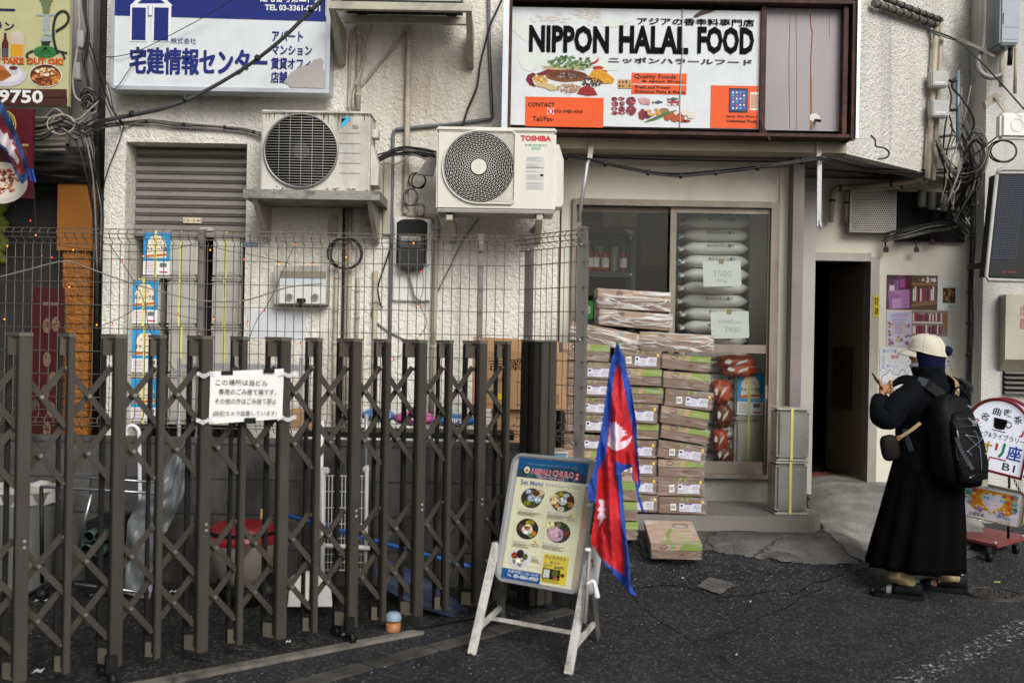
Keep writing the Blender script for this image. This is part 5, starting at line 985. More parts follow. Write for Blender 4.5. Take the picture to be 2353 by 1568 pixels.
# paper notice tied to the gate
def gsurf(k, off, z): return Surf(gpos(k) + GN * off + Vector((0, 0, z)), GU, (0, 0, -1), GN)
pk = gpos(4) + GN * .075
na, nb_ = at(483, 852, pk.y + .02), at(637, 848, pk.y + .14)
zt_ = H - (853 - 771) * pk.y / F; S0 = gsurf(4.14, .075, zt_)
t = thing('paper_notice', 'handwritten white paper notice with black tape tied to the accordion gate', 'notice', S0.O)
mb = MB(); Wn, Hn = .335, .222
S1 = Surf(S0.O, GU * 1, Vector((0, 0, -1)), GN); mb.grid(lambda s, q: S1.p(s * Wn, q * Hn - .012 * s, .004 * sin(s * 5) + .003 * sin(q * 4 + 1)), 16, 10, PAPER, flip=False); mb.build('sheet', t)
mb = MB(); S2 = Surf(S0.O + GN * .009, GU, Vector((0, 0, -1)), GN)
for s, x, y, ww, hh in (('この場所は当ビル', .022, .032, .235, .026), ('専用のごみ捨て場です。', .036, .072, .262, .026), ('その他の方はごみ捨て禁止', .02, .112, .28, .025), ('(防犯カメラ設置しています)', .012, .166, .29, .025)): S2.text(mb, s, x, y, ww, hh, INK, 0, .0015, rot=.02)
for x, y, ww, hh in ((.045, -.004, .052, .018), (.235, -.012, .052, .018), (.152, .2, .052, .026)): S2.rect(mb, x, y, ww, hh, pr('#17171a'), .001)
mb.build('lettering', t)
TIE = film('clear_tie', '#e6e6ea', .55, .3, 30, .3)
for y0_, z_ in ((-.004, .01), (.0, .205)):
    for x0_, x1_ in ((-.06, .02), (Wn - .03, Wn + .06)): MB().grid(lambda s, q: S2.p(x0_ + (x1_ - x0_) * s, z_ - .006 + .018 * q + .006 * sin(9 * s + x0_ * 30), .003 * sin(12 * s)), 8, 2, TIE).build('plastic_tie', t)
# ------------------------------------------------------------------ cartons
CB = mat('brown_cardboard', '#6e5645', .8, var=.08, scale=4, bump=.1, bscale=30, grime=.2, gscale=4, gcol='#5d4838'); CBL = mat('tan_cardboard_print', '#947a62', .75, var=.06, scale=4); LIME = mat('lime_print', '#768a26', .7, var=.08); PINK = pr('#a98a72'); NATB = pr('#5c4334')
LAB = pr('#c9c8d6'); LTX = pr('#8d8c9c'); YTAG = pr('#d9b414'); WRAP = film('stretch_film', '#f1efec', .04, .16, 8, .24, (.7, 1, 4)); WRAPH = film('bunched_stretch_film', '#f4f2f0', .07, .14, 7, .85, (.6, 1, 5))
CW, CH, CL = .307, .117, .46
def carton(kind):
    t = thing('carton', 'x', 'carton', (0, 0, 0)); w = CW/2 if kind != 'L' else .237; L_ = CL if kind != 'L' else .307; mb = MB()
    lh = .048 if kind in 'GL' else .03
    mb.box((-w + .004, .004, 0), (w - .004, L_ - .004, CH - lh + .004), CB); mb.build('tray', t)
    mb = MB(); lm = CBL if kind != 'S' else CB; mb.box((-w, 0, CH - lh), (w, L_, CH), lm)
    if kind == 'S': mb.prism([(-w + .02, -.0012, CH - lh), (w - .02, -.0012, CH - lh), (w - .035, -.0012, CH - lh - .016), (-w + .035, -.0012, CH - lh - .016)], (0, .001, 0), CB)
    S = Surf((-w, -.0008, CH), (2*w, 0, 0), (0, 0, -CH), (0, -1, 0))
    T = Surf((-w, L_, CH + .0008), (2*w, 0, 0), (0, -L_, 0), (0, 0, 1)); f = lh / CH
    if kind == 'G':
        S.rect(mb, .55, .0, .45, f, LIME, .0002); S.poly(mb, [(.38, f), (.42, 0), (.47, 0), (.43, f)], LIME, .0002); S.poly(mb, [(.47, f), (.5, 0), (.6, 0), (.55, f)], PINK, .0004)
        S.ell(mb, .25, f*.5, .085, f*.4, NATB, .0003, 18, .05); S.text(mb, 'nat.', .19, f*.3, .12, f*.36, pr('#b09a84'), .0006, .02); S.text(mb, 'NM', .56, .62, .08, .1, NATB, .006, .01)
        T.rect(mb, 0, .0, 1, .88, pr('#ad927c'), .0002); T.rect(mb, .5, .86, .5, .14, LIME, .0003); T.poly(mb, [(.3, 1), (.36, .55), (.5, .3), (.55, .34), (.43, .6), (.38, 1)], LIME, .0004); T.poly(mb, [(.75, .9), (.45, .35), (.5, .33), (.85, .9)], pr('#9aa65c'), .0003); T.ell(mb, .72, .22, .18, .12, NATB, .0004, 20, .06); T.ell(mb, .72, .22, .12, .07, pr('#ad927c'), .0006, 20, .06)
    elif kind == 'S':
        S.poly(mb, [(.45, .22), (.47, 0), (.52, 0), (.5, .22)], LIME, .0004); S.poly(mb, [(.58, .2), (.6, 0), (.64, 0), (.62, .2)], LIME, .0004)
        T.rect(mb, .42, 0, .1, 1, LIME, .0003); T.rect(mb, .58, 0, .06, 1, LIME, .0003); T.rect(mb, .45, .35, .35, .06, pr('#c9b8a4'), .0004)
    else:
        S.ell(mb, .3, f*.5, .05, f*.32, NATB, .0003, 16, .06); S.ell(mb, .72, f*.45, .03, f*.25, pr('#3f8f7a'), .0003, 12, .08); S.text(mb, '6kg', .88, f*.5, .05, f*.3, NATB, .0004, .01)
    mb.build('lid', t)
    if kind == 'S':
        m_ = MB(); S2 = Surf((-w, -.0014, CH), (2*w, 0, 0), (0, 0, -CH), (0, -1, 0)); x, y, ww, hh = .44, .36, .47, .5
        S2.rect(m_, x, y, ww, hh, LAB, .0002); S2.rect(m_, x + .1, y, .17, .07, pr('#5f4a86'), .0004); S2.ell(m_, x + .045, y + .14, .03, .07, INK, .0004, 10)
        for i in range(5): S2.rect(m_, x + .12, y + .14 + i*.065, R.uniform(.08, .14), .022, LTX, .0004)
        S2.rect(m_, x + .02, y + .33, .09, .12, pr('#a6a5b0'), .0004)
        S2.ell(m_, x + .385, y + .27, .083, .21, INK, .0004, 24); S2.ell(m_, x + .385, y + .27, .078, .195, LAB, .0006, 24); S2.rect(m_, x + .305, y + .25, .16, .022, INK, .0008); S2.text(m_, 'BRASIL', x + .33, y + .13, .11, .08, INK, .0008); S2.text(m_, 'SIF', x + .36, y + .32, .05, .08, INK, .0008); m_.build('shipping_label', t)
        m_ = MB(); S2.poly(m_, [(.24, .42), (.36, .38), (.375, .78), (.255, .82)], pr('#d6d6d2'), .0003)
        for i in range(7): S2.rect(m_, .262 + i*.013, .5, .007, .2, INK, .0005)
        m_.build('barcode_sticker', t); m_ = MB(); S2.poly(m_, [(.9, .16), (.95, .14), (.96, .32), (.91, .34)], YTAG, .0006); m_.build('yellow_tag', t)
    mb = MB(); wm = WRAPH if kind == 'L' else WRAP; e = .005
    def sk(s, q):
        a = s * 4; k = int(a) % 4; f = a - int(a); x0, x1, y0, y1 = -w - e, w + e, -e, L_ + e
        p = ((x0 + (x1-x0)*f, y0), (x1, y0 + (y1-y0)*f), (x1 - (x1-x0)*f, y1), (x0, y1 - (y1-y0)*f))[k]; z = .004 + (CH + .002 - .004) * q
        n = .004 * noise.noise(Vector((p[0]*14, p[1]*14, z*40))); return Vector((p[0] + (n if k % 2 else 0), p[1] - (abs(n) if k == 0 else 0), z))
    mb.grid(sk, 48, 5, wm, True, True); mb.box((-w - e + .001, -e + .001, CH + .003), (w + e - .001, L_ + e - .001, CH + .0035), wm)
    if kind == 'L':
        P = [Vector((-w + .08 + (2*w - .1) * i / 14, -.009, CH * (.52 - .3 * sin(pi * i / 14) + .12 * noise.noise(Vector((i*.9, 3, 0)))))) for i in range(15)]
        mb.tube(smooth_path(P, 3), [.0015 + .006 * abs(noise.noise(Vector((i * .23, 1, 7)))) for i in range(43)], film('twisted_film', '#f6f4f2', .45, .2, 60, .5), 6)
    mb.build('plastic_wrap', t); return t
CP = {k: carton(k) for k in 'LGS'}; used = set(); CY = 6.9
def za(x, y): return 1266.5 + x / 4.8147, 651.3 + y / 4.8147
def zbk(x, y): return 1266.5 + x / 4.8147, 958.9 + y / 4.8147
GRP = 'cartons stacked before the shop window'
def put(kind, uc, vt, vb, slope, label, Y=CY, yaw=0., z=None, dx=0., wid=None):
    hgt = (vb - vt) * Y / F; p = at(uc, vb, Y); q = CP[kind]; first = kind not in used; used.add(kind)
    loc = (p.x, Y, p.z if z is None else z); rot = (0, slope - TH, yaw)
    if first: o = q; o.location = loc; o.rotation_euler = rot; ORI[o.name] = Vector(loc); o['label'] = label; o['group'] = GRP
    else: o = dup(q, loc, rot, label, GRP)
    o.scale = ((wid * Y / F / (.474 if kind == 'L' else CW)) if wid else 1, 1, hgt / CH); return o
def pz(kind, x0, x1, yt, yb, slope, label, zz=za, **kw):
    u0, v0 = zz(x0, yt); u1, v1 = zz(x1, yb); put(kind, (u0 + u1)/2, v0, v1, slope, label, wid=u1 - u0, **kw)
pz('L', 505, 1303, 78, 292, .06, 'topmost film-wrapped carton of the whole pile', Y=6.93)
pz('L', 522, 1325, 312, 490, .085, 'film-wrapped carton second from the top of the pile', Y=6.91, yaw=.02)
pz('L', 185, 960, 488, 690, .18, 'tilted film-wrapped carton at the upper left of the pile', Y=6.89, yaw=-.02)
pz('L', 972, 1780, 553, 755, .06, 'film-wrapped carton at the upper right, on the right-hand column', Y=6.88)
on = ['first', 'second', 'third', 'fourth', 'fifth', 'sixth', 'seventh', 'eighth', 'ninth', 'tenth']
lc = [('G', 115, 640, 665, 850, .06, za), ('S', 165, 690, 868, 1050, .05, za), ('S', 165, 680, 1062, 1245, .04, za), ('S', 135, 660, 1258, 1440, .05, za), ('S', 148, 665, 1452, 1640, .05, za), ('S', 135, 650, 190, 355, .05, zbk), ('G', 135, 650, 365, 545, .05, zbk), ('S', 140, 655, 555, 740, .04, zbk), ('S', 140, 655, 750, 930, .03, zbk), ('G', 140, 655, 940, 1060, .03, zbk)]
mc = [('S', 692, 1205, 733, 930, .06, za), ('G', 700, 1215, 942, 1122, .04, za), ('G', 715, 1232, 1140, 1318, .04, za), ('S', 650, 1172, 1328, 1535, .05, za), ('G', 670, 1185, 62, 232, .03, zbk), ('S', 640, 1155, 252, 440, .04, zbk), ('S', 645, 1160, 452, 635, .04, zbk), ('S', 650, 1165, 648, 840, .04, zbk), ('S', 660, 1175, 852, 1040, .03, zbk)]
rc = [('G', 1213, 1750, 785, 955, .09, za), ('G', 1228, 1745, 985, 1165, .08, za), ('S', 1242, 1772, 1182, 1375, .11, za), ('G', 1193, 1725, 1388, 1570, .15, za), ('G', 1195, 1730, 98, 262, .17, zbk), ('S', 1160, 1692, 285, 470, .15, zbk), ('G', 1178, 1685, 468, 655, .03, zbk), ('S', 1170, 1682, 660, 865, .03, zbk), ('S', 1185, 1702, 880, 1062, .04, zbk)]
dsc = {'G': 'carton with lime-green lid band', 'S': 'brown carton with white shipping label'}
for cname, lst in (('left', lc), ('middle', mc), ('right-hand', rc)):
    for i, (kd, x0, x1, y0, y1, sl, zz) in enumerate(lst): pz(kd, x0, x1, y0, y1, sl, '%s, %s below the wrapped ones in the %s column' % (dsc[kd], on[i], cname), zz, Y=CY + R.uniform(-.02, .02), yaw=R.uniform(-.025, .025))
yb_ = 6.52; g_ = gh(1.0, 6.7) + .012
for i, lb in enumerate(('lowest', 'middle', 'top')):
    u = (1427, 1426, 1429)[i]; p = at(u, 1200, yb_ + i * .012); put('G', u, 100, 100 + .112 * F / yb_, TH, '%s lime-banded carton of the short stack behind the red flag' % lb, Y=yb_ + i * .012, yaw=(.03, -.05, .04)[i], z=g_ + i * .121)
p = at(1553, 1280, 6.36); put('G', 1553, 1246, 1282, TH, 'single film-wrapped carton lying flat on the broken pavement', Y=6.28, yaw=-.03, z=.13, wid=116).rotation_euler.x = .13
# big open carton behind the fence
t = thing('cardboard_box', 'large tan cardboard box with handwriting behind the bent fence bay', 'box', at(1190, 960, 6.4)); TAN = mat('tan_kraft_board', '#a07c58', .8, var=.08, scale=3, grime=.2, gcol='#6e5238')
mb = MB(); a, b = at(1086, 806, 6.45), at(1300, 942, 6.45); mb.box((a.x, 6.45, b.z), (b.x, 6.8, a.z), TAN); mb.box((a.x + .12, 6.5, b.z - .25), (a.x + .3, 6.7, b.z), TAN); mb.build('box_body', t)
mb = MB(); mb.prism([(a.x, 6.449, a.z), (b.x - .05, 6.449, a.z), (b.x - .05, 6.5, a.z + .07), (a.x, 6.52, a.z + .09)], (0, .004, 0), TAN); mb.build('flap', t)
S = Surf(Y=6.449); mb = MB(); S.text(mb, '吉澤', 1122, 824, 76, 26, INK, .001, -.005); S.text(mb, 'もの入れ', 1112, 864, 50, 10, INK, .001, 0); S.ell(mb, 1148, 910, 7, 7, YTAG, .001); S.rect(mb, 1270, 905, 14, 24, pr('#7a5f44'), .001); mb.build('lettering', t)
# small packs along the fence foot
PKB = [pr('#2f78b5', .35), pr('#c25a9c', .35), pr('#2f6fb0', .35)]
for i, (u0, u1, v0, v1, lb) in enumerate(((828, 905, 938, 972, 'blue foil snack pack lying left by the foot of the mesh fence'), (900, 1000, 944, 980, 'pink foil snack pack lying at the foot of the mesh fence'), (992, 1092, 950, 984, 'blue foil snack pack lying right by the foot of the mesh fence'))):
    a, b = at(u0, v0, 6.25), at(u1, v1, 6.25); mb = MB(); mb.ball(((a.x + b.x)/2, 6.3, (a.z + b.z)/2), 1, PKB[i], 18, ((b.x - a.x)/2, .1, (a.z - b.z)/2)); S = Surf(Y=6.19); S.text(mb, 'CHIPS', u0 + 26, v0 + 10, 44, 11, pr('#d8d4cc'), 0, .03); mb.build('snack_pack', None, lb, 'pack', 'foil packs along the fence foot')
mb = MB(); a, b = at(700, 984, 6.2), at(1180, 1000, 6.6); mb.box((a.x, 6.14, .84), (b.x, 6.5, .87), BLK); mb.build('tray_shelf', None, 'dark low shelf behind the fence foot carrying foil packs', 'shelf')
# ------------------------------------------------------------------ goods in the shop
SK = mat('white_rice_sack', '#d3d0c8', .45, var=.06, scale=6, bump=.5, bscale=22, dist=.01, rvar=.1); ys = 7.8
t = thing('rice_sack', 'x', 'sack', (0, 0, 0)); mb = MB()
def sack(a, b):
    x = cos(2*pi*a); s_n = sin(2*pi*a); c = -cos(pi*b); r = sin(pi*b); sg = lambda v, p: math.copysign(abs(v)**p, v)
    X_ = sg(c, .45) * .24; pin = 1 - .55 * ss(.17, .24, abs(X_)); return Vector((X_*1.06, sg(x, .6) * .16 * (sg(r, .4)), .052 + sg(s_n, .7) * .05 * sg(r, .5) * pin + .009 * noise.noise(Vector((X_*9, s_n*2, 1))) + .004 * noise.noise(Vector((X_*30, s_n*6, x*4)))))
mb.grid(sack, 24, 20, SK, True, True)
for i in range(6): mb.tube([(-.235, (i - 2.5)*.04, .05), (-.275, (i - 2.5)*.052, .05 + .02 * ((i * 7) % 3 - 1))], [.018, .004], SK, 6)
mb.build('sack_body', t); mb = MB(); S = Surf((-.07, -.163, .082), (.2, 0, 0), (0, 0, -.024), (0, -1, 0)); S.text(mb, 'おいしいとこ盛り', 0, 0, 1, 1, INK, .004, .02); mb.build('lettering', t)
z = .30
ns_ = 21
for i in range(ns_):
    zz = .32 + i * .0985; pos = (X(1646, 800, ys) + R.uniform(-.012, .012), ys + .17 + R.uniform(-.01, .01), zz); lb = 'white rice sack, number %d from the bottom of the tall pile' % (i + 1)
    lb = 'white rice sack %s in the window pile' % (['at the foot', 'second from the foot', 'third from the foot', 'fourth from the foot', 'fifth from the foot', 'sixth from the foot', 'seventh from the foot', 'just below the rail, lower one', 'hidden by the door rail', 'just above the door rail', 'behind the lower price note', 'behind the lower price note top', 'under the middle gap', 'third below the upper price note', 'second below the upper price note', 'behind the upper price note foot', 'behind the upper price note top', 'just above the upper price note', 'third from the top', 'second from the top', 'topmost'][i])
    place(t, i == 0, pos, R.uniform(-.05, .05), lb, 'rice sacks piled inside the shop window')
for u0, v0, u1, v1, lines, lb in ((1614, 598, 1700, 657, (('3500', .25, .35, .5, .25), ('10kg', .3, .68, .32, .17)), 'upper handwritten price note hung in the shop window'), (1632, 713, 1718, 776, (('BASMATI rice', .2, .3, .6, .12), ('3900', .35, .56, .4, .2)), 'lower handwritten price note hung in the shop window')):
    Yp = SY + .06; a, b = at(u0, v0, Yp), at(u1, v1, Yp); t = thing('price_note', lb, 'note', ((a.x + b.x)/2, Yp, b.z), 'price notes in the shop window'); mb = MB(); ti = .05
    S = Surf((a.x, Yp, a.z - .01), (b.x - a.x, 0, ti*.2), (.01, 0, b.z - a.z), (0, -1, 0)); mb.add([S.p(0, 0), S.p(0, 1), S.p(.97, 1), S.p(1, .93), S.p(1, 0)], [(0, 1, 2, 3, 4)], PAPER); mb.build('sheet', t); mb = MB()
    for s, x, y, ww, hh in lines: S.text(mb, s, x, y, ww, hh, pr('#a9a9ad'), .002, -.008, rot=.04)
    S.rect(mb, .42, -.08, .13, .18, pr('#9a8660'), .003); mb.build('lettering', t)
BAGS = [mat('orange_red_bag', '#b0452a', .4, var=.3, scale=9, bump=.6, bscale=18, dist=.012), mat('brown_red_bag', '#6a3320', .4, var=.3, scale=9, bump=.6, bscale=18, dist=.012)]; BW = pr('#cfcac2')
for i, (u, v, rx, rz) in enumerate(((1692, 832, 44, 16), (1696, 850, 40, 15), (1655, 900, 22, 26), (1660, 955, 20, 26), (1652, 1010, 18, 26), (1662, 1045, 20, 20))):
    p = at(u, v, 7.72); mb = MB(); k = 7.72 / F
    def bag(a, b, p=p, rx=rx*k, rz=rz*k, i=i): 
        q = Vector((cos(2*pi*a)*sin(pi*b), sin(2*pi*a)*sin(pi*b), -cos(pi*b))); q = Vector([math.copysign(abs(c)**.7, c) for c in q]); n = 1 + .3 * noise.noise(q * 2.2 + Vector((i*5, 0, 0))) + .12 * noise.noise(q * 6 + Vector((i*3, 2, 0))); return p + Vector((q.x*rx*n, q.y*.07*n, q.z*rz*n))
    mb.grid(bag, 24, 14, BAGS[i % 2 if i > 1 else 0], True, True); S = Surf(Y=7.72 - .078); S.ell(mb, u - rx*.45, v - 2, rx*.2, rz*.35, BW, .012, 14, .4); S.poly(mb, [(u - rx*.1, v + rz*.5), (u + rx*.1, v - rz*.1), (u + rx*.6, v - rz*.5), (u + rx*.5, v - rz*.1)], BW, .014); S.poly(mb, [(u - rx*.7, v + rz*.4), (u - rx*.2, v + rz*.2), (u - rx*.3, v + rz*.6)], pr('#5a1f16'), .013)
    mb.build('food_bag', None, ['orange-red food bag on top of the tin in the window', 'orange-red food bag resting flat on the labelled tin', 'red and white food bag left of the labelled tin, top one', 'red and white food bag left of the labelled tin, second', 'red and white food bag left of the bare tin, upper', 'red and white food bag by the window foot'][i], 'bag', 'food bags behind the lower pane')
# rack with bottles
yr = 8.15; RK = mat('black_rack_steel', '#1f2022', .45, .3)
t = thing('steel_rack', 'black steel rack with bottles inside the left pane of the shop', 'rack', (X(1400, 900, yr), yr + .2, .3)); mb = MB(); pz_ = [X(1330, 600, yr), X(1455, 600, yr)]
for x in pz_: mb.box((x - .02, yr, .3), (x + .02, yr + .04, Z(1440, 520, yr)), RK); mb.box((x - .02, yr + .4, .3), (x + .02, yr + .44, 2.2), RK)
mb.build('upright', t)
for v in (523, 624, 735, 860): m_ = MB(); z = Z(1400, v, yr); m_.box((pz_[0] - .02, yr - .002, z - .04), (pz_[1] + .02, yr + .44, z), RK); m_.build('rack_shelf', t)
mb = MB(); S = Surf(Y=yr - .003); S.poly(mb, [(1433, 527), (1455, 528), (1455, 540), (1446, 538)], pr('#b9b8b2'), .001); S.ell(mb, 1449, 546, 2, 5, pr('#d9d9d9'), .001); S.ell(mb, 1449, 630, 2, 2, pr('#d9d9d9'), .001); mb.build('gusset', t)
t = thing('sauce_bottle', 'x', 'bottle', (0, 0, 0)); RSA = pr('#8f2a1c', .2); mb = MB(); mb.lathe([(0, 0), (.03, 0), (.033, .01), (.033, .12), (.026, .15), (.015, .165)], (0, 0, 0), RSA, 16); mb.build('bottle_body', t); mb = MB(); mb.lathe([(.015, .165), (.016, .18), (.008, .195), (.004, .215), (0, .215)], (0, 0, 0), pr('#2d7a4a', .4), 12); mb.build('cap', t)
mb = MB(); mb.grid(lambda s, q: Vector((.0337*cos(pi*1.15 + s*pi*.7), .0337*sin(pi*1.15 + s*pi*.7), .03 + .075*q)), 8, 1, pr('#cfcac6')); mb.build('label', t)
zsf = Z(1400, 622, yr)
for i, (u, lb) in enumerate(((1355, 'red sauce bottle beside the tall fence post'), (1369, 'red sauce bottle second from the fence post'), (1391, 'red sauce bottle in the middle of the rack shelf'), (1433, 'red sauce bottle nearest the rack upright'))): place(t, i == 0, (X(u, 600, yr), yr + .06, zsf), 0, lb, 'red sauce bottles on the rack')
JR = pr('#a09c92', .3)
for i, (u, lb) in enumerate(((1380, 'grey jar behind the red sauce bottles'), (1412, 'pale jar between the red sauce bottles'))): mb = MB(); mb.lathe([(0, 0), (.036, 0), (.036, .15), (.03, .16), (.034, .165), (.034, .2), (0, .2)], (X(u, 600, yr + .1), yr + .12, zsf), JR, 16); mb.build('jar', None, lb, 'jar', 'jars on the rack')
for i, (u0, u1, v0, v1, c, lb) in enumerate(((1384, 1421, 484, 521, '#c9b083', 'left wooden-looking crate on top of the rack'), (1425, 1463, 484, 521, '#c9b083', 'right wooden-looking crate on top of the rack'), (1330, 1380, 507, 521, '#7a4528', 'flat orange-brown pack on top of the rack'), (1340, 1362, 690, 733, '#3f8a3f', 'green pack low behind the left pane'), (1366, 1384, 680, 733, '#8a8a80', 'grey tin low behind the left pane'), (1390, 1412, 676, 733, '#7d7f3a', 'olive jar low behind the left pane'), (1418, 1440, 690, 733, '#8a5a2a', 'ochre pack low behind the left pane'))):
    mb = MB(); fbox(mb, u0, v0, u1, v1, yr + .05, .2, pr(c)); S = Surf(Y=yr + .049); S.rect(mb, u0 + 3, v0 + (v1-v0)*.3, (u1-u0)*.6, (v1-v0)*.4, pr('#c4b79a' if i < 3 else '#c9c9c0'), .001); mb.build('packet', None, lb, 'packet', 'packets on the rack')
t = thing('goods_shelf', 'long shelf of coloured packets at the back of the shop', 'shelf', (X(1500, 800, 9.2), 9.2, .3)); mb = MB()
for z in (.8, 1.25, 1.7, 2.1): mb.box((X(1470, 700, 9.2), 9.2, z - .03), (X(1560, 700, 9.2), 9.6, z), RK)
mb.box((X(1470, 700, 9.2) - .03, 9.2, .3), (X(1470, 700, 9.2), 9.6, 2.3), RK); mb.build('shelf_frame', t); mb = MB(); cs = ['#a8502e', '#3f669a', '#b8903a', '#8a3a2e', '#55804a', '#b8b3a2', '#d09538']
for z in (.8, 1.25, 1.7, 2.1):
    x = X(1470, 700, 9.2)
    while x < X(1555, 700, 9.2): w_ = R.uniform(.04, .09); mb.box((x, 9.18, z), (x + w_ - .005, 9.4, z + R.uniform(.12, .3)), pr(R.choice(cs))); x += w_
mb.build('packets', t)['kind'] = 'stuff'
# ------------------------------------------------------------------ menu board
ux = Vector((.82, -.572, 0)).normalized(); nf = Vector((ux.y, -ux.x, 0)); tl_ = radians(14); up = Vector((0, 0, cos(tl_))) - nf * sin(tl_); nn = nf * cos(tl_) + Vector((0, 0, sin(tl_)))
P0 = at(1134, 1331, 4.95); Wo, Ho, Dp = .484, .61, .13
t = thing('menu_board', 'white A-frame menu board with Nepali food photos on the road', 'menu board', (P0.x + .2, P0.y - .1, 0))
SGW = mat('white_sign_shell', '#d3d3d0', .35, var=.05, grime=.3, gscale=4, gcol='#8f8b84'); SGF = mat('grey_sign_rim', '#9fa1a1', .4, .3, var=.08)
def rr(w, h, r, n=6, ins=0.):
    return [(cx + (r)*cos(a), cy + (r)*sin(a)) for cx, cy, a0 in ((w - r - ins, h - r - ins, 0), (r + ins, h - r - ins, pi/2), (r + ins, r + ins, pi), (w - r - ins, r + ins, 1.5*pi)) for a in [a0 + pi/2*i/n for i in range(n + 1)]]
Pp = lambda x, y, d=0.: P0 + ux * x + up * y + nn * d
mb = MB(); mb.prism([Pp(x, y, -.004) for x, y in rr(Wo, Ho, .055)], -nn * Dp, SGW); mb.build('shell', t)
mb = MB(); o_, i_ = rr(Wo, Ho, .055), rr(Wo, Ho, .045, 6, .014); n = len(o_)
mb.add([Pp(x, y, .006) for x, y in o_] + [Pp(x, y, .006) for x, y in i_] + [Pp(x, y, -.004) for x, y in o_] + [Pp(x, y, -.002) for x, y in i_], [(k, (k+1) % n, n + (k+1) % n, n + k) for k in range(n)] + [(2*n + k, 2*n + (k+1) % n, (k+1) % n, k) for k in range(n)] + [(n + k, n + (k+1) % n, 3*n + (k+1) % n, 3*n + k) for k in range(n)], SGF); mb.build('rim', t)
mb = MB(); mb.prism([Pp(x, y, -.0035) for x, y in rr(Wo, Ho, .045, 6, .013)], nn * .0015, pr('#a9a8a6', .3)); mb.prism([Pp(*q, -.0018) for q in ((.43, .03), (.462, .03), (.462, .57), (.43, .57))], nn * .001, pr('#b9a893', .5)); mb.prism([Pp(*q, -.0006) for q in ((.425, .3), (.455, .295), (.452, .375), (.425, .38))], nn * .001, pr('#c2a07a', .5)); mb.build('backing', t)
Wp_, Hp_ = .388, .572
S = Surf(Pp(.04, .018 + Hp_, .001), ux * Wp_, -up * Hp_, nn)
def st(x, y):
    tt = .5
    for _ in range(6): s = (x - (135 - 50*tt)) / (683 + 7*tt); tt = (y - (125 + 110*s)) / (1210 + 20*s)
    return s, tt
mb = MB(); CRM = pr('#d8d6b8', .35, 'cream_poster'); S.rect(mb, 0, 0, 1, 1, CRM, .0005)
S.rect(mb, 0, 0, 1, .165, pr('#17507e', .35), .001); S.poly(mb, [(0, .165), (0, .09), (.12, .11), (.2, .085), (.3, .11), (.45, .07), (.55, .045), (.68, .07), (.75, .035), (.9, .09), (1, .11), (1, .165)], pr('#26404f', .35), .0014)
for k in range(16): x = R.uniform(.02, .95); S.poly(mb, [(x, .16), (x + .03, .1 + R.uniform(-.02, .03)), (x + .07, .16)], pr(R.choice(['#5b7688', '#33525f', '#1c3440'])), .0017 + k*1e-5)
S.text(mb, 'Ramro Nepali Chulo ネパーリチュロ', .14, .035, .7, .025, pr('#5f86a3'), .0022, .02); S.text(mb, 'NEPALI CHULO', .215, .082, .6, .05, pr('#e8dfe2'), .0024, .045); S.text(mb, 'NEPALI CHULO', .22, .085, .59, .044, pr('#c01c3c'), .0029, .018); S.text(mb, 'ネパーリチュロ', .32, .137, .37, .026, pr('#e6dfe4'), .0024, .06); S.text(mb, 'ネパーリチュロ', .323, .139, .364, .022, pr('#c2247a'), .0029, .015)
S.ell(mb, .14, .1, .055, .036, INK, .0022); S.ell(mb, .14, .1, .045, .03, pr('#c9b37a'), .0024); S.ell(mb, .14, .1, .036, .024, pr('#d9d6d0'), .0026); S.poly(mb, [(.11, .115), (.14, .085), (.17, .115)], pr('#8a3a2c'), .0028)
S.poly(mb, [(.84, .08), (.92, .105), (.88, .115), (.92, .145), (.84, .145)], pr('#b01c34'), .0025); S.ell(mb, .865, .1, .014, .008, WHT, .0028); S.ell(mb, .865, .13, .016, .01, WHT, .0028)
GB = pr('#5f6fa0'); S.text(mb, 'Set Menu', .075, .182, .33, .042, GB, .002, .02); S.text(mb, 'セットメニュー', .44, .19, .29, .03, GB, .002, .01); S.text(mb, 'ランチタイム 11:00-15:00', .75, .19, .19, .01, INK, .002, .005); S.text(mb, 'ディナー 17:00-23:00', .75, .205, .19, .01, INK, .002, .005)
for x, y, ww, hh in ((.08, .235, .4, .225), (.53, .245, .4, .225), (.08, .475, .4, .22), (.52, .485, .41, .225), (.08, .71, .46, .17)): S.line(mb, [(x, y), (x + ww, y), (x + ww, y + hh), (x, y + hh), (x, y)], .003, pr('#b5b184'), .0012)
def plate(x, y, rx, ry, c, items):
    s, q = st(x, y); S.ell(mb, s, q, rx, ry, c, .0016, 28)
    for k, (a, b, r1, r2, cc) in enumerate(items):
        S.ell(mb, s + a*rx, q + b*ry, r1*rx, r2*ry, pr(cc), .002 + k*1e-4, 14, .06); h = [int(cc[i:i+2], 16) for i in (1, 3, 5)]
        S.scat(mb, s + a*rx, q + b*ry, r1*rx*.75, r2*ry*.75, [pr('#%02x%02x%02x' % tuple(max(0, min(255, int(x*f))) for x in h)) for f in (.6, .82, 1.2)], 9, r1*rx*.12, r1*rx*.3, .00205 + k*1e-4)
DK = pr('#3a3a3e', .4)
plate(302, 553, .155, .082, DK, [(.7, -.5, .5, .45, '#b5a585'), (0, .0, .36, .34, '#aab4c8'), (-.35, -.62, .25, .22, '#a8bccb'), (.05, -.55, .22, .2, '#8a5a34'), (.4, -.5, .3, .26, '#4d3a22'), (.62, .12, .32, .3, '#b3c2cf'), (.35, .62, .3, .28, '#4f4a22'), (-.32, .55, .32, .3, '#7d7c1c'), (-.7, -.05, .28, .3, '#3a2a1a')])
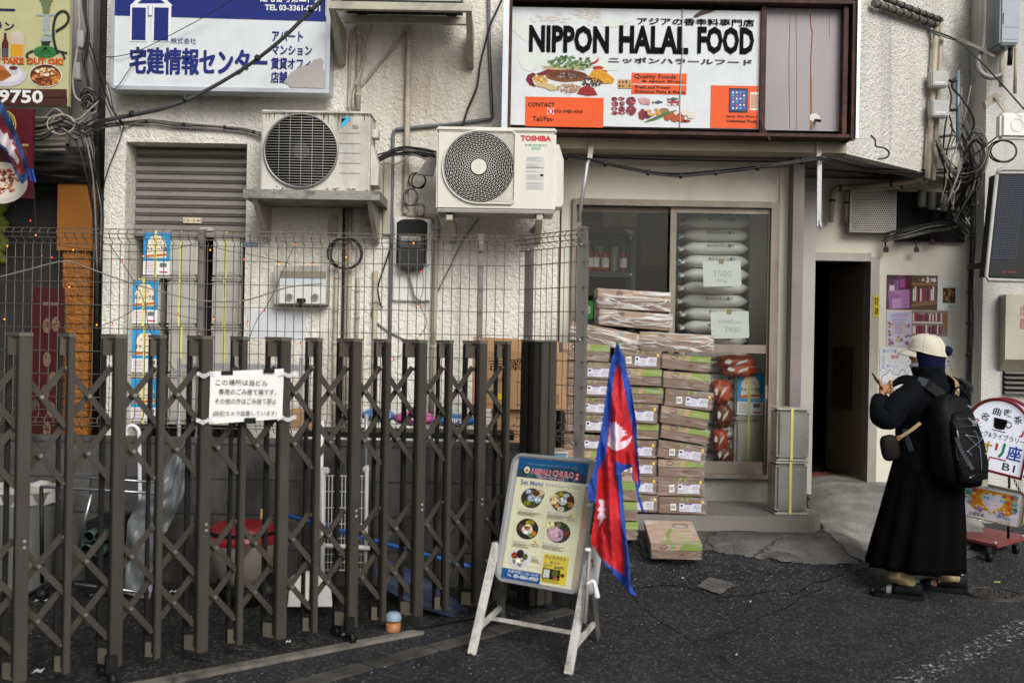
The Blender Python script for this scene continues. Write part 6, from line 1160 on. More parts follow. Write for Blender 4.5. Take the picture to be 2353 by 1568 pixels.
plate(608, 600, .165, .085, DK, [(-.75, -.1, .4, .5, '#d9bd92'), (0, 0, .38, .36, '#c9c9cc'), (-.25, -.62, .3, .28, '#8d8426'), (.25, -.55, .26, .22, '#c9ccd2'), (.6, -.25, .3, .3, '#4a3020'), (.68, .25, .28, .24, '#b07a22'), (.35, .6, .3, .25, '#2f4a26'), (-.05, .75, .3, .22, '#d8d0c0'), (-.45, .5, .2, .18, '#d0803a')])
plate(294, 862, .16, .085, pr('#2c2624', .4), [(.15, -.6, .4, .25, '#a8941c'), (-.55, -.05, .3, .35, '#5a3c2a'), (.0, .05, .48, .5, '#d6d4c6'), (-.02, -.08, .24, .22, '#b5581f'), (.62, .35, .26, .22, '#cf7a2a'), (.42, .55, .24, .2, '#7f9440')])
plate(600, 905, .165, .085, DK, [(-.75, -.5, .35, .4, '#d9cc9a'), (-.1, -.68, .28, .26, '#7d6a4c'), (.45, -.6, .3, .26, '#2e4428'), (.75, .05, .26, .36, '#6a3a24'), (-.25, .2, .7, .66, '#b793a2'), (-.1, .45, .5, .45, '#c3a0ae')])
plate(250, 1155, .155, .078, pr('#c9cad6', .4), [(0, .35, .62, .45, '#d3d0c2'), (-.5, -.25, .32, .35, '#9a3a24'), (.02, -.5, .36, .45, '#23221f'), (.5, -.25, .26, .35, '#5c5a2a')])
for x0, y0, ww in ((180, 650, .36), (472, 696, .34), (166, 968, .3), (462, 1000, .36), (365, 1130, .15)):
    s, q = st(x0, y0); S.text(mb, 'ネパールセット' if ww > .2 else 'チキン', s, q, ww*.6, .013, GB, .002, .01)
    for k in range(4): S.rect(mb, s, q + .02 + k*.009, ww * R.uniform(.6, 1), .0035, pr('#6a684f'), .002)
for x, y in ((700, 745), (384, 992)): s, q = st(x, y); S.ell(mb, s, q, .022, .013, YTAG, .002, 10); S.text(mb, 'テイクアウト', s - .055, q + .017, .11, .016, INK, .002, .02); S.text(mb, 'TAKEOUT OK', s - .055, q + .036, .11, .008, INK, .002, .01)
S.rect(mb, 0, .918, .56, .082, pr('#1b4f8c', .35), .0015); S.text(mb, '営業時間/11:00~23:00', .09, .924, .44, .026, pr('#cfd6e0'), .0022, .004); S.text(mb, 'TEL:', .08, .962, .08, .017, WHT, .0022, .02); S.text(mb, '03-4361-9767', .18, .955, .36, .03, WHT, .0022, .05)
S.rect(mb, .565, .755, .35, .225, pr('#d3bf3c', .35), .0015); S.text(mb, 'テイクアウト', .585, .765, .29, .032, pr('#33346a'), .002, .03); S.text(mb, 'セット', .66, .803, .14, .028, pr('#33346a'), .002, .03); S.text(mb, 'Takeout', .58, .83, .12, .018, pr('#2f6a6a'), .002, .01); S.text(mb, 'Set', .58, .848, .05, .016, pr('#2f6a6a'), .002, .01); S.text(mb, '800円', .73, .838, .13, .026, pr('#33346a'), .002, .03)
S.rect(mb, .58, .868, .245, .082, pr('#1f1d1c', .3), .0022); S.rect(mb, .595, .876, .085, .065, pr('#c4c8c0'), .0026); S.ell(mb, .755, .9, .045, .028, pr('#55602a'), .0026); S.ell(mb, .86, .905, .03, .016, pr('#4a3226'), .0026); S.ell(mb, .77, .938, .035, .012, pr('#a85a3a'), .003)
for k in range(3): S.rect(mb, .585, .957 + k*.007, R.uniform(.2, .3), .003, pr('#55502a'), .002)
mb.build('poster', t)
fl_, fr_, bl_, br_ = gz(1083, 1503), gz(1305, 1549), gz(1154, 1432), gz(1371, 1466)
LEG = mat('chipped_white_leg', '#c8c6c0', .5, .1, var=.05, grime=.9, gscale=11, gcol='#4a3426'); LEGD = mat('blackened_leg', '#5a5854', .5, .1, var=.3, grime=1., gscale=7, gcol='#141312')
aL, aR = at(1140, 1248, 4.99), at(1352, 1288, 4.72)
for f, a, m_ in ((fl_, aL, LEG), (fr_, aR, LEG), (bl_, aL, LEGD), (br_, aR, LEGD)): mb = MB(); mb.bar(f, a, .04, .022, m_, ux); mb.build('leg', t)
for f, b2, a in ((fl_, bl_, aL), (fr_, br_, aR)): mb = MB(); q1 = f.lerp(a, .3); q2 = b2.lerp(a, .22); mb.bar(q1 * .0 + f.lerp(a, .22), b2.lerp(a, .22), .026, .014, LEG, ux); mb.build('side_rail', t)
mb = MB(); qa = (fl_.lerp(aL, .22) + bl_.lerp(aL, .22))/2; qb = (fr_.lerp(aR, .22) + br_.lerp(aR, .22))/2; mb.bar(qa, qb, .022, .014, LEG, (0, 0, 1)); mb.build('cross_rail', t)
# ------------------------------------------------------------------ the flag tied to the menu board
BLU = mat('blue_cloth', '#154096', .75, var=.1, scale=8, bump=.3, bscale=90); REDC = mat('red_cloth', '#b0141d', .75, var=.1, scale=8, bump=.3, bscale=90); WHC = mat('white_cloth', '#d9c3cf', .6, var=.05); 
oz = [(1418,789),(1425,802),(1433,817),(1439,849),(1449,890),(1455,930),(1462,975),(1462,1005),(1466,1052),(1471,1113),(1466,1125),(1473,1150),(1481,1177),(1476,1178),(1468,1155),(1462,1132),(1458,1106),(1453,1100),(1452,1071),(1433,1081),(1427,1085),(1431,1129),(1433,1167),(1439,1229),(1443,1270),(1447,1312),(1447,1340),(1463,1369),(1448,1362),(1433,1347),(1408,1315),(1381,1285),(1361,1250),(1358,1245),(1359,1229),(1364,1190),(1367,1156),(1352,1150),(1350,1118),(1357,1100),(1366,1075),(1372,1031),(1383,975),(1399,851),(1408,815)]
rz_ = [(1420,832),(1433,886),(1441,932),(1450,975),(1454,1003),(1459,1035),(1462,1060),(1466,1112),(1455,1098),(1452,1065),(1430,1066),(1410,1057),(1414,1095),(1420,1135),(1427,1229),(1431,1279),(1435,1323),(1400,1297),(1378,1278),(1360,1250),(1357,1240),(1359,1229),(1368,1156),(1371,1125),(1372,1083),(1391,1048),(1394,1027),(1399,975),(1408,890),(1411,859)]
mz = [zbk(x, y) for x, y in [(650,30),(672,72),(685,40),(700,64),(715,30),(726,80),(748,65),(752,106),(790,100),(780,132),(830,145),(800,167),(845,185),(790,206),(752,268),(830,250),(895,200),(860,290),(800,340),(720,365),(660,345),(625,300),(640,160)]]
sz = [zbk(x, y) for x, y in [(512,900),(580,910),(586,1000),(606,1000),(580,1040),(606,1106),(575,1106),(570,1130),(520,1205),(542,1140),(505,1100),(515,1060),(545,1040),(508,1020),(540,970)]]
t = thing('flag', 'red double-pennant flag with blue border and white emblems, tied to the menu board', 'flag', gz(1345, 1440) + Vector((0, .05, .2)))
def fold(u, v): return 4.66 - .06 * ss(900, 1100, v) + .028 * sin(u * .11 + v * .006) * ss(800, 1000, v) + .012 * sin(u * .23 - v * .02 + 1) + .01 * sin(v * .05 + u * .05) + .03 * noise.noise(Vector((u*.035, v*.012, 2))) + .008 * noise.noise(Vector((u*.11, v*.05, 6)))
st_ = 1.7; vid = {}; vs = []; fs = {0: [], 1: [], 2: []}
def fv(i, j):
    if (i, j) not in vid: u, v = 1345 + i*st_, 788 + j*st_; vid[i, j] = len(vs); vs.append(at(u, v, fold(u, v)))
    return vid[i, j]
for j in range(345):
    for i in range(82):
        u, v = 1345 + (i+.5)*st_, 788 + (j+.5)*st_
        if inside(u, v, oz):
            k = 0
            if inside(u, v, rz_): k = 2 if (inside(u, v, mz) or inside(u, v, sz)) else 1
            fs[k].append((fv(i, j+1), fv(i+1, j+1), fv(i+1, j), fv(i, j)))
mb = MB(); mb.add(vs, [], BLU)
for k, m_ in enumerate((BLU, REDC, WHC)):
    ii = mb.m(m_)
    for f in fs[k]: mb.f.append(list(f)); mb.mi.append(ii); mb.sm.append(True)
cl = mb.build('cloth', t); md = cl.modifiers.new('th', 'SOLIDIFY'); md.thickness = .0015
mb = MB(); pa, pb, pc_ = at(1343, 1430, 4.56), at(1357, 1228, 4.66), at(1419, 786, 4.74); mb.tube([pa, pb], .0095, STEELG); mb.tube([pb, pc_], .0075, mat('green_pole', '#2f5a3c', .4)); mb.build('pole', t)
mb = MB(); STR = pr('#d6d6d8', .4)
for u, v in ((1347, 1341), (1350, 1262), (1353, 1160), (1350, 1115)):
    q = at(u, v, 4.62 if v > 1200 else 4.7); mb.ball(q, .013, STR, 10, (1.2, .8, .7))
mb.tube(smooth_path([at(u, v, 4.6) for u, v in ((1347,1341),(1362,1334),(1368,1350),(1372,1372))], 4), [.006 + .007 * i / 12 for i in range(13)], STR); mb.build('plastic_string', t)
# ------------------------------------------------------------------ person
PY = 6.05; fd = Vector((-.33, .944, 0)); lf = Vector((-.944, -.33, 0)); UPV = Vector((0, 0, 1)); bk = -fd
hf = Vector((-.95, .31, 0)); hl = Vector((-.31, -.95, 0))
def pv(u, v, y=PY): return at(u, v, y)
def sg(w_, p): return math.copysign(abs(w_)**p, w_)
def rum(p, a=.010, f=9.): n = noise.noise_vector(p*f); m_ = noise.noise_vector(p*f*2.7 + Vector((3, 1, 7))); return p + n*a + m_*a*.45
def ring(u, v, a, b, n=40, y=PY, tw=0., wob=0., ph=0., kf=9, L=None, Fd=None, rm=0.):
    L = L or lf; Fd = Fd or fd; c = pv(u, v, y); out = []
    for k in range(n):
        q = 2*pi*k/n; r = 1 + wob*(sin(kf*q + ph + .6*sin(2*q)) + .6*sin((kf//2)*q + 2*ph + 1) + .5*noise.noise(Vector((cos(q)*2, sin(q)*2, ph))))
        p = c + L*(a*r*cos(q)) + Fd*(b*r*sin(q)) + UPV*(tw*cos(q)); out.append(rum(p, rm) if rm else p)
    return out
def lerp_rings(R_, m):   # refine a list of rings so folds have room
    out = []
    for i in range(len(R_) - 1):
        for j in range(m): out.append([a.lerp(b, j/m) for a, b in zip(R_[i], R_[i+1])])
    return out + [R_[-1]]
BLKC = mat('black_wool_skirt', '#040405', .95, var=.3, scale=3, bump=.35, bscale=140, spec=.08); NVC = mat('navy_black_jacket', '#07090e', .9, var=.2, scale=5, bump=.3, bscale=30, dist=.008, spec=.12); HIJ = mat('navy_scarf', '#10132e', .85, var=.15, bump=.35, bscale=34, dist=.008, spec=.1); SKN = mat('skin', '#a87657', .55, var=.07, scale=14, bump=.1, bscale=120); CAPC = mat('cream_cotton_cap', '#c4bdac', .85, var=.06, scale=9, bump=.25, bscale=70, spec=.1); BEI = mat('beige_trousers', '#8d7a58', .8, var=.1, scale=8, bump=.5, bscale=16, dist=.012)
t = thing('person', 'person in black skirt, navy jacket, cream cap and dark scarf looking at a phone', 'person', (pv(2110, 1362).x, PY, 0))
bd = bpy.data.meshes.new('body'); ob = bpy.data.objects.new('body', bd); COL.objects.link(ob)
V = []; E = []; RA = []
def bv(p, r, par=None):
    V.append(p); RA.append(r); i = len(V) - 1
    if par is not None: E.append((par, i))
    return i
HC = pv(2127, 814)
pel = bv(pv(2128, 1075), (.10, .12)); wst = bv(pv(2134, 1010), (.09, .10), pel); che = bv(pv(2140, 935), (.10, .10), wst); nb = bv(pv(2136, 872), (.05, .05), che); hd0 = bv(HC + UPV*-.075, (.045, .05), nb); hd1 = bv(HC + hf*.01 + UPV*-.01, (.066, .074), hd0); hd2 = bv(HC + UPV*.05, (.06, .07), hd1)
nose = bv(HC + hf*.088 + UPV*-.015, (.011, .012), hd1); chin = bv(HC + hf*.06 + UPV*-.07, (.022, .022), hd1)
sL = bv(pv(2092, 892, PY - .08), (.045, .045), che); eL = bv(pv(2036, 962, PY - .14), (.034, .034), sL); wL = bv(pv(2024, 918, PY - .1), (.022, .02), eL)
pL = bv(pv(2026, 902, PY - .09), (.026, .018), wL); pL2 = bv(pv(2028, 889, PY - .085), (.027, .014), pL)
sR = bv(pv(2190, 895, PY + .06), (.045, .045), che); eR = bv(pv(2120, 965, PY + .2), (.034, .034), sR); wR = bv(pv(2058, 925, PY + .03), (.022, .02), eR); pR = bv(pv(2052, 914, PY - .0), (.025, .017), wR)
for (u0, v0, d0), (u1, v1, d1), (u2, v2, d2) in (((2023, 886, -.115), (2021, 877, -.12), (2019, 868, -.12)), ((2037, 884, -.05), (2043, 879, -.055), (2046, 872, -.07)), ((2039, 890, -.05), (2046, 886, -.055), (2048, 879, -.07)), ((2040, 896, -.05), (2047, 893, -.055), (2049, 887, -.07)), ((2041, 902, -.055), (2047, 900, -.06), (2048, 895, -.07))):
    a = bv(pv(u0, v0, PY + d0), (.0095, .0095), pL2); b = bv(pv(u1, v1, PY + d1), (.0085, .0085), a); c = bv(pv(u2, v2, PY + d2), (.007, .007), b)
for (u0, v0), (u1, v1) in (((2047, 906), (2043, 901)), ((2048, 911), (2044, 908)), ((2049, 917), (2045, 915)), ((2051, 922), (2047, 921)), ((2054, 902), (2051, 896))):
    a = bv(pv(u0, v0, PY - .04), (.009, .009), pR); b = bv(pv(u1, v1, PY - .06), (.0075, .0075), a)
for u0, u1, u2, dy in ((2098, 2085, 2074, -.09), (2158, 2163, 2166, .09)):
    h = bv(pv(u0, 1110, PY + dy), (.085, .085), pel); k = bv(pv(u1, 1215, PY + dy), (.055, .055), h); an = bv(pv(u2, 1330, PY + dy*.9), (.026, .026), k); to = bv(pv(u2, 1347, PY + dy*.9) + hf*.06, (.018, .018), an)
bd.from_pydata([p - ORI[t.name] for p in V], E, []); bd.materials.append(SKN); ob.parent = t
sk_ = ob.modifiers.new('skin', 'SKIN'); sk_.use_smooth_shade = True
for i, r in enumerate(RA): bd.skin_vertices[0].data[i].radius = r
bd.skin_vertices[0].data[0].use_root = True
sb_ = ob.modifiers.new('sub', 'SUBSURF'); sb_.levels = 2; sb_.render_levels = 2
dg = bpy.context.evaluated_depsgraph_get(); me = bpy.data.meshes.new_from_object(ob.evaluated_get(dg)); ob.modifiers.clear(); ob.data = me
for pl in me.polygons: pl.use_smooth = True
ORI[ob.name] = ORI[t.name]
# skirt with folds that open towards the hem
mb = MB(); rg = []
for u, v, a, b, wb in ((2132, 1020, .165, .14, .0), (2130, 1060, .195, .18, .01), (2125, 1110, .212, .2, .022), (2119, 1150, .222, .213, .034), (2113, 1200, .236, .23, .045), (2106, 1250, .25, .246, .054), (2101, 1285, .26, .256, .06), (2099, 1299, .264, .26, .062), (2100, 1297, .25, .248, .06)): rg.append(ring(u, v, a, b, 96, tw=0, wob=wb, ph=.4, kf=13, rm=.003))
rg = [[p + UPV*(-.03*max(0, (i - 4)/4)*((p - pv(2099, 1290)).x*1.6 + .1)) for p in r] for i, r in enumerate(rg)]
mb.loft(rg, BLKC, True); mb.build('skirt', t)
mb = MB(); rg = [ring(2131, 1092, .203, .188, 48), ring(2134, 1040, .2, .17, 48, wob=.02, ph=2), ring(2138, 985, .205, .155, 48, wob=.025, ph=1.6), ring(2142, 930, .215, .145, 48, wob=.018, ph=1), ring(2144, 903, .21, .13, 48, wob=.01), ring(2144, 884, .172, .11, 48), ring(2141, 868, .105, .09, 48), ring(2134, 858, .09, .092, 48), ring(2130, 848, .086, .094, 48), ring(2130, 843, .082, .09, 48), ring(2130, 846, .07, .075, 48)]
mb.loft([[rum(p, .009 * min(1, max(.1, (p.z - .72)*6)), 11) for p in r] for r in lerp_rings(rg, 5)], NVC)
def sleeve(pts):
    P = smooth_path([p for p, r in pts], 6); rr_ = []
    for i in range(len(pts) - 1):
        for j in range(6): rr_.append(pts[i][1] + (pts[i+1][1] - pts[i][1])*j/6)
    rr_.append(pts[-1][1]); b0 = len(mb.v); mb.tube(P, rr_, NVC, 26)
    for k in range(b0, len(mb.v)): mb.v[k] = rum(mb.v[k], .012, 10)
sleeve([(pv(2120, 896, PY - .02), .06), (pv(2096, 902, PY - .07), .075), (pv(2066, 930, PY - .12), .076), (pv(2040, 957, PY - .15), .07), (pv(2024, 955, PY - .15), .062), (pv(2019, 940, PY - .13), .053), (pv(2021, 924, PY - .11), .045), (pv(2023, 913, PY - .1), .04), (pv(2023, 914, PY - .1), .03)])
sleeve([(pv(2175, 898, PY + .04), .06), (pv(2200, 910, PY + .1), .072), (pv(2160, 962, PY + .2), .066), (pv(2090, 950, PY + .12), .05), (pv(2062, 930, PY + .04), .04), (pv(2056, 922, PY + .02), .034)])
mb.build('jacket', t)
SH = mat('black_sandal', '#0a0a0b', .65, var=.2, spec=.2); SOK = mat('grey_white_sock', '#77757f', .85, var=.08)
for u, v, dy in ((2066, 1350, -.1), (2168, 1343, .1)):
    y = PY + dy; mb = MB(); rg = [ring(u + 8, v - 80, .07, .075, 28, y), ring(u + 6, v - 55, .07, .076, 28, y, wob=.03), ring(u + 4, v - 40, .076, .084, 28, y, wob=.05), ring(u + 3, v - 32, .07, .076, 28, y, wob=.05, ph=1), ring(u + 5, v - 24, .078, .085, 28, y, wob=.04), ring(u + 7, v - 14, .072, .078, 28, y, wob=.03, tw=.01), ring(u + 7, v - 12, .062, .068, 28, y)]
    mb.loft([[rum(p, .008, 14) for p in r] for r in lerp_rings(rg, 3)], BEI); mb.build('trouser_leg', t)
    c = pv(u + 2, v + 12, y); c.z = 0; fdir = Vector((-.93, .36, 0)).normalized(); ld = Vector((-fdir.y, fdir.x, 0)); MM = Matrix(((fdir.x, ld.x, 0, c.x), (fdir.y, ld.y, 0, c.y), (0, 0, 1, 0), (0, 0, 0, 1)))
    def sec(x, w_, z0, z1, n=18): return [MM @ Vector((x, w_*sg(cos(2*pi*k/n), .8), (z0+z1)/2 + (z1-z0)/2*sg(sin(2*pi*k/n), .8))) for k in range(n)]
    mb = MB(); mb.loft([sec(-.1, .03, .02, .12), sec(-.06, .038, .02, .13), sec(-.02, .04, .02, .105), sec(.03, .041, .02, .082), sec(.08, .044, .02, .066), sec(.12, .042, .02, .056), sec(.145, .03, .02, .046), sec(.152, .012, .024, .036)], SOK); mb.build('sock', t)
    mb = MB(); sol = [(-.125, .022), (-.11, .04), (-.05, .046), (.03, .046), (.09, .053), (.135, .047), (.165, .022)]; pts = [(x, w_) for x, w_ in sol] + [(x, -w_) for x, w_ in reversed(sol)]
    mb.prism([MM @ Vector((x, w_, .0015)) for x, w_ in pts], (0, 0, .028), SH)
    mb.loft([sec(-.12, .025, .02, .08), sec(-.1, .042, .02, .11), sec(-.055, .048, .02, .115), sec(-.01, .049, .02, .1), sec(.02, .048, .02, .09), sec(.045, .047, .02, .078)], SH); mb.loft([sec(.075, .05, .02, .074), sec(.105, .051, .02, .068), sec(.135, .046, .02, .056), sec(.142, .04, .02, .05)], SH); mb.build('sandal', t)
# scarf, cap, mask, glasses on the turned head
def hr(z, a, b, n=40, off=0., slope=0., rm=0.):
    out = []
    for k in range(n):
        q = 2*pi*k/n; p = HC + hl*(a*cos(q)) + hf*(b*sin(q) + off) + UPV*(z + slope*sin(q)); out.append(rum(p, rm, 14) if rm else p)
    return out
mb = MB(); rg = [hr(-.14, .068, .07, off=-.03), hr(-.115, .07, .076, off=-.028), hr(-.085, .073, .08, off=-.025, rm=.004), hr(-.05, .078, .083, off=-.022, rm=.003), hr(-.01, .082, .088, off=-.02), hr(.03, .083, .09, off=-.016), hr(.06, .07, .078, off=-.014), hr(.08, .03, .03, off=-.01)]
mb.loft(lerp_rings(rg, 3), HIJ); mb.ball(HC - hf*.108 + UPV*.022 + hl*.01, .033, HIJ, 16, (1.05, 1, .95)); mb.build('scarf', t)
def capf(a, b):
    q = 2*pi*a; s_ = sin(b*pi/2); c = cos(b*pi/2)**.62; p = HC + hl*(.09*c*cos(q)) + hf*(.106*c*sin(q) - .008) + UPV*(.008 + .022*sin(q)*(1 - b) + .108*s_)
    return rum(p, .0045*(1 - b*.5), 16)
mb = MB(); mb.grid(capf, 48, 16, CAPC, True, True)
mb.tube([capf(i/48, 0) for i in range(48)], .004, CAPC, 6, closed=True)
for k in range(6): mb.tube([capf(k/6 + .04, j/14) + (capf(k/6 + .04, j/14) - HC).normalized()*.001 for j in range(15)], .0016, CAPC, 5)
mb.ball(HC + UPV*.117 - hf*.008, .007, CAPC, 8); mb.build('cap', t)
mb = MB()
def brim(s, q): an = pi/2 + (s - .5)*1.8; e = HC + hl*(.088*cos(an)) + hf*(.104*sin(an) - .008) + UPV*(.008 + .022*sin(an)); o = (hf*1. + hl*cos(an)*.25); return e + o*(  .062*q*(1 - abs(2*s - 1)**2.6)) + UPV*(-.026*q*q - .012*(2*s - 1)**2*q - .002)
mb.grid(brim, 24, 8, CAPC); bm_ = mb.build('cap_brim', t); md = bm_.modifiers.new('th', 'SOLIDIFY'); md.thickness = .004
mb = MB(); mb.tube(smooth_path([HC - hf*.1 + UPV*.0, HC - hf*.125 + UPV*-.01, HC - hf*.14 + UPV*-.05, HC - hf*.142 + UPV*-.09], 4), .0028, mat('tan_cap_strap', '#8d7f66', .7), 6); mb.build('cap_strap', t)
mb = MB(); MSK = pr('#a9a6b2', .8); mb.grid(lambda s, q: HC + UPV*(-.05 - .055*q) + (hf*(.092 - .03*abs(q - .3)*1.2)*cos(pi*(s-.5)) + hl*(.056*sin(pi*(s-.5)))*(1 - .35*q)), 18, 8, MSK); mb.tube([HC + hl*.066 + UPV*-.06, HC + hl*.074 - hf*.03 + UPV*-.02], .002, MSK, 5); mb.build('face_mask', t)
mb = MB(); gc = HC + hf*.086 + UPV*-.008; GLB = pr('#121216', .3)
for sgn_ in (1, -1): mb.tube([gc + hl*(sgn_*.033 + .026*cos(a)) + UPV*.02*sin(a) for a in [2*pi*i/14 for i in range(14)]], .0022, GLB, 5, closed=True); mb.tube([gc + hl*sgn_*.06, gc + hl*sgn_*.078 - hf*.09 + UPV*.005], .0022, GLB, 5)
mb.build('glasses', t)
# phone
a_, b_2 = pv(2006, 861, PY - .1), pv(2041, 916, PY - .06); ax = (b_2 - a_); hh = ax.length; ax = ax.normalized(); wd = Vector((.3, .95, 0)); wd = (wd - ax*wd.dot(ax)).normalized(); sd = wd.cross(-ax).normalized(); o = thing('phone', 'black smartphone held up in the hand of the person', 'phone', b_2)
Mp = Matrix(((wd.x, sd.x, -ax.x, b_2.x), (wd.y, sd.y, -ax.y, b_2.y), (wd.z, sd.z, -ax.z, b_2.z), (0, 0, 0, 1))); mb = MB(); mb.rbox((-.036, -.0045, .0), (.036, .0045, hh), pr('#101114', .3), .003, Mp); mb.build('phone_body', o)
mb = MB(); mb.rbox((-.032, .0047, .006), (.032, .0053, hh - .006), pr('#24272d', .3), .0002, Mp); mb.build('screen', o); mb = MB(); mb.rbox((-.03, -.0065, hh - .035), (-.005, -.0047, hh - .008), pr('#2b2c30', .3), .0006, Mp); mb.build('lens_plate', o)
# backpack
BPK = mat('black_backpack_nylon', '#08090b', .6, var=.25, scale=8, bump=.5, bscale=24, dist=.01, spec=.14); GRS = mat('grey_strap', '#34373f', .7, var=.08)
o = thing('backpack', 'black sports backpack with white bungee cord and emblem on the back of the person', 'backpack', pv(2152, 1100) + bk*.26)
def pc(v): return pv(2110 + (v - 900)*.14, v) + bk*.235
def bring(v, a, b, n=44, off=0., rm=.006):
    c = pc(v) + bk*off; return [rum(c + lf*(a*.92*sg(cos(2*pi*k/n), .7)) + bk*(b*.92*sg(sin(2*pi*k/n), .7)), rm, 12) for k in range(n)]
mb = MB(); rg = [bring(1106, .05, .04), bring(1102, .11, .075), bring(1085, .148, .1), bring(1050, .158, .112), bring(1000, .155, .108), bring(955, .145, .096), bring(925, .125, .08), bring(908, .09, .056), bring(901, .04, .025)]
mb.loft(lerp_rings(rg, 4), BPK); mb.build('main_pocket', o)
mb = MB(); rg = [bring(1096, .06, .03, off=.09), bring(1088, .1, .05, off=.092), bring(1050, .115, .06, off=.092), bring(1000, .112, .056, off=.088), bring(962, .098, .048, off=.08), bring(942, .07, .034, off=.07), bring(936, .03, .016, off=.06)]; mb.loft(lerp_rings(rg, 4), BPK); mb.build('front_pocket', o)
def bsurf(s, v, d=.0): return pc(v) + bk*(.146 + d - .03*s*s - .0009*max(0, 965 - v) - .0006*max(0, v - 1075)) - lf*(s*.1)
WC = pr('#a5a8ae', .5); CORD = pr('#6d7077'); mb = MB(); loops = [(-.45, 985), (.75, 993), (-.5, 1020), (.78, 1026), (-.55, 1049), (.75, 1057), (-.55, 1076), (.7, 1084)]
for k in range(0, len(loops) - 2, 2): mb.tube([bsurf(*loops[k], .006), bsurf(*loops[k+3], .006) if k + 3 < 8 else bsurf(*loops[k+1], .006)], .002, CORD, 5); mb.tube([bsurf(*loops[k+1], .006), bsurf(*loops[k+2], .006)], .002, CORD, 5)
mb.tube([bsurf(*loops[0], .006), bsurf(*loops[1], .006)], .002, CORD, 5); mb.tube(smooth_path([bsurf(.0, 975, .008), bsurf(.25, 985, .008), bsurf(.3, 1020, .008), bsurf(.2, 1062, .008)], 5), .002, CORD, 5)
for q in loops: p_ = bsurf(*q, .006); mb.tube([p_ - lf*.007, p_ + lf*.007], .0028, WC, 6)
mb.build('bungee_cord', o)
mb = MB(); mb.tube([bsurf(-.92 + .1*sin(i*.4), 955 + i*6, .002) for i in range(20)], .002, GRS, 5); mb.tube([bsurf(-.8 + i*.16, 953 - 4*sin(pi*i/10), .004) for i in range(11)], .002, GRS, 5); mb.tube([bsurf(-.75 + i*.15, 968 - 3*sin(pi*i/10), .005) for i in range(11)], .002, GRS, 5); mb.build('piping', o)
mb = MB(); p0 = bsurf(.2, 953, .004); Sx = Surf(p0 - bk*0, -lf*.058, -UPV*.036, bk)
for k, r in enumerate((.9, .66, .42)): Sx.line(mb, [(.52 + .48*r*sin(a)*1., .62 - r*.6*cos(a)) for a in [pi*.5*i/10 for i in range(11)]], .07, WC, .001)
for k, (tw_, y_) in enumerate((('THE', .05), ('NORTH', .34), ('FACE', .64))): Sx.text(mb, tw_, .0, y_, .46, .24, WC, .001, .03)
p_ = bsurf(.3, 1089, .014); mb.prism([p_ - lf*a + UPV*b for a, b in ((-.024, -.018), (.02, -.018), (.022, .006), (.014, .02), (-.014, .018))], bk*.004, pr('#8d8678', .7)); mb.build('emblem', o)
for s0, v0, s1, v1 in ((-.1, 948, .08, 958), (-.9, 975, -.9, 992), (.2, 922, .4, 927)): mb = MB(); mb.tube([bsurf(s0, v0, .01), bsurf(s1, v1, .012)], .003, WC, 6); mb.build('zip_pull', o)
def sstrap(par, name, pts, wid, m_, thk=.008, ctr=None):
    P = smooth_path(pts, 6); mb = MB(); rings = []; ctr = ctr or pv(2140, 960)
    for i, p in enumerate(P):
        d = (P[min(i+1, len(P)-1)] - P[max(i-1, 0)]).normalized(); out = (p - ctr); out.z *= .5; out = (out - d*out.dot(d)).normalized(); q = d.cross(out); rings.append([p + q*wid/2 - out*thk/2, p + q*wid/2 + out*thk/2, p - q*wid/2 + out*thk/2, p - q*wid/2 - out*thk/2])
    mb.loft(rings, m_, True, False); return mb.build(name, par)
TC = lambda u, v, k: pv(u, v) + bk*k
sL_ = [TC(2116, 905, .17), TC(2104, 893, .155), TC(2091, 879, .12), TC(2078, 872, .06), TC(2070, 872, .0), TC(2066, 884, -.06)]
sstrap(o, 'shoulder_strap', sL_, .056, BPK, .014); sstrap(o, 'strap_patch', [TC(2092, 878, .132), TC(2082, 872, .09)], .05, GRS, .012)
sR_ = [TC(2168, 905, .17), TC(2178, 893, .155), TC(2180, 880, .12), TC(2176, 871, .06), TC(2172, 869, .0), TC(2170, 878, -.06)]
sstrap(o, 'shoulder_strap', sR_, .06, BPK, .014); sstrap(o, 'strap_edge', [p + Vector((.026, 0, .006)) for p in sR_[:4]], .009, GRS, .014)
mb = MB(); mb.tube(smooth_path([TC(2128, 903, .2), TC(2133, 888, .215), TC(2143, 886, .215), TC(2150, 903, .2)], 5), .006, BPK); mb.build('grab_loop', o)
sstrap(o, 'hip_strap', [pv(2078, 985, PY - .2), pv(2083, 1005, PY - .2), pv(2094, 1036, PY - .2)], .028, GRS, .004); p1, p2, p3 = bsurf(-.95, 990, .006), bsurf(-.8, 1018, .006), bsurf(-.4, 1058, .012); sstrap(o, 'compression_strap', [p1, p2, p3], .02, GRS, .004, pc(1010))
sstrap(o, 'side_strap', [pc(1010) - lf*.165, pc(1040) - lf*.175 + bk*.02, pc(1070) - lf*.17], .022, BPK, .005, pc(1040))
o = thing('shoulder_bag', 'small dark brown shoulder bag with beige strap at the hip of the person', 'bag', pv(2042, 1056, PY - .2)); BRB = mat('dark_brown_leather', '#110c0a', .6, var=.25, scale=14, spec=.15)
mb = MB(); Mr = Matrix.Rotation(-.2, 4, 'Y')
mb.grid(lambda a, b: pv(2044, 1028, PY - .2) + (Mr @ Vector((.05*sg(cos(2*pi*a)*sin(pi*b), .6), .028*sg(sin(2*pi*a)*sin(pi*b), .6), -.073*sg(cos(pi*b), .6)))), 28, 16, BRB, True, True); mb.build('pouch', o)
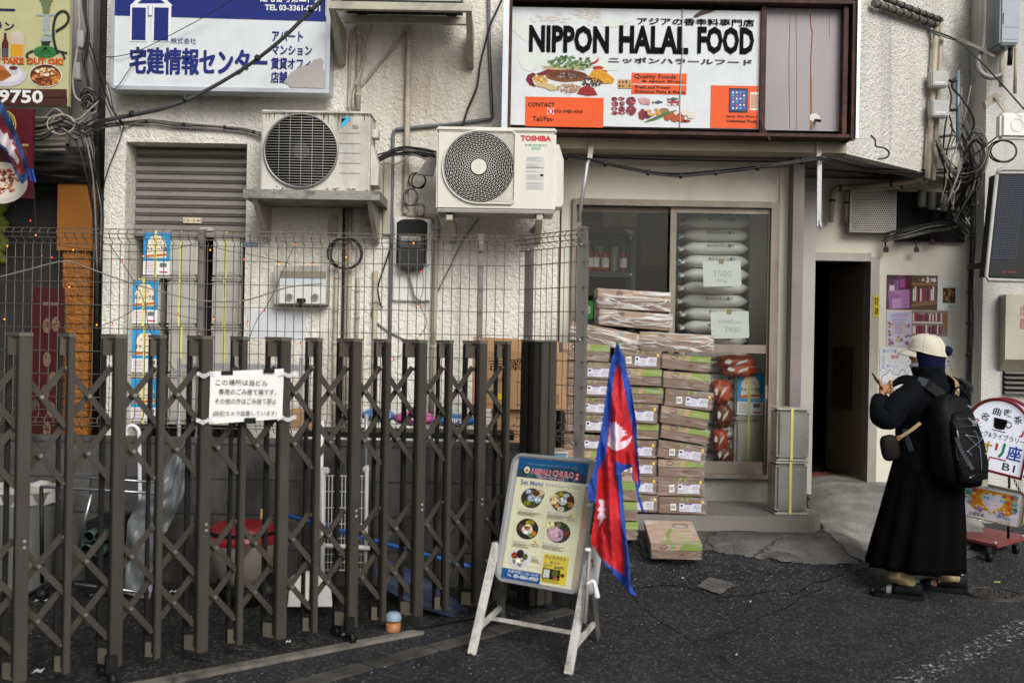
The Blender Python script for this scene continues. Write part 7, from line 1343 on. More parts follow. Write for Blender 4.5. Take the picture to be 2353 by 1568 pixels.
BST = mat('beige_webbing', '#8f7b58', .75, var=.06); sstrap(o, 'strap', [pv(2060, 1008, PY - .2), pv(2075, 999, PY - .215), pv(2095, 986, PY - .225), pv(2114, 971, PY - .22)], .018, BST, .004); sstrap(o, 'strap', [TC(2140, 902, .2), TC(2152, 886, .16), TC(2160, 872, .12), TC(2162, 860, .06)], .028, BST, .005)
mb = MB(); mb.tube([pv(2063, 1006, PY - .21) + Vector((.012*cos(a), 0, .012*sin(a))) for a in [2*pi*i/12 for i in range(12)]], .0028, pr('#9a6233', .3), 6, closed=True); mb.build('ring', o)
# ------------------------------------------------------------------ pipes, boxes and wires at the right corner
LAG = mat('dark_wrapped_lagging', '#57534c', .7, var=.25, scale=14, bump=.5, bscale=40)
def cpipe(name, label, pts, r, mt, cat='pipe', n=10, bands=0):
    P = [chat(u, v, .05) if y is None else at(u, v, y) for u, v, y in pts]; mb = MB(); mb.tube(P, r, mt, n)
    if bands:
        for i in range(bands): f = (i + .5) / bands * (len(P) - 1); j = int(f); q = P[j].lerp(P[j+1], f - j); d = (P[j+1] - P[j]).normalized(); mb.tube([q - d*.008, q + d*.008], r*1.2, CABLE, n)
    return mb.build(name, None, label, cat)
cpipe('pipe', 'dark wrapped pipe slanting down from the food sign, the lower of two', [(1977,7,None),(2050,32,None),(2122,58,None)], .024, LAG, bands=8)
cpipe('pipe', 'dark wrapped pipe slanting down to the right, the upper of two', [(1998,-6,None),(2070,22,None),(2134,46,None)], .02, LAG, bands=8)
cpipe('pipe', 'left beige pipe of the upright pair on the rough stucco, turning under the overhang', [(2123,60,None),(2117,220,None),(2109,408,None),(2104,416,8.0),(1995,428,8.25),(1922,432,8.28),(1913,440,8.29),(1908,510,8.29)], .021, BEIGEP, bands=5)
cpipe('pipe', 'right beige pipe of the upright pair on the rough stucco, turning under the overhang', [(2135,50,None),(2129,220,None),(2122,412,None),(2116,421,8.05),(2030,433,8.22),(1956,438,8.27),(1947,446,8.29),(1944,512,8.29)], .02, BEIGEP, bands=5)
PGR = mat('pale_grey_plastic', '#a3a3a0', .5, var=.05, grime=.4, gscale=6, gcol='#6d6a62')
mp_ = chat(2128, 250, .16)
t = thing('antenna_pole', 'short blue-grey pole on two arms beside the upright pipes', 'pole', chat(2201, 345, .5)); mb = MB(); a, b = at(2200, 163, mp_.y), at(2201, 344, mp_.y); mb.tube([a, b], .017, mat('blue_grey_pole', '#6d7d8c', .45, .2)); mb.build('upright', t)
for v in (309, 339): mb = MB(); q = at(2196, v, mp_.y); mb.tube([q, chat(2139, v + 8, .0)], .011, STEELG); mb.build('arm', t)
for i, (u0, v0, u1, v1, lb) in enumerate(((2141, 162, 2179, 199, 'upper pale grey antenna box on the short pole'), (2142, 229, 2181, 268, 'lower pale grey antenna box on the short pole'))):
    t = thing('antenna_box', lb, 'antenna', at((u0+u1)/2, v1, mp_.y - .03), 'antenna boxes'); mb = MB(); a, b = at(u0, v0, mp_.y - .06), at(u1, v1, mp_.y - .06); mb.rbox((a.x, a.y, b.z), (b.x, a.y + .09, a.z), PGR, .008); mb.build('case', t); mb = MB(); S = Surf(Y=mp_.y - .061); S.rect(mb, u0 + 6, v1 - 12, u1 - u0 - 14, 5, pr('#c9c9c6'), .001); mb.build('sticker', t)
    mb = MB(); q = at(u1, v0 + 24, mp_.y - .02); mb.tube([q, at(2200, v0 + 24, mp_.y)], .012, CABLE); mb.build('clamp', t)
    cable('cable', 'black lead hanging from the %s antenna box' % ('upper', 'lower')[i], [[(u1 - 2, v1 - 6, mp_.y), (u1 + 6, v1 + 30, mp_.y), (u1 - 8, v1 + 90, mp_.y), (u1 - 14, v1 + 170, mp_.y + .1)]], .006)
# vent and dark recess above the doorway
VP = mat('vent_plate', '#8d8a82', .5, .3, var=.1, grime=.6, gscale=5, gcol='#37332d')
t = thing('vent_box', 'perforated square metal vent above the dark doorway', 'vent', at(2005, 536, 8.25)); mb = MB(); fbox(mb, 1953, 434, 2058, 535, 8.24, .1, VP); mb.build('case', t); mb = MB(); S = Surf(Y=8.24)
for j in range(19):
    for i in range(21): S.ell(mb, 1958 + i*4.75 + (j % 2)*2.4, 439 + j*5, 1.55, 1.6, BLK, .0015, 6)
mb.build('holes', t)['kind'] = 'stuff'
t = thing('meter_recess', 'black plate in place of a shaded recess, with grey insulators and cables right of the vent', 'recess', at(2135, 562, 8.3)); mb = MB(); fbox(mb, 2062, 440, 2216, 556, 8.3, .04, pr('#0d0d0d', .8)); mb.build('back_plate', t)  # flat black plate, its colour stands in for shade inside a recess
for u, v in ((2140, 462), (2166, 466), (2193, 466), (2118, 456)): m_ = MB(); q = at(u, v, 8.2); m_.lathe([(0, -.07), (.03, -.068), (.034, -.05), (.032, .06), (.024, .07), (0, .07)], q, mat('grey_insulator', '#66655f', .45, var=.1), 16); m_.build('insulator', t)
bundle('cable_bundle', 'grey cable tangle draped below the black recess', [(2030,552,8.25),(2080,540,8.2),(2130,528,8.2),(2185,520,8.15),(2225,500,8.1),(2240,470,8.05)], 8, .02, .0055, [GCABLE, CABLE, GCABLE], Y=8.2, seed=21)
for i, (u, v, lb) in enumerate(((2034, 568, 'rusty clip hanging from the cable left of the posters'), (2104, 568, 'small dark clip hanging from the grey cables above the posters'), (2140, 550, 'rusty clip on the grey cables above the posters'))): mb = MB(); q = at(u, v, 8.28); mb.rbox((q.x - .02, q.y - .02, q.z - .04), (q.x + .02, q.y, q.z + .0), RUST, .004); mb.tube([q + Vector((0, -.01, 0)), q + Vector((-.015, -.02, .05))], .006, RUST); mb.build('clip', None, lb, 'clip', 'clips on the cables')
bundle('cable_bundle', 'thick dark cable trunk running down the corner beside the posters', [(2236,380,7.95),(2236,470,7.95),(2233,560,7.95),(2230,650,7.95),(2228,740,7.95),(2226,830,7.95),(2224,930,7.95)], 8, .016, .010, [CABLE, CABLE, GCABLE], ties=8, seed=22)
rn = random.Random(5)
for i in range(7):
    u0, v0 = rn.uniform(2190, 2240), rn.uniform(130, 330); ln_ = [(u0, v0, 7.95)]
    for k in range(5): u0 += rn.uniform(-24, 26); v0 += rn.uniform(25, 70); ln_.append((min(2262, u0), min(v0, 480), rn.uniform(7.75, 7.95)))
    cable('cable', ['grey', 'black', 'pale', 'thin black', 'thin grey', 'dark', 'slack grey'][i] + ' cable in the tangle by the right corner, ' + ['left of the big dark screen', 'beside the antenna pole', 'just under the heater box', 'behind the white router box', 'above the cable trunk', 'crossing the stucco edge', 'below the white router box'][i], [ln_], rn.choice((.004, .006, .008)), rn.choice((CABLE, GCABLE, GCABLE)), k=5)
bundle('cable_bundle', 'messy cables between the upright pipes and the heater box', [(2136,72,7.9),(2170,85,7.9),(2205,95,7.95),(2240,108,7.95),(2280,130,7.9)], 6, .012, .006, [GCABLE, CABLE, GCABLE], seed=23)
bundle('cable_bundle', 'knot of black cables hanging at the right corner below the router box', [(2205,300,7.9),(2222,340,7.85),(2232,380,7.8),(2226,410,7.85),(2200,430,7.95),(2180,450,8.1)], 9, .035, .006, [CABLE, GCABLE, CABLE], seed=24)
bundle('cable_bundle', 'dense black cable mass over the insulators beside the dark recess', [(2190,430,8.1),(2215,400,8.0),(2240,380,7.9),(2232,420,7.9),(2210,460,8.0),(2195,500,8.1),(2225,540,8.0)], 14, .04, .006, [CABLE, CABLE, GCABLE], seed=41)
bundle('cable_bundle', 'loose loops of black and grey wire left of the dark screen', [(2150,330,7.8),(2170,380,7.85),(2200,420,7.85),(2250,400,7.7),(2262,350,7.7),(2240,320,7.75),(2215,350,7.8)], 8, .05, .005, [CABLE, GCABLE], seed=42)
coil('cable_coil', 'ring of black cable hung beneath the white router box', 2305, 350, 7.75, .1, 3, CABLE, 6, rc=.006, sq=.8)
cable('cable', 'long black cable slanting across the right corner to the edge', [[(2140,70,7.8),(2200,95,7.8),(2270,160,7.7),(2360,260,7.5)], [(2210,380,7.8),(2270,330,7.75),(2310,300,7.7)]], .006)
cable('cable', 'wavy black cable end dangling from the food sign', [[(2001,312,7.1),(2010,322,7.15),(2012,336,7.2),(2030,340,7.25),(2042,350,7.3),(2036,362,7.3),(2016,366,7.3)]], .006)
t = thing('heater_box', 'grey-blue metal heater box high on the right wall', 'heater', at(2310, 100, 7.85)); mb = MB(); a, b = at(2300, -60, 7.8), at(2342, 102, 7.8); HB = mat('blue_grey_enamel', '#80878f', .45, .2, var=.06, grime=.25); mb.rbox((a.x, 7.8, b.z), (b.x, 8.04, a.z), HB, .012); mb.build('case', t); mb = MB(); S = Surf(Y=7.8)
for v in (62, 90): S.rect(mb, 2304, v, 34, 1.2, pr('#6a727c'), .001)
S.rect(mb, 2303, 30, 3, 26, pr('#3a3d42'), .001); mb.build('slots', t)
for u, v1, r, lb in ((2302, 200, .016, 'left pipe below the heater box'), (2322, 150, .02, 'dark hose stub below the heater box'), (2334, 215, .014, 'right pipe below the heater box')): mb = MB(); mb.tube([at(u, 102, 7.92), at(u - 3, v1, 7.92)], r, BEIGEP if r != .02 else BLK); mb.build('pipe', None, lb, 'pipe')
mb = MB(); mb.tube(smooth_path([at(2262, -10, 7.95), at(2258, 100, 7.95), at(2246, 140, 7.95), at(2252, 166, 7.9), at(2275, 178, 7.9), at(2300, 172, 7.9)], 6), .022, STEELG); mb.build('hose', None, 'thick grey flexible hose curling below the heater box', 'hose')
t = thing('router_box', 'white rounded router box with a ring mark at the right edge', 'router', at(2330, 318, 7.55)); mb = MB(); a, b = at(2300, 286 - 28, 7.55), at(2372, 318, 7.55); mb.rbox((a.x, 7.55, b.z), (b.x, 7.65, a.z), WHITEM, .02, seg=3); mb.build('case', t); mb = MB(); q = at(2336, 288, 7.549); mb.tube([q + Vector((.045*cos(k*pi/10), -.001, .045*sin(k*pi/10))) for k in range(20)], .0012, PGR, 4, closed=True); mb.build('ring_mark', t)
mb = MB(); q = at(2255, 215, 7.75); mb.prism([at(2262,232,7.7), at(2290,212,7.7), at(2300,222,7.7), at(2266,250,7.7)], (0, .05, 0), BEIGEP); mb.bar(at(2285,222,7.7), at(2312,262,7.6), .02, .012, BEIGEP); mb.build('wall_bracket', None, 'beige arm bracket holding the white router box', 'bracket')
t = thing('led_display', 'big dark dotted LED display in a white tube frame at the right edge', 'display', at(2320, 645, 7.35)); SCR = mat('dark_screen', '#0d0f15', .7, var=.15, scale=2); mb = MB(); c4 = [at(u, v, 7.3) for u, v in ((2296, 398), (2460, 398), (2440, 640), (2272, 634))]; mb.prism(c4, (0, .16, 0), SCR); mb.build('screen', t)
mb = MB(); mb.tube([at(u, v, 7.3) for u, v in ((2290, 402), (2294, 392), (2304, 389), (2470, 389))], .015, PGR); mb.tube([at(u, v, 7.3) for u, v in ((2290, 400), (2265, 634), (2270, 643), (2450, 648))], .014, PGR); mb.build('tube_frame', t); mb = MB()
for j in range(36):
    for i in range(11): s = (j + .5)/36; q = at(2297 - 22*s + 6 + i*5.2, 405 + s*190, 7.298); mb.add([q + Vector((a*.0032, -.001, b*.0032)) for a, b in ((-1,-1),(1,-1),(1,1),(-1,1))], [(0,1,2,3)], pr('#49536b', .6))
mb.build('led_dots', t)['kind'] = 'stuff'
mb = MB(); S = Surf(Y=7.295); S.text(mb, 'LED VISION', 2300, 622, 34, 5, pr('#8a2f2a'), .002, .02); mb.build('lettering', t)
t = thing('spot_lamp', 'rusty arm spot lamp with white globe bulb beside the dark screen', 'lamp', at(2240, 620, 7.8)); mb = MB(); mb.tube([at(2228, 612, 7.9), at(2240, 612, 7.8), at(2268, 606, 7.6)], .022, RUST); mb.build('arm', t); mb = MB(); mb.ball(at(2274, 604, 7.58), .032, pr('#cfd2d4', .2), 14); mb.build('bulb', t)
t = thing('exhaust_duct', 'beige sheet metal exhaust duct at the right edge above the louvres', 'duct', at(2335, 838, 7.9)); mb = MB(); a, b = at(2311, 676, 7.94), at(2420, 836, 7.94); DU = mat('beige_duct', '#a6a392', .45, .3, var=.08, grime=.4); mb.prism([(a.x, 7.94, a.z), (a.x, 7.94, b.z + .03), (a.x, 8.04, b.z - .06), (a.x, 8.04, a.z)], (b.x - a.x, 0, 0), DU); mb.build('duct_body', t); mb = MB(); S = Surf(Y=7.939); S.text(mb, '火気', 2343, 700, 12, 26, pr('#a5302a'), .001); S.text(mb, '厳禁', 2343, 730, 12, 26, pr('#a5302a'), .001); mb.build('lettering', t)
# ------------------------------------------------------------------ posters by the doorway
def poster(name, label, quad, bgc, Y=DY - .002, cat='poster', group='posters by the doorway'):
    u0, v0, u1, v1 = quad; a, b = at(u0, v0, Y), at(u1, v1, Y); t = thing(name, label, cat, ((a.x + b.x)/2, Y, b.z), group); mb = MB(); mb.box((a.x, Y - .003, b.z), (b.x, Y, a.z), pr(bgc, .6)); mb.build('sheet', t); return t, Surf(a + Vector((0, -.0032, 0)), (b.x - a.x, 0, 0), (0, 0, b.z - a.z), (0, -1, 0))
t, S = poster('poster', 'photo poster of a mauve writing desk', (2037, 631, 2093, 711), '#5b3a4a'); mb = MB()
S.poly(mb, [(.05,.45),(.9,.42),(.92,.95),(.1,1)], pr('#a878a8'), .0005); S.poly(mb, [(.05,.45),(.55,.6),(.6,.98),(.1,1)], pr('#8f6294'), .0008); S.poly(mb, [(.2,.7),(.58,.68),(.6,.95),(.24,.98)], pr('#b48fb8'), .0011)
for x, y, ww, hh, c in ((.1,.3,.2,.16,'#c9b9c9'),(.3,.15,.18,.3,'#7a5a86'),(.52,.12,.2,.25,'#9a4a8a'),(.0,.0,.4,.12,'#3a2a3a'),(.75,.0,.25,.4,'#4a2226')): S.rect(mb, x, y, ww, hh, pr(c), .001)
for j in range(4): S.rect(mb, .62, .52 + j*.11, .26, .008, pr('#6a4670'), .0014)
mb.build('picture', t)
def books(S, mb, x0, y0, x1, y1, n, cs, d=.001):
    w_ = (x1 - x0)/n
    for i in range(n): h = R.uniform(.75, 1)*(y1 - y0); S.rect(mb, x0 + i*w_, y1 - h, w_*.85, h, pr(R.choice(cs)), d + i*1e-6)
bc_ = ['#c9c4bc', '#a5324a', '#d4cfc8', '#7a2a3a', '#5a5560', '#b8a58a', '#8a3550', '#3a3540']
t, S = poster('poster', 'photo poster of a shelf of red and white books', (2094, 632, 2152, 712), '#5a4434'); mb = MB(); books(S, mb, .05, .3, .95, .75, 13, bc_); S.rect(mb, 0, .22, 1, .07, pr('#8a6a4c'), .0012); S.scat(mb, .6, .14, .34, .07, [pr('#c9c6c4'), pr('#8a7a6a')], 20, .03, .06, .0013); S.poly(mb, [(0,.8),(1,.7),(1,.82),(0,.95)], pr('#7d6048'), .0014); mb.build('picture', t)
t, S = poster('poster', 'white flyer with a small brown photo and green handwriting', (2154, 643, 2205, 714), '#d2d4d4'); mb = MB(); S.rect(mb, .22, .25, .56, .5, pr('#4a3322'), .0006); S.scat(mb, .5, .5, .24, .2, [pr('#8a6a44'), pr('#6a4a30'), pr('#a58a60')], 26, .03, .07, .001); S.text(mb, 'いらっしゃいませ', .1, .1, .7, .07, pr('#5a8a5a'), .001, 0, .2); S.text(mb, '営業中です', .45, .82, .45, .07, pr('#3f8a6a'), .001, 0, .15); mb.build('picture', t)
t, S = poster('poster', 'pale poster of hand-drawn coloured figures', (2037, 715, 2093, 796), '#c4bcd0'); mb = MB()
for i in range(6): S.line(mb, [(.15 + .02*i, .1 + i*.05), (.85 - .03*i, .06 + i*.055)], .02, pr(['#6a8ac0', '#b87aa8', '#7ab0b8'][i % 3]), .0006)
for x, y, c in ((.15,.38,'#b88a5a'),(.82,.42,'#a56a8a'),(.12,.62,'#8a5a7a'),(.85,.68,'#6a7ab0'),(.15,.88,'#9a4a6a'),(.5,.8,'#5a5a50'),(.82,.9,'#b87a9a')): S.scat(mb, x, y, .1, .08, [pr(c), pr('#c9b08a'), pr('#7a5a8a')], 9, .03, .07, .0008)
for i in range(6): S.rect(mb, .3, .36 + i*.05, R.uniform(.3, .42), .015, pr(['#b86a8a', '#6a7ab8'][i % 2]), .0007)
mb.build('picture', t)
t, S = poster('poster', 'photo poster of two white bookshelves full of books', (2094, 713, 2176, 772), '#8a7a78'); mb = MB(); books(S, mb, .03, .08, .84, .42, 18, bc_); books(S, mb, .03, .55, .84, .92, 18, bc_); S.rect(mb, .02, .44, .84, .06, pr('#c9c9cc'), .0012); S.rect(mb, .86, .1, .1, .6, pr('#a5683a'), .0012); mb.build('picture', t)
t, S = poster('poster', 'white handwritten menu sheet with a cat drawing', (2021, 798, 2096, 898), '#cfd0d2'); mb = MB()
S.text(mb, '曲オリ座', .08, .03, .42, .09, pr('#4a8ab0'), .001, .01); S.text(mb, '珈琲', .32, .16, .24, .1, pr('#c04a5a'), .001, .02); S.text(mb, '① ② ③', .05, .2, .1, .3, pr('#4a7ab0'), .001)
S.text(mb, 'クリームソーダ', .25, .3, .45, .06, pr('#6aa07a'), .001); S.text(mb, '昔ミルク', .2, .39, .35, .07, pr('#4a6ab0'), .001); cat_ = [(.05,.8),(.08,.66),(.22,.6),(.3,.5),(.42,.62),(.58,.62),(.68,.48),(.8,.6),(.95,.7),(.98,.85),(.8,.95),(.2,.96),(.05,.8)]; S.line(mb, cat_, .012, INK, .001)
for x in (.36, .6): S.line(mb, [(x,.8),(x+.05,.76),(x+.1,.8)], .01, INK, .001)
for i in range(3): S.line(mb, [(.05,.78+i*.04),(.2,.8+i*.03)], .006, INK, .001)
for x, y in ((.12,.53),(.5,.53),(.85,.5),(.85,.36)): S.ell(mb, x, y, .1, .05, pr('#8a8a8e'), .0009, 16); S.ell(mb, x, y, .09, .042, pr('#cfd0d2'), .0011, 16)
mb.build('picture', t)
t, S = poster('poster', 'pale notice partly hidden behind the cap of the person', (2150, 774, 2195, 846), '#c9cbcd'); mb = MB(); S.text(mb, 'ビル', .55, .35, .35, .1, INK, .001); S.text(mb, 'B1まで', .45, .55, .48, .1, INK, .001); S.text(mb, '来て', .55, .74, .3, .08, INK, .001); S.text(mb, 'います。', .45, .86, .5, .08, INK, .001); mb.build('picture', t)
t, S = poster('sticker', 'torn yellow and black warning sticker on the door frame', (2006, 678, 2019, 728), '#b9a92a', DY - .016, 'sticker'); mb = MB(); S.text(mb, '防犯', .2, .1, .6, .35, INK, .001, .02); S.text(mb, '注意', .2, .55, .6, .35, INK, .001, .02); mb.build('lettering', t)
# ------------------------------------------------------------------ cafe sign, hanging board and red cart
def sgn(u, v, Y, rl): a = Vector((.72, -.68, 0)).normalized(); n_ = Vector((a.y, -a.x, 0)); x_ = a*cos(rl) - UPV*sin(rl); y_ = a*sin(rl) + UPV*cos(rl); return at(u, v, Y), x_, y_, n_
RRM = mat('red_sign_rim', '#6f151d', .4, var=.08); O_, sxv, syv, sn = sgn(2290, 1000, 6.75, .17); Ws, Hs = .385, .47
def arch(w, h, ins=0.): pts = [(-w/2 + ins, -h/2 + ins), (w/2 - ins, -h/2 + ins)]; k = h*.12; pts += [((w/2 - ins)*cos(a), k + (h/2 - k - ins)*sin(a)) for a in [pi*i/20 for i in range(21)]]; return pts
LITF = emit('lit_sign_face', '#d9dbe6', .3)
t = thing('cafe_sign', 'arched white double cafe sign with red rim behind the backpack', 'sign', O_ - UPV * .3, 'cafe boards on the red cart')
for nm, dd in (('front', 0), ('back', -.13)):
    q = O_ + sn * dd; mb = MB(); mb.prism([q + sxv*x + syv*y for x, y in arch(Ws, Hs, .006)], -sn*.05, LITF); mb.build('face', t)
    mb = MB(); mb.tube([q + sxv*x + syv*y + sn*.004 for x, y in arch(Ws, Hs)], .011, RRM, 8, closed=True); mb.build('rim', t)
S = Surf(O_ - sxv*Ws/2 + syv*Hs/2, sxv*Ws, -syv*Hs, sn); mb = MB(); DGR = pr('#1f3a3a')
for s, x, y, r_ in (('名', .17, .2, .35), ('曲', .36, .115, .1), ('喫', .55, .115, -.12), ('茶', .74, .19, -.35)): S.text(mb, s, x, y, .13, .105, DGR, .002, .015, r_)
S.poly(mb, [(.4,.26),(.62,.26),(.6,.39),(.55,.41),(.46,.41),(.42,.39)], INK, .002); S.ell(mb, .65, .32, .05, .045, INK, .002); S.ell(mb, .65, .32, .033, .03, LITF, .0024); S.rect(mb, .4, .425, .22, .012, INK, .002)
S.text(mb, 'ドリンク&ライブラリー', .03, .46, .92, .085, DGR, .002, .008); S.text(mb, '♪', .84, .35, .09, .1, pr('#c41c30'), .002, .02); S.text(mb, '♪', .1, .32, .08, .1, pr('#c41c30'), .002, .02)
for s, x, c in (('シ', .07, '#c44a8a'), ('オ', .27, '#c9a41c')): S.text(mb, s, x, .6, .19, .18, pr(c), .002, .02)
S.line(mb, [(.53,.6),(.53,.7)], .04, pr('#cf4a22'), .002); S.line(mb, [(.65,.58),(.64,.72),(.59,.78)], .04, pr('#1f8f4a'), .002); S.text(mb, '座', .71, .58, .23, .21, pr('#1f4aa8'), .002, .02)
S.line(mb, [(.28,.87),(.45,.87),(.45,.81),(.72,.81)], .018, pr('#b51c2c'), .002); S.text(mb, 'B1', .68, .84, .2, .1, DGR, .002, .01); mb.build('lettering', t)
mb = MB()
for sx_ in (-.03,): q = O_ + sxv*sx_ - sn*.34; mb.tube([q, Vector((q.x, q.y, .15))], .009, BLK)
mb.build('stand', t)
O2, x2, y2, n2_ = sgn(2280, 1156, 6.9, .12); Wb, Hb = .40, .235; BBD = mat('beige_board', '#aaa391', .5, var=.06, grime=.3)
t = thing('hanging_board', 'beige rounded board with a colourful hand-drawn picture hung by chains', 'sign', O2 - UPV*.12, 'cafe boards on the red cart'); mb = MB(); pts = [(x - Wb/2, y - Hb/2) for x, y in rr(Wb, Hb, .045)]; mb.prism([O2 + x2*x + y2*y for x, y in pts], -n2_*.03, BBD); mb.build('board', t)
mb = MB(); mb.tube([O2 + x2*x + y2*y + n2_*.002 for x, y in pts], .006, mat('dark_beige_edge', '#857e6e', .5), 6, closed=True); mb.build('edge', t)
mb = MB(); S = Surf(O2 - x2*(Wb/2 - .025) + y2*(Hb/2 - .02), x2*(Wb - .055), -y2*(Hb - .02), n2_); S.rect(mb, 0, 0, 1, 1, pr('#c6c3cc'), .0015); S.poly(mb, [(.06,.08),(.95,.06),(.92,.6),(.8,.75),(.55,.7),(.45,.7),(.2,.75),(.05,.6)], pr('#b8702a'), .002)
for x in (.04, .9): S.scat(mb, x, .35, .06, .3, [pr('#4a8a86'), pr('#6aa8a0'), pr('#2f6a6a')], 18, .03, .06, .0024)
S.scat(mb, .5, .4, .44, .3, [pr('#c98a2a'), pr('#a8521f'), pr('#d9a83a')], 50, .03, .07, .0023); hp = [(.5,.78),(.3,.5),(.27,.25),(.36,.1),(.46,.12),(.5,.2),(.55,.12),(.66,.1),(.75,.25),(.7,.5)]; S.poly(mb, hp, pr('#c9a81c'), .003); S.poly(mb, [(.5 + (x-.5)*.85, .42 + (y-.42)*.85) for x, y in hp], pr('#c6bfd0'), .0034)
S.poly(mb, [(.4,.4),(.62,.4),(.6,.52),(.5,.62),(.42,.52)], pr('#d2c8d2'), .0038)
for x in (.33, .64): S.poly(mb, [(x,.25),(x+.05,.3),(x+.1,.25),(x+.1,.36),(x+.05,.32),(x,.36)], pr('#4a9ac0'), .0042); S.poly(mb, [(x+.02,.14),(x+.05,.17),(x+.08,.14),(x+.08,.21),(x+.05,.18),(x+.02,.21)], pr('#6a2a30'), .0042)
for x in (.45, .56): S.line(mb, [(x-.02,.47),(x,.49),(x+.02,.47)], .008, pr('#8a6a70'), .0042)
for x in (.15, .85): S.ell(mb, x, .15, .04, .06, pr('#a82a2a'), .004, 10, .2)
for x in (.27, .66): S.scat(mb, x, .7, .1, .1, [pr('#6a5a7a'), pr('#c9a0b0'), pr('#d2ccd6')], 24, .015, .035, .0044)
S.text(mb, '名曲喫茶', .1, .82, .3, .12, pr('#2a2a30'), .0048); S.text(mb, 'シオリ座', .62, .88, .26, .09, pr('#cf6a4a'), .0048); S.text(mb, '夢の国B1', .62, .76, .26, .09, pr('#3a6a9a'), .0048); mb.build('picture', t)
mb = MB()
for sx_ in (-.12, .13):
    a, b = O_ + sxv*sx_ - syv*Hs/2 - sn*.03, O2 + x2*sx_*1.2 + y2*Hb/2; n = 8
    for i in range(n): q = a.lerp(b, (i + .5)/n); d_ = sxv if i % 2 else sn; mb.tube([q + d_*.006*cos(k*pi/4) + UPV*.011*sin(k*pi/4) for k in range(8)], .0022, BLK, 4, closed=True)
mb.build('chain', t)
REDB = mat('dull_red_board', '#7a3430', .6, var=.08, scale=4, grime=.3, gcol='#4a2220'); t = thing('platform_cart', 'low red platform cart on black castors under the cafe sign', 'cart', gz(2290, 1240, .15)); zc = .16
cq = [gz(u, v, zc) for u, v in ((2190, 1196), (2366, 1230), (2291, 1252), (2186, 1226))]; mb = MB(); mb.prism(cq, (0, 0, -.018), REDB); mb.build('platform', t)
for u, v in ((2277, 1252), (2338, 1241), (2215, 1232)):
    q = gz(u, v, zc) + Vector((0, .03, 0)); m_ = MB(); m_.cyl((q.x - .012, q.y, gh(q.x, q.y) + .032), (q.x + .012, q.y, gh(q.x, q.y) + .032), .032, BLK, 14); m_.box((q.x - .014, q.y - .012, .07), (q.x + .014, q.y + .012, zc - .019), BLK); m_.build('caster', t)
for u, v in ((2286, 1248), (2348, 1232)): m_ = MB(); q = gz(u, v, zc); m_.cyl(q, q + UPV*.012, .01, GALV, 10); m_.build('bolt', t)
# ------------------------------------------------------------------ things stored in the yard
ZY = .012
def yz(u, v): return gz(u, v, ZY)
TRB = film('cloudy_bin_liner', '#8b8b87', .8, .35, 7, .2)
p = yz(52, 1346); p.y = 5.72; p.x = X(52, 1200, 5.72); t = thing('waste_bin', 'cloudy plastic waste bin with bunched liner at the left of the yard', 'bin', p); mb = MB(); mb.lathe([(0, ZY), (.14, ZY + .002), (.15, .05), (.175, .55), (.18, .56)], (p.x, p.y, 0), mat('cloudy_bin_plastic', '#6b6b68', .4, var=.1, scale=3), 28); mb.build('bin_body', t)
mb = MB(); mb.grid(lambda a, b: Vector((p.x + (.182 + .012*sin(a*40) - .05*b)*cos(2*pi*a), p.y + (.182 + .012*sin(a*40) - .05*b)*sin(2*pi*a), .5 + .09*sin(pi*min(1, b*1.2)) + .02*noise.noise(Vector((a*20, b*4, 0))))), 48, 8, mat('bin_liner', '#96948e', .3, var=.12), True, True); mb.build('liner', t)
CHR = mat('chrome_tube', '#a5a7a8', .25, .9, var=.05)
t = thing('garment_rail', 'chrome garment rail on castors lying among the stored things', 'rail', yz(97, 1345)); yt_ = 5.5
for nm, q0, q1, r, m_ in (('post', (95, 1118), (97, 1338), .011, BLK), ('top_rail', (93, 1117), (372, 1133), .008, CHR), ('upper_rail', (170, 1094), (356, 1107), .007, CHR), ('lower_rail', (172, 1340), (342, 1362), .009, CHR), ('strut', (210, 1134), (180, 1258), .009, CHR), ('foot', (60, 1372), (130, 1322), .01, BLK)): mb = MB(); mb.tube([at(*q0, yt_), at(*q1, yt_)], r, m_); mb.build(nm, t)
mb = MB(); q = at(97, 1352, yt_); mb.ball((q.x, q.y, .045), .034, BLK, 14); mb.build('caster', t)
t = thing('tube_crate', 'dark crate of green plastic tubes seen end-on behind the gate', 'crate', yz(205, 1300)); GT_ = mat('dark_green_tube', '#2f4540', .4, var=.1); mb = MB(); a, b = at(176, 1206, 5.5), at(236, 1296, 5.5); mb.box((a.x, 5.62, ZY), (b.x, 5.9, a.z), BLK); mb.build('crate_body', t)
for u, v in ((203, 1232), (229, 1233), (197, 1263), (224, 1266)): m_ = MB(); q = at(u, v, 5.5); m_.lathe([(.027, .0), (.031, 0), (.031, .12), (.027, .12), (.027, .0)], q, GT_, 18, (0, 1, 0)); m_.build('tube', t)
SHT = film('grey_polythene', '#8f9497', .55, .25, 5, .4, (1, 1, 2))
mb = MB(); rows_ = [((425, 1008), (432, 1030)), ((396, 1030), (428, 1075)), ((352, 1105), (424, 1130)), ((318, 1150), (398, 1190)), ((292, 1200), (372, 1238)), ((288, 1290), (356, 1310)), ((284, 1362), (346, 1378))]
def shf(s, q): f = q*(len(rows_) - 1); i = min(int(f), len(rows_) - 2); f -= i; l = [rows_[i][0][k] + (rows_[i+1][0][k] - rows_[i][0][k])*f for k in (0, 1)]; r = [rows_[i][1][k] + (rows_[i+1][1][k] - rows_[i][1][k])*f for k in (0, 1)]; u, v = l[0] + (r[0]-l[0])*s, l[1] + (r[1]-l[1])*s; return at(u, v, 5.62 + .05*noise.noise(Vector((s*5, q*9, 0))) - .05*sin(pi*s))
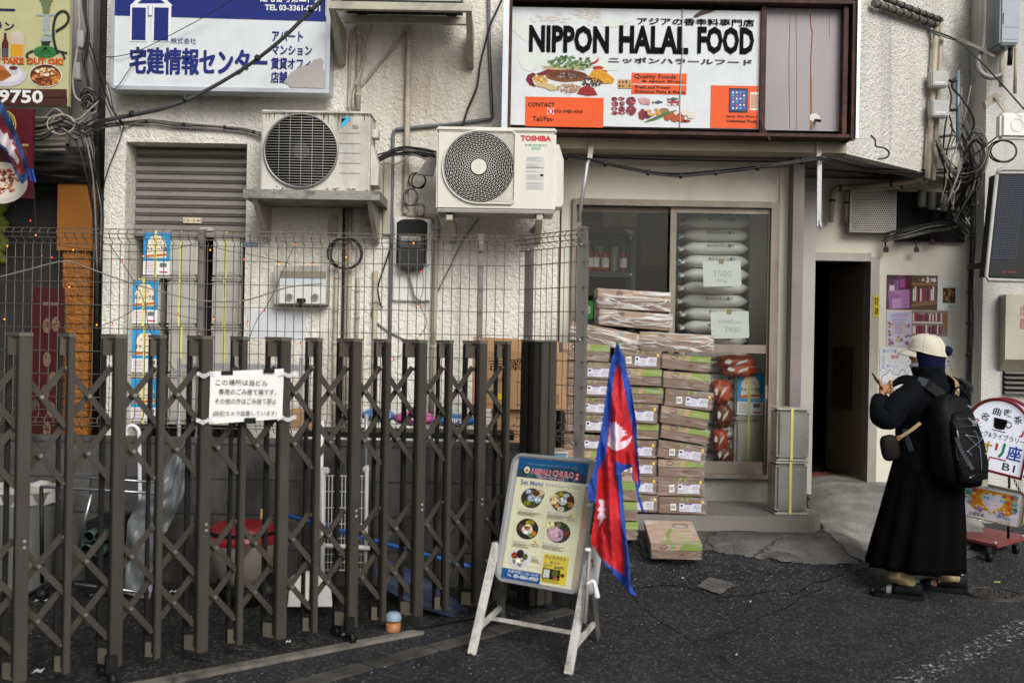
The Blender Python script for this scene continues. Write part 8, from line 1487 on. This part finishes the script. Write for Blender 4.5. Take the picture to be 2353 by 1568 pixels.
mb.grid(shf, 24, 50, mat('grey_polythene_sheet', '#6f7274', .3, var=.25, scale=9)); mb.build('plastic_sheet', None, 'crumpled grey polythene sheet hanging down in the yard', 'plastic sheet')
t = thing('tub', 'round cream tub with a red clip lid behind the notice', 'tub', yz(558, 1330)); q = at(558, 1228, 5.55); mb = MB(); mb.lathe([(0, .1), (.09, .1), (.13, .16), (.168, .28), (.175, q.z - .02)], (q.x, q.y, 0), mat('cream_plastic', '#857f76', .4, var=.05), 30); mb.lathe([(0, ZY), (.12, ZY), (.11, .1)], (q.x, q.y, 0), BLK, 20); mb.build('tub_body', t); mb = MB(); RL = mat('red_plastic', '#85161a', .35, var=.08); mb.lathe([(.185, q.z - .03), (.19, q.z), (.17, q.z + .012), (.172, q.z + .045), (.15, q.z + .06), (.1, q.z + .05), (0, q.z + .055)], (q.x, q.y, 0), RL, 30); mb.build('lid', t); mb = MB(); mb.lathe([(.176, q.z + .013), (.183, q.z + .02), (.176, q.z + .032)], (q.x, q.y, 0), BLK, 30); mb.build('band', t)
mb = MB(); q = at(602, 1190, 5.9); mb.lathe([(0, 0), (.012, .0), (.012, .05), (.008, .055), (.009, .075), (0, .076)], (q.x, q.y, q.z - .02), pr('#b99a62'), 12); mb.build('small_bottle', None, 'tiny amber-capped bottle standing behind the red lid', 'bottle')
HEAP = mat('black_refuse', '#0e0e0f', .5, var=.3); mb = MB(); q = yz(575, 1352)
mb.grid(lambda a, b: Vector((q.x + .2*cos(2*pi*a)*sin(pi*b*.5)*(1 + .3*noise.noise(Vector((cos(2*pi*a)*2, sin(2*pi*a)*2, b*4)))), q.y + .12*sin(2*pi*a)*sin(pi*b*.5), ZY + .1*cos(pi*b*.5)*(1 + .3*noise.noise(Vector((a*9, b*5, 2)))))), 30, 10, HEAP, True, True); mb.build('refuse_bag', None, 'small black refuse bag on the yard floor below the tub', 'bag')
t = thing('dustpan', 'long-handled white dustpan standing in the yard', 'dustpan', yz(712, 1392)); yd = 5.3; a = at(662, 1392, yd); b = at(762, 1392, yd); mb = MB(); mb.grid(lambda s, q_: at(660 + 104*s + (6 - 12*s)*q_, 1392 - 82*q_ + 18*abs(2*s-1)**3*q_, yd + .14*q_ + .05*sin(pi*s)*q_), 18, 8, WHITEM); mb.build('scoop', t).modifiers.new('th', 'SOLIDIFY').thickness = .004; mb = MB(); mb.tube([at(741, 1316, yd + .14), at(741, 1080, yd + .16)], .012, WHITEM); mb.rbox(tuple(at(728, 1088, yd + .15)), tuple(at(758, 1072, yd + .19)), WHITEM, .006); mb.build('handle', t)
t = thing('wire_rack', 'white wire panel rack with two posts leaning on the block wall', 'rack', yz(790, 1330)); yw = 5.75; mb = MB()
for i in range(13): u = 748 + i*7.6; mb.tube([at(u, 1090, yw), at(u - 3, 1312, yw)], .0022, WHITEM, 4)
for v in (1092, 1128, 1165, 1202, 1235, 1272, 1290, 1308): mb.tube([at(746, v, yw), at(841, v + 1, yw)], .0028, WHITEM, 4)
mb.build('wire_panel', t)
for u0, v0, u1, v1, r in ((739, 966, 737, 1312, .011), (843, 1068, 839, 1312, .011)): m_ = MB(); m_.tube([at(u0, v0, yw - .02), at(u1, v1, yw - .02)], r, WHITEM); m_.build('post', t)
m_ = MB(); m_.tube([at(733, 1252, yw - .05), at(852, 1258, yw - .05)], .014, WHITEM); m_.build('cross_tube', t)
mb = MB(); mb.tube([at(842, 950, 5.85), at(840, 1076, 5.85)], .012, GALV); mb.ball(at(840, 1078, 5.84), .02, WHITEM, 10); mb.build('pole', None, 'grey pole with white cap above the wire rack', 'pole')
mb = MB(); mb.tube([at(650, 1180, 5.9), at(900, 1252, 5.6), at(1094, 1304, 5.35)], .011, mat('blue_pole', '#2a63b0', .35)); mb.build('pole', None, 'long bright blue pole lying slanted behind the gate', 'pole')
BSH = mat('blue_grey_tarp', '#3c4258', .35, var=.25, scale=7, rvar=.1); rw = [((862, 1296), (902, 1284)), ((864, 1320), (980, 1330)), ((880, 1350), (1060, 1385)), ((950, 1388), (1090, 1412)), ((985, 1402), (1094, 1432))]
def shf2(s, q): f = q*(len(rw) - 1); i = min(int(f), len(rw) - 2); f -= i; l = [rw[i][0][k] + (rw[i+1][0][k] - rw[i][0][k])*f for k in (0, 1)]; r = [rw[i][1][k] + (rw[i+1][1][k] - rw[i][1][k])*f for k in (0, 1)]; u, v = l[0] + (r[0]-l[0])*s, l[1] + (r[1]-l[1])*s; return at(u, v, 5.75 - .42*q + .03*noise.noise(Vector((s*4, q*6, 3))))
mb = MB(); mb.grid(shf2, 30, 30, BSH); mb.build('tarp', None, 'crumpled blue-grey tarp slumped against the block wall', 'tarp')
mb = MB(); mb.tube(smooth_path([at(291, 1000, 5.8), at(290, 988, 5.8), at(297, 978, 5.8), at(309, 978, 5.8), at(318, 988, 5.8), at(320, 1010, 5.8), at(322, 1160, 5.8)], 4), .011, pr('#cfcdd2', .3)); mb.build('umbrella', None, 'white hooked umbrella handle standing in the yard', 'umbrella')
t = thing('steel_shelf', 'low steel wire shelf behind the fence, its top board at gate height', 'shelf', at(550, 1100, 6.5)); 
for u in (412, 692): mb = MB(); mb.tube([at(u, 822, 6.4), at(u - 2, 1200, 6.4)], .013, GALV); mb.build('post', t)
mb = MB(); a, b = at(414, 836, 6.4), at(692, 842, 6.4); mb.box((a.x, 6.4, a.z - .03), (b.x, 6.85, a.z), GALV); mb.build('shelf_board', t)
mb = MB(); a, b = at(700, 980, 6.2), at(735, 938, 6.2); fbox(mb, 664, 940, 726, 985, 6.2, .1, TAN); mb.build('cardboard_box', None, 'small tan cardboard box behind the notice', 'box')
# litter
scr = [(95, 1381, 26, 5, 'white paper strip on the yard floor at the left'), (88, 1542, 20, 8, 'white paper scrap at the lower left behind the gate'), (214, 1368, 12, 4, 'tiny paper scrap below the garment rail'), (398, 1360, 14, 4, 'tiny pale scrap on the yard floor behind the gate middle'), (800, 1460, 26, 9, 'pale blue paper scrap on the kerb under the gate'), (662, 1478, 10, 4, 'small pale scrap at the gate foot'), (1692, 1506, 5, 3, 'tiny white scrap on the open asphalt'), (1568, 1342, 6, 3, 'tiny white scrap near the bare concrete patch'), (1724, 1384, 5, 3, 'tiny white scrap on the asphalt by the pavement edge'), (1990, 1312, 7, 3, 'tiny white scrap by the sandal of the person')]
for u, v, a, b, lb in scr:
    p = gz(u, v, .01); k = p.y / F; an = R.uniform(-.4, .4); z0 = gh(p.x, p.y) + (.016 if u > 1250 or u < 700 else .02); mb = MB(); P = [(-a/2, -b*.9), (a/2, -b*.5), (a*.45, b*.9), (-a*.4, b*.7)]
    mb.grid(lambda s, q: Vector((p.x + k*((P[0][0]*(1-s) + P[1][0]*s)*(1-q) + (P[3][0]*(1-s) + P[2][0]*s)*q), p.y + 2.2*k*((P[0][1]*(1-s) + P[1][1]*s)*(1-q) + (P[3][1]*(1-s) + P[2][1]*s)*q), z0 + .006*sin(s*3 + q*2)**2)), 5, 4, pr('#b9bfd0') if u == 800 else PAPER); mb.build('paper_scrap', None, lb, 'litter', 'paper scraps')
t = thing('drink_cup', 'clear drink cup with amber dregs and a blue-white lid by the gate', 'cup', gz(903, 1452)); p = gz(903, 1452); mb = MB(); mb.lathe([(0, .004), (.032, .004), (.034, .012), (.037, .05), (0, .05)], (p.x, p.y, 0), pr('#9a5a1c', .2), 18); mb.build('liquid', t); mb = MB(); mb.lathe([(.036, .003), (.041, .06), (.039, .075)], (p.x, p.y, 0), film('clear_cup', '#e6e6e6', .04, .1, 8, .12), 18); mb.build('cup_body', t); mb = MB(); mb.lathe([(.039, .062), (.04, .075), (.034, .092), (.02, .1), (0, .1)], (p.x, p.y, 0), pr('#7f93a3', .35), 18); mb.build('lid', t)
IRON = mat('cast_iron', '#3a3836', .6, .5, var=.2, scale=20); p = gp(2282, 1366); t = thing('valve_cover', 'small round iron valve cover set in the road by the person', 'manhole cover', (p.x, p.y, gh(p.x, p.y))); mb = MB(); z0 = gh(p.x, p.y); mb.cyl((p.x, p.y, z0 - .02), (p.x, p.y, z0 + .008), .162, IRON, 36); mb.build('plate', t); mb = MB(); mb.tube([(p.x + .15*cos(a), p.y + .15*sin(a), z0 + .009) for a in [2*pi*i/32 for i in range(32)]], .006, IRON, 6, closed=True)
for k in range(60): a, r = R.uniform(0, 2*pi), .12*sqrt(R.random()); q = Vector((p.x + r*cos(a), p.y + r*sin(a), z0 + .009)); d_ = Vector((cos(a*3), sin(a*3), 0))*.012; mb.tube([q - d_, q + d_], .004, IRON, 5)
mb.build('relief', t)
mb = MB(); q = gz(2290, 1340, .005); mb.grid(lambda s, w_: q + Vector((.04*(s - .5), .022*(w_ - .5)*sin(pi*s), .01 + .006*sin(pi*w_))), 8, 4, pr('#7f9a52')); mb.build('leaf', None, 'small green leaf on the road above the valve cover', 'leaf')
# seams and cracks in the asphalt
SEAM = mat('dark_asphalt_crack', '#151516', .95, var=.3, spec=.1)
for pts, w_ in (([(1440,1352),(1480,1400),(1560,1452),(1600,1478),(1690,1450),(1800,1395),(1905,1345)], .004), ([(1400,1365),(1470,1350),(1560,1346),(1640,1372)], .006), ([(1640,1372),(1720,1368),(1790,1350)], .009), ([(1600,1478),(1660,1510),(1720,1560)], .003), ([(1790,1350),(1830,1368),(1862,1344),(1950,1316)], .005)):
    P = []
    for (u0, v0), (u1, v1) in zip(pts, pts[1:]):
        for i in range(8): f = i / 8; q = gp(u0 + (u1-u0)*f, v0 + (v1-v0)*f); n = noise.noise_vector(q * 7) * .03; P.append(Vector((q.x + n.x, q.y + n.y, 0)))
    mb = MB(); vs = []
    for i, q in enumerate(P):
        d = (P[min(i+1, len(P)-1)] - P[max(i-1, 0)]).normalized(); s = Vector((-d.y, d.x, 0)) * w_ * (.35 + .65 * abs(noise.noise(q * 9)) * 1.6); 
        for a in (q + s, q - s): vs.append((a.x, a.y, gh(a.x, a.y) + .0045))
    mb.add(vs, [(2*i+1, 2*i+3, 2*i+2, 2*i) for i in range(len(P)-1)], SEAM); mb.build('road_crack', kind='structure', label='dark crack line in the asphalt', cat='road')
# left-hand flag hanging before the restaurant
fl2 = [(-40,150),(4,236),(20,262),(36,300),(50,340),(62,372),(66,392),(62,412),(52,424),(42,412),(30,385),(14,350),(-10,330),(-40,310)]
rd2 = [(-40,185),(0,262),(22,300),(40,340),(52,372),(58,396),(46,404),(30,375),(14,340),(-10,322),(-40,300)]
wh2 = [(-6,292),(3,300),(8,308),(17,306),(22,320),(30,322),(28,332),(38,340),(32,346),(44,368),(42,380),(30,362),(16,352),(0,330),(-8,316)]
t = thing('flag', 'red flag with blue border hanging over the dark red board at the left edge', 'flag', at(10, 424, 6.7))
vid = {}; vs = []; fs = {0: [], 1: [], 2: []}
def fv2(i, j):
    if (i, j) not in vid: u, v = -40 + i*2, 150 + j*2; vid[i, j] = len(vs); vs.append(at(u, v, 6.7 + .03*sin(u*.13 + v*.03) + .015*sin(v*.09 - u*.05)))
    return vid[i, j]
for j in range(140):
    for i in range(56):
        u, v = -40 + (i+.5)*2, 150 + (j+.5)*2
        if inside(u, v, fl2): k = (2 if inside(u, v, wh2) else 1) if inside(u, v, rd2) else 0; fs[k].append((fv2(i, j+1), fv2(i+1, j+1), fv2(i+1, j), fv2(i, j)))
mb = MB(); B2_, R2_, W2_ = mat('dull_blue_cloth', '#16345f', .7, bump=.3, bscale=90), mat('dull_red_cloth', '#701c22', .7, bump=.3, bscale=90), mat('dull_white_cloth', '#b3a9ae', .7); mb.add(vs, [], B2_)
for k, m_ in enumerate((B2_, R2_, W2_)):
    ii = mb.m(m_)
    for f in fs[k]: mb.f.append(list(f)); mb.mi.append(ii); mb.sm.append(True)
mb.build('cloth', t).modifiers.new('th', 'SOLIDIFY').thickness = .0015
mb = MB(); mb.grid(lambda s, q: at(62 + 14*s + 8*q, 385 + 30*q + 4*s, 6.74 + .02*sin(s*6)), 8, 8, BLU); mb.build('hem_tail', t)
# wires and fittings on the grey column
bundle('cable_bundle', 'black and white wires running down the grey column by the yellow board', [(196,-20,7.2),(198,40,7.18),(204,75,7.18),(200,110,7.18),(195,150,7.18),(204,190,7.18),(210,232,7.15),(214,262,7.15)], 6, .014, .006, [CABLE, CABLE, GCABLE], seed=31)
cable('cable', 'thick white cable bowed against the grey column', [[(180,-20,7.2),(182,60,7.19),(176,120,7.18),(167,180,7.18),(172,220,7.17),(190,236,7.16)]], .008, mat('dirty_white_cable', '#a8a196', .6, grime=.5))
for i, (u, v, lb) in enumerate(((186, 92, 'upper grey junction box on the column wires'), (178, 165, 'lower grey junction box on the column wires'))): mb = MB(); q = at(u, v, 7.2); mb.rbox((q.x - .02, q.y - .03, q.z - .06), (q.x + .025, q.y + .04, q.z + .06), PGR, .006); mb.build('junction_box', None, lb, 'junction box')
bundle('cable_bundle', 'fan of thin black wires from the column to the shutter corner', [(205,95,7.15),(222,150,7.17),(238,200,7.2),(256,250,7.2),(282,286,7.25)], 5, .025, .0035, [CABLE], seed=32)
bundle('cable_bundle', 'tangled clump of black wire on the column below its boxes', [(196,225,7.1),(210,210,7.08),(225,222,7.08),(218,245,7.1),(200,250,7.1),(205,228,7.08),(222,232,7.08)], 10, .03, .004, [CABLE, CABLE, GCABLE], seed=33)
bundle('cable_bundle', 'big knot of wires where the thick double cable meets the neighbouring front', [(75,302,7.0),(110,296,6.95),(140,284,6.92),(165,292,6.92),(190,300,6.95),(215,288,7.0),(242,282,7.1)], 12, .04, .006, [CABLE, GCABLE, CABLE], seed=34)
coil('cable_coil', 'loop of pale cable around the wire knot left of the shutter window', 140, 288, 6.9, .085, 2, mat('pale_cable', '#8f877a', .6), 8, rc=.006, sq=.8)
bundle('cable_bundle', 'slack black wires falling from the wire knot beside the orange panel', [(190,300,7.0),(205,340,6.98),(214,390,7.0),(220,430,7.05),(224,500,7.1),(226,620,7.15)], 7, .022, .006, [CABLE, CABLE, GCABLE], seed=35)
mb = MB(); 
for v in (322, 334, 346): mb.tube([at(70, v, 7.28), at(150, v - 2, 7.28)], .011, BEIGEP)
mb.build('pipe_rack', None, 'three short beige pipes on the wall beside the dark red board', 'pipes')

mb = MB()
for i in range(16): q = at(4 + 7*sin(i*1.3), 462 + i*9, 7.6); mb.ball(q, .035, mat('yellow_green_garland', '#6f7a1c', .6, var=.3), 8)
mb.build('garland', None, 'yellow-green garland hanging in the dark restaurant entrance', 'garland')
fairy('string of bulbs falling in front of the dark restaurant', [(78,430),(80,470),(82,520),(84,560),(70,600)], [(82,540,0),(70,507,1),(96,587,1),(12,430,0)], 6.7)
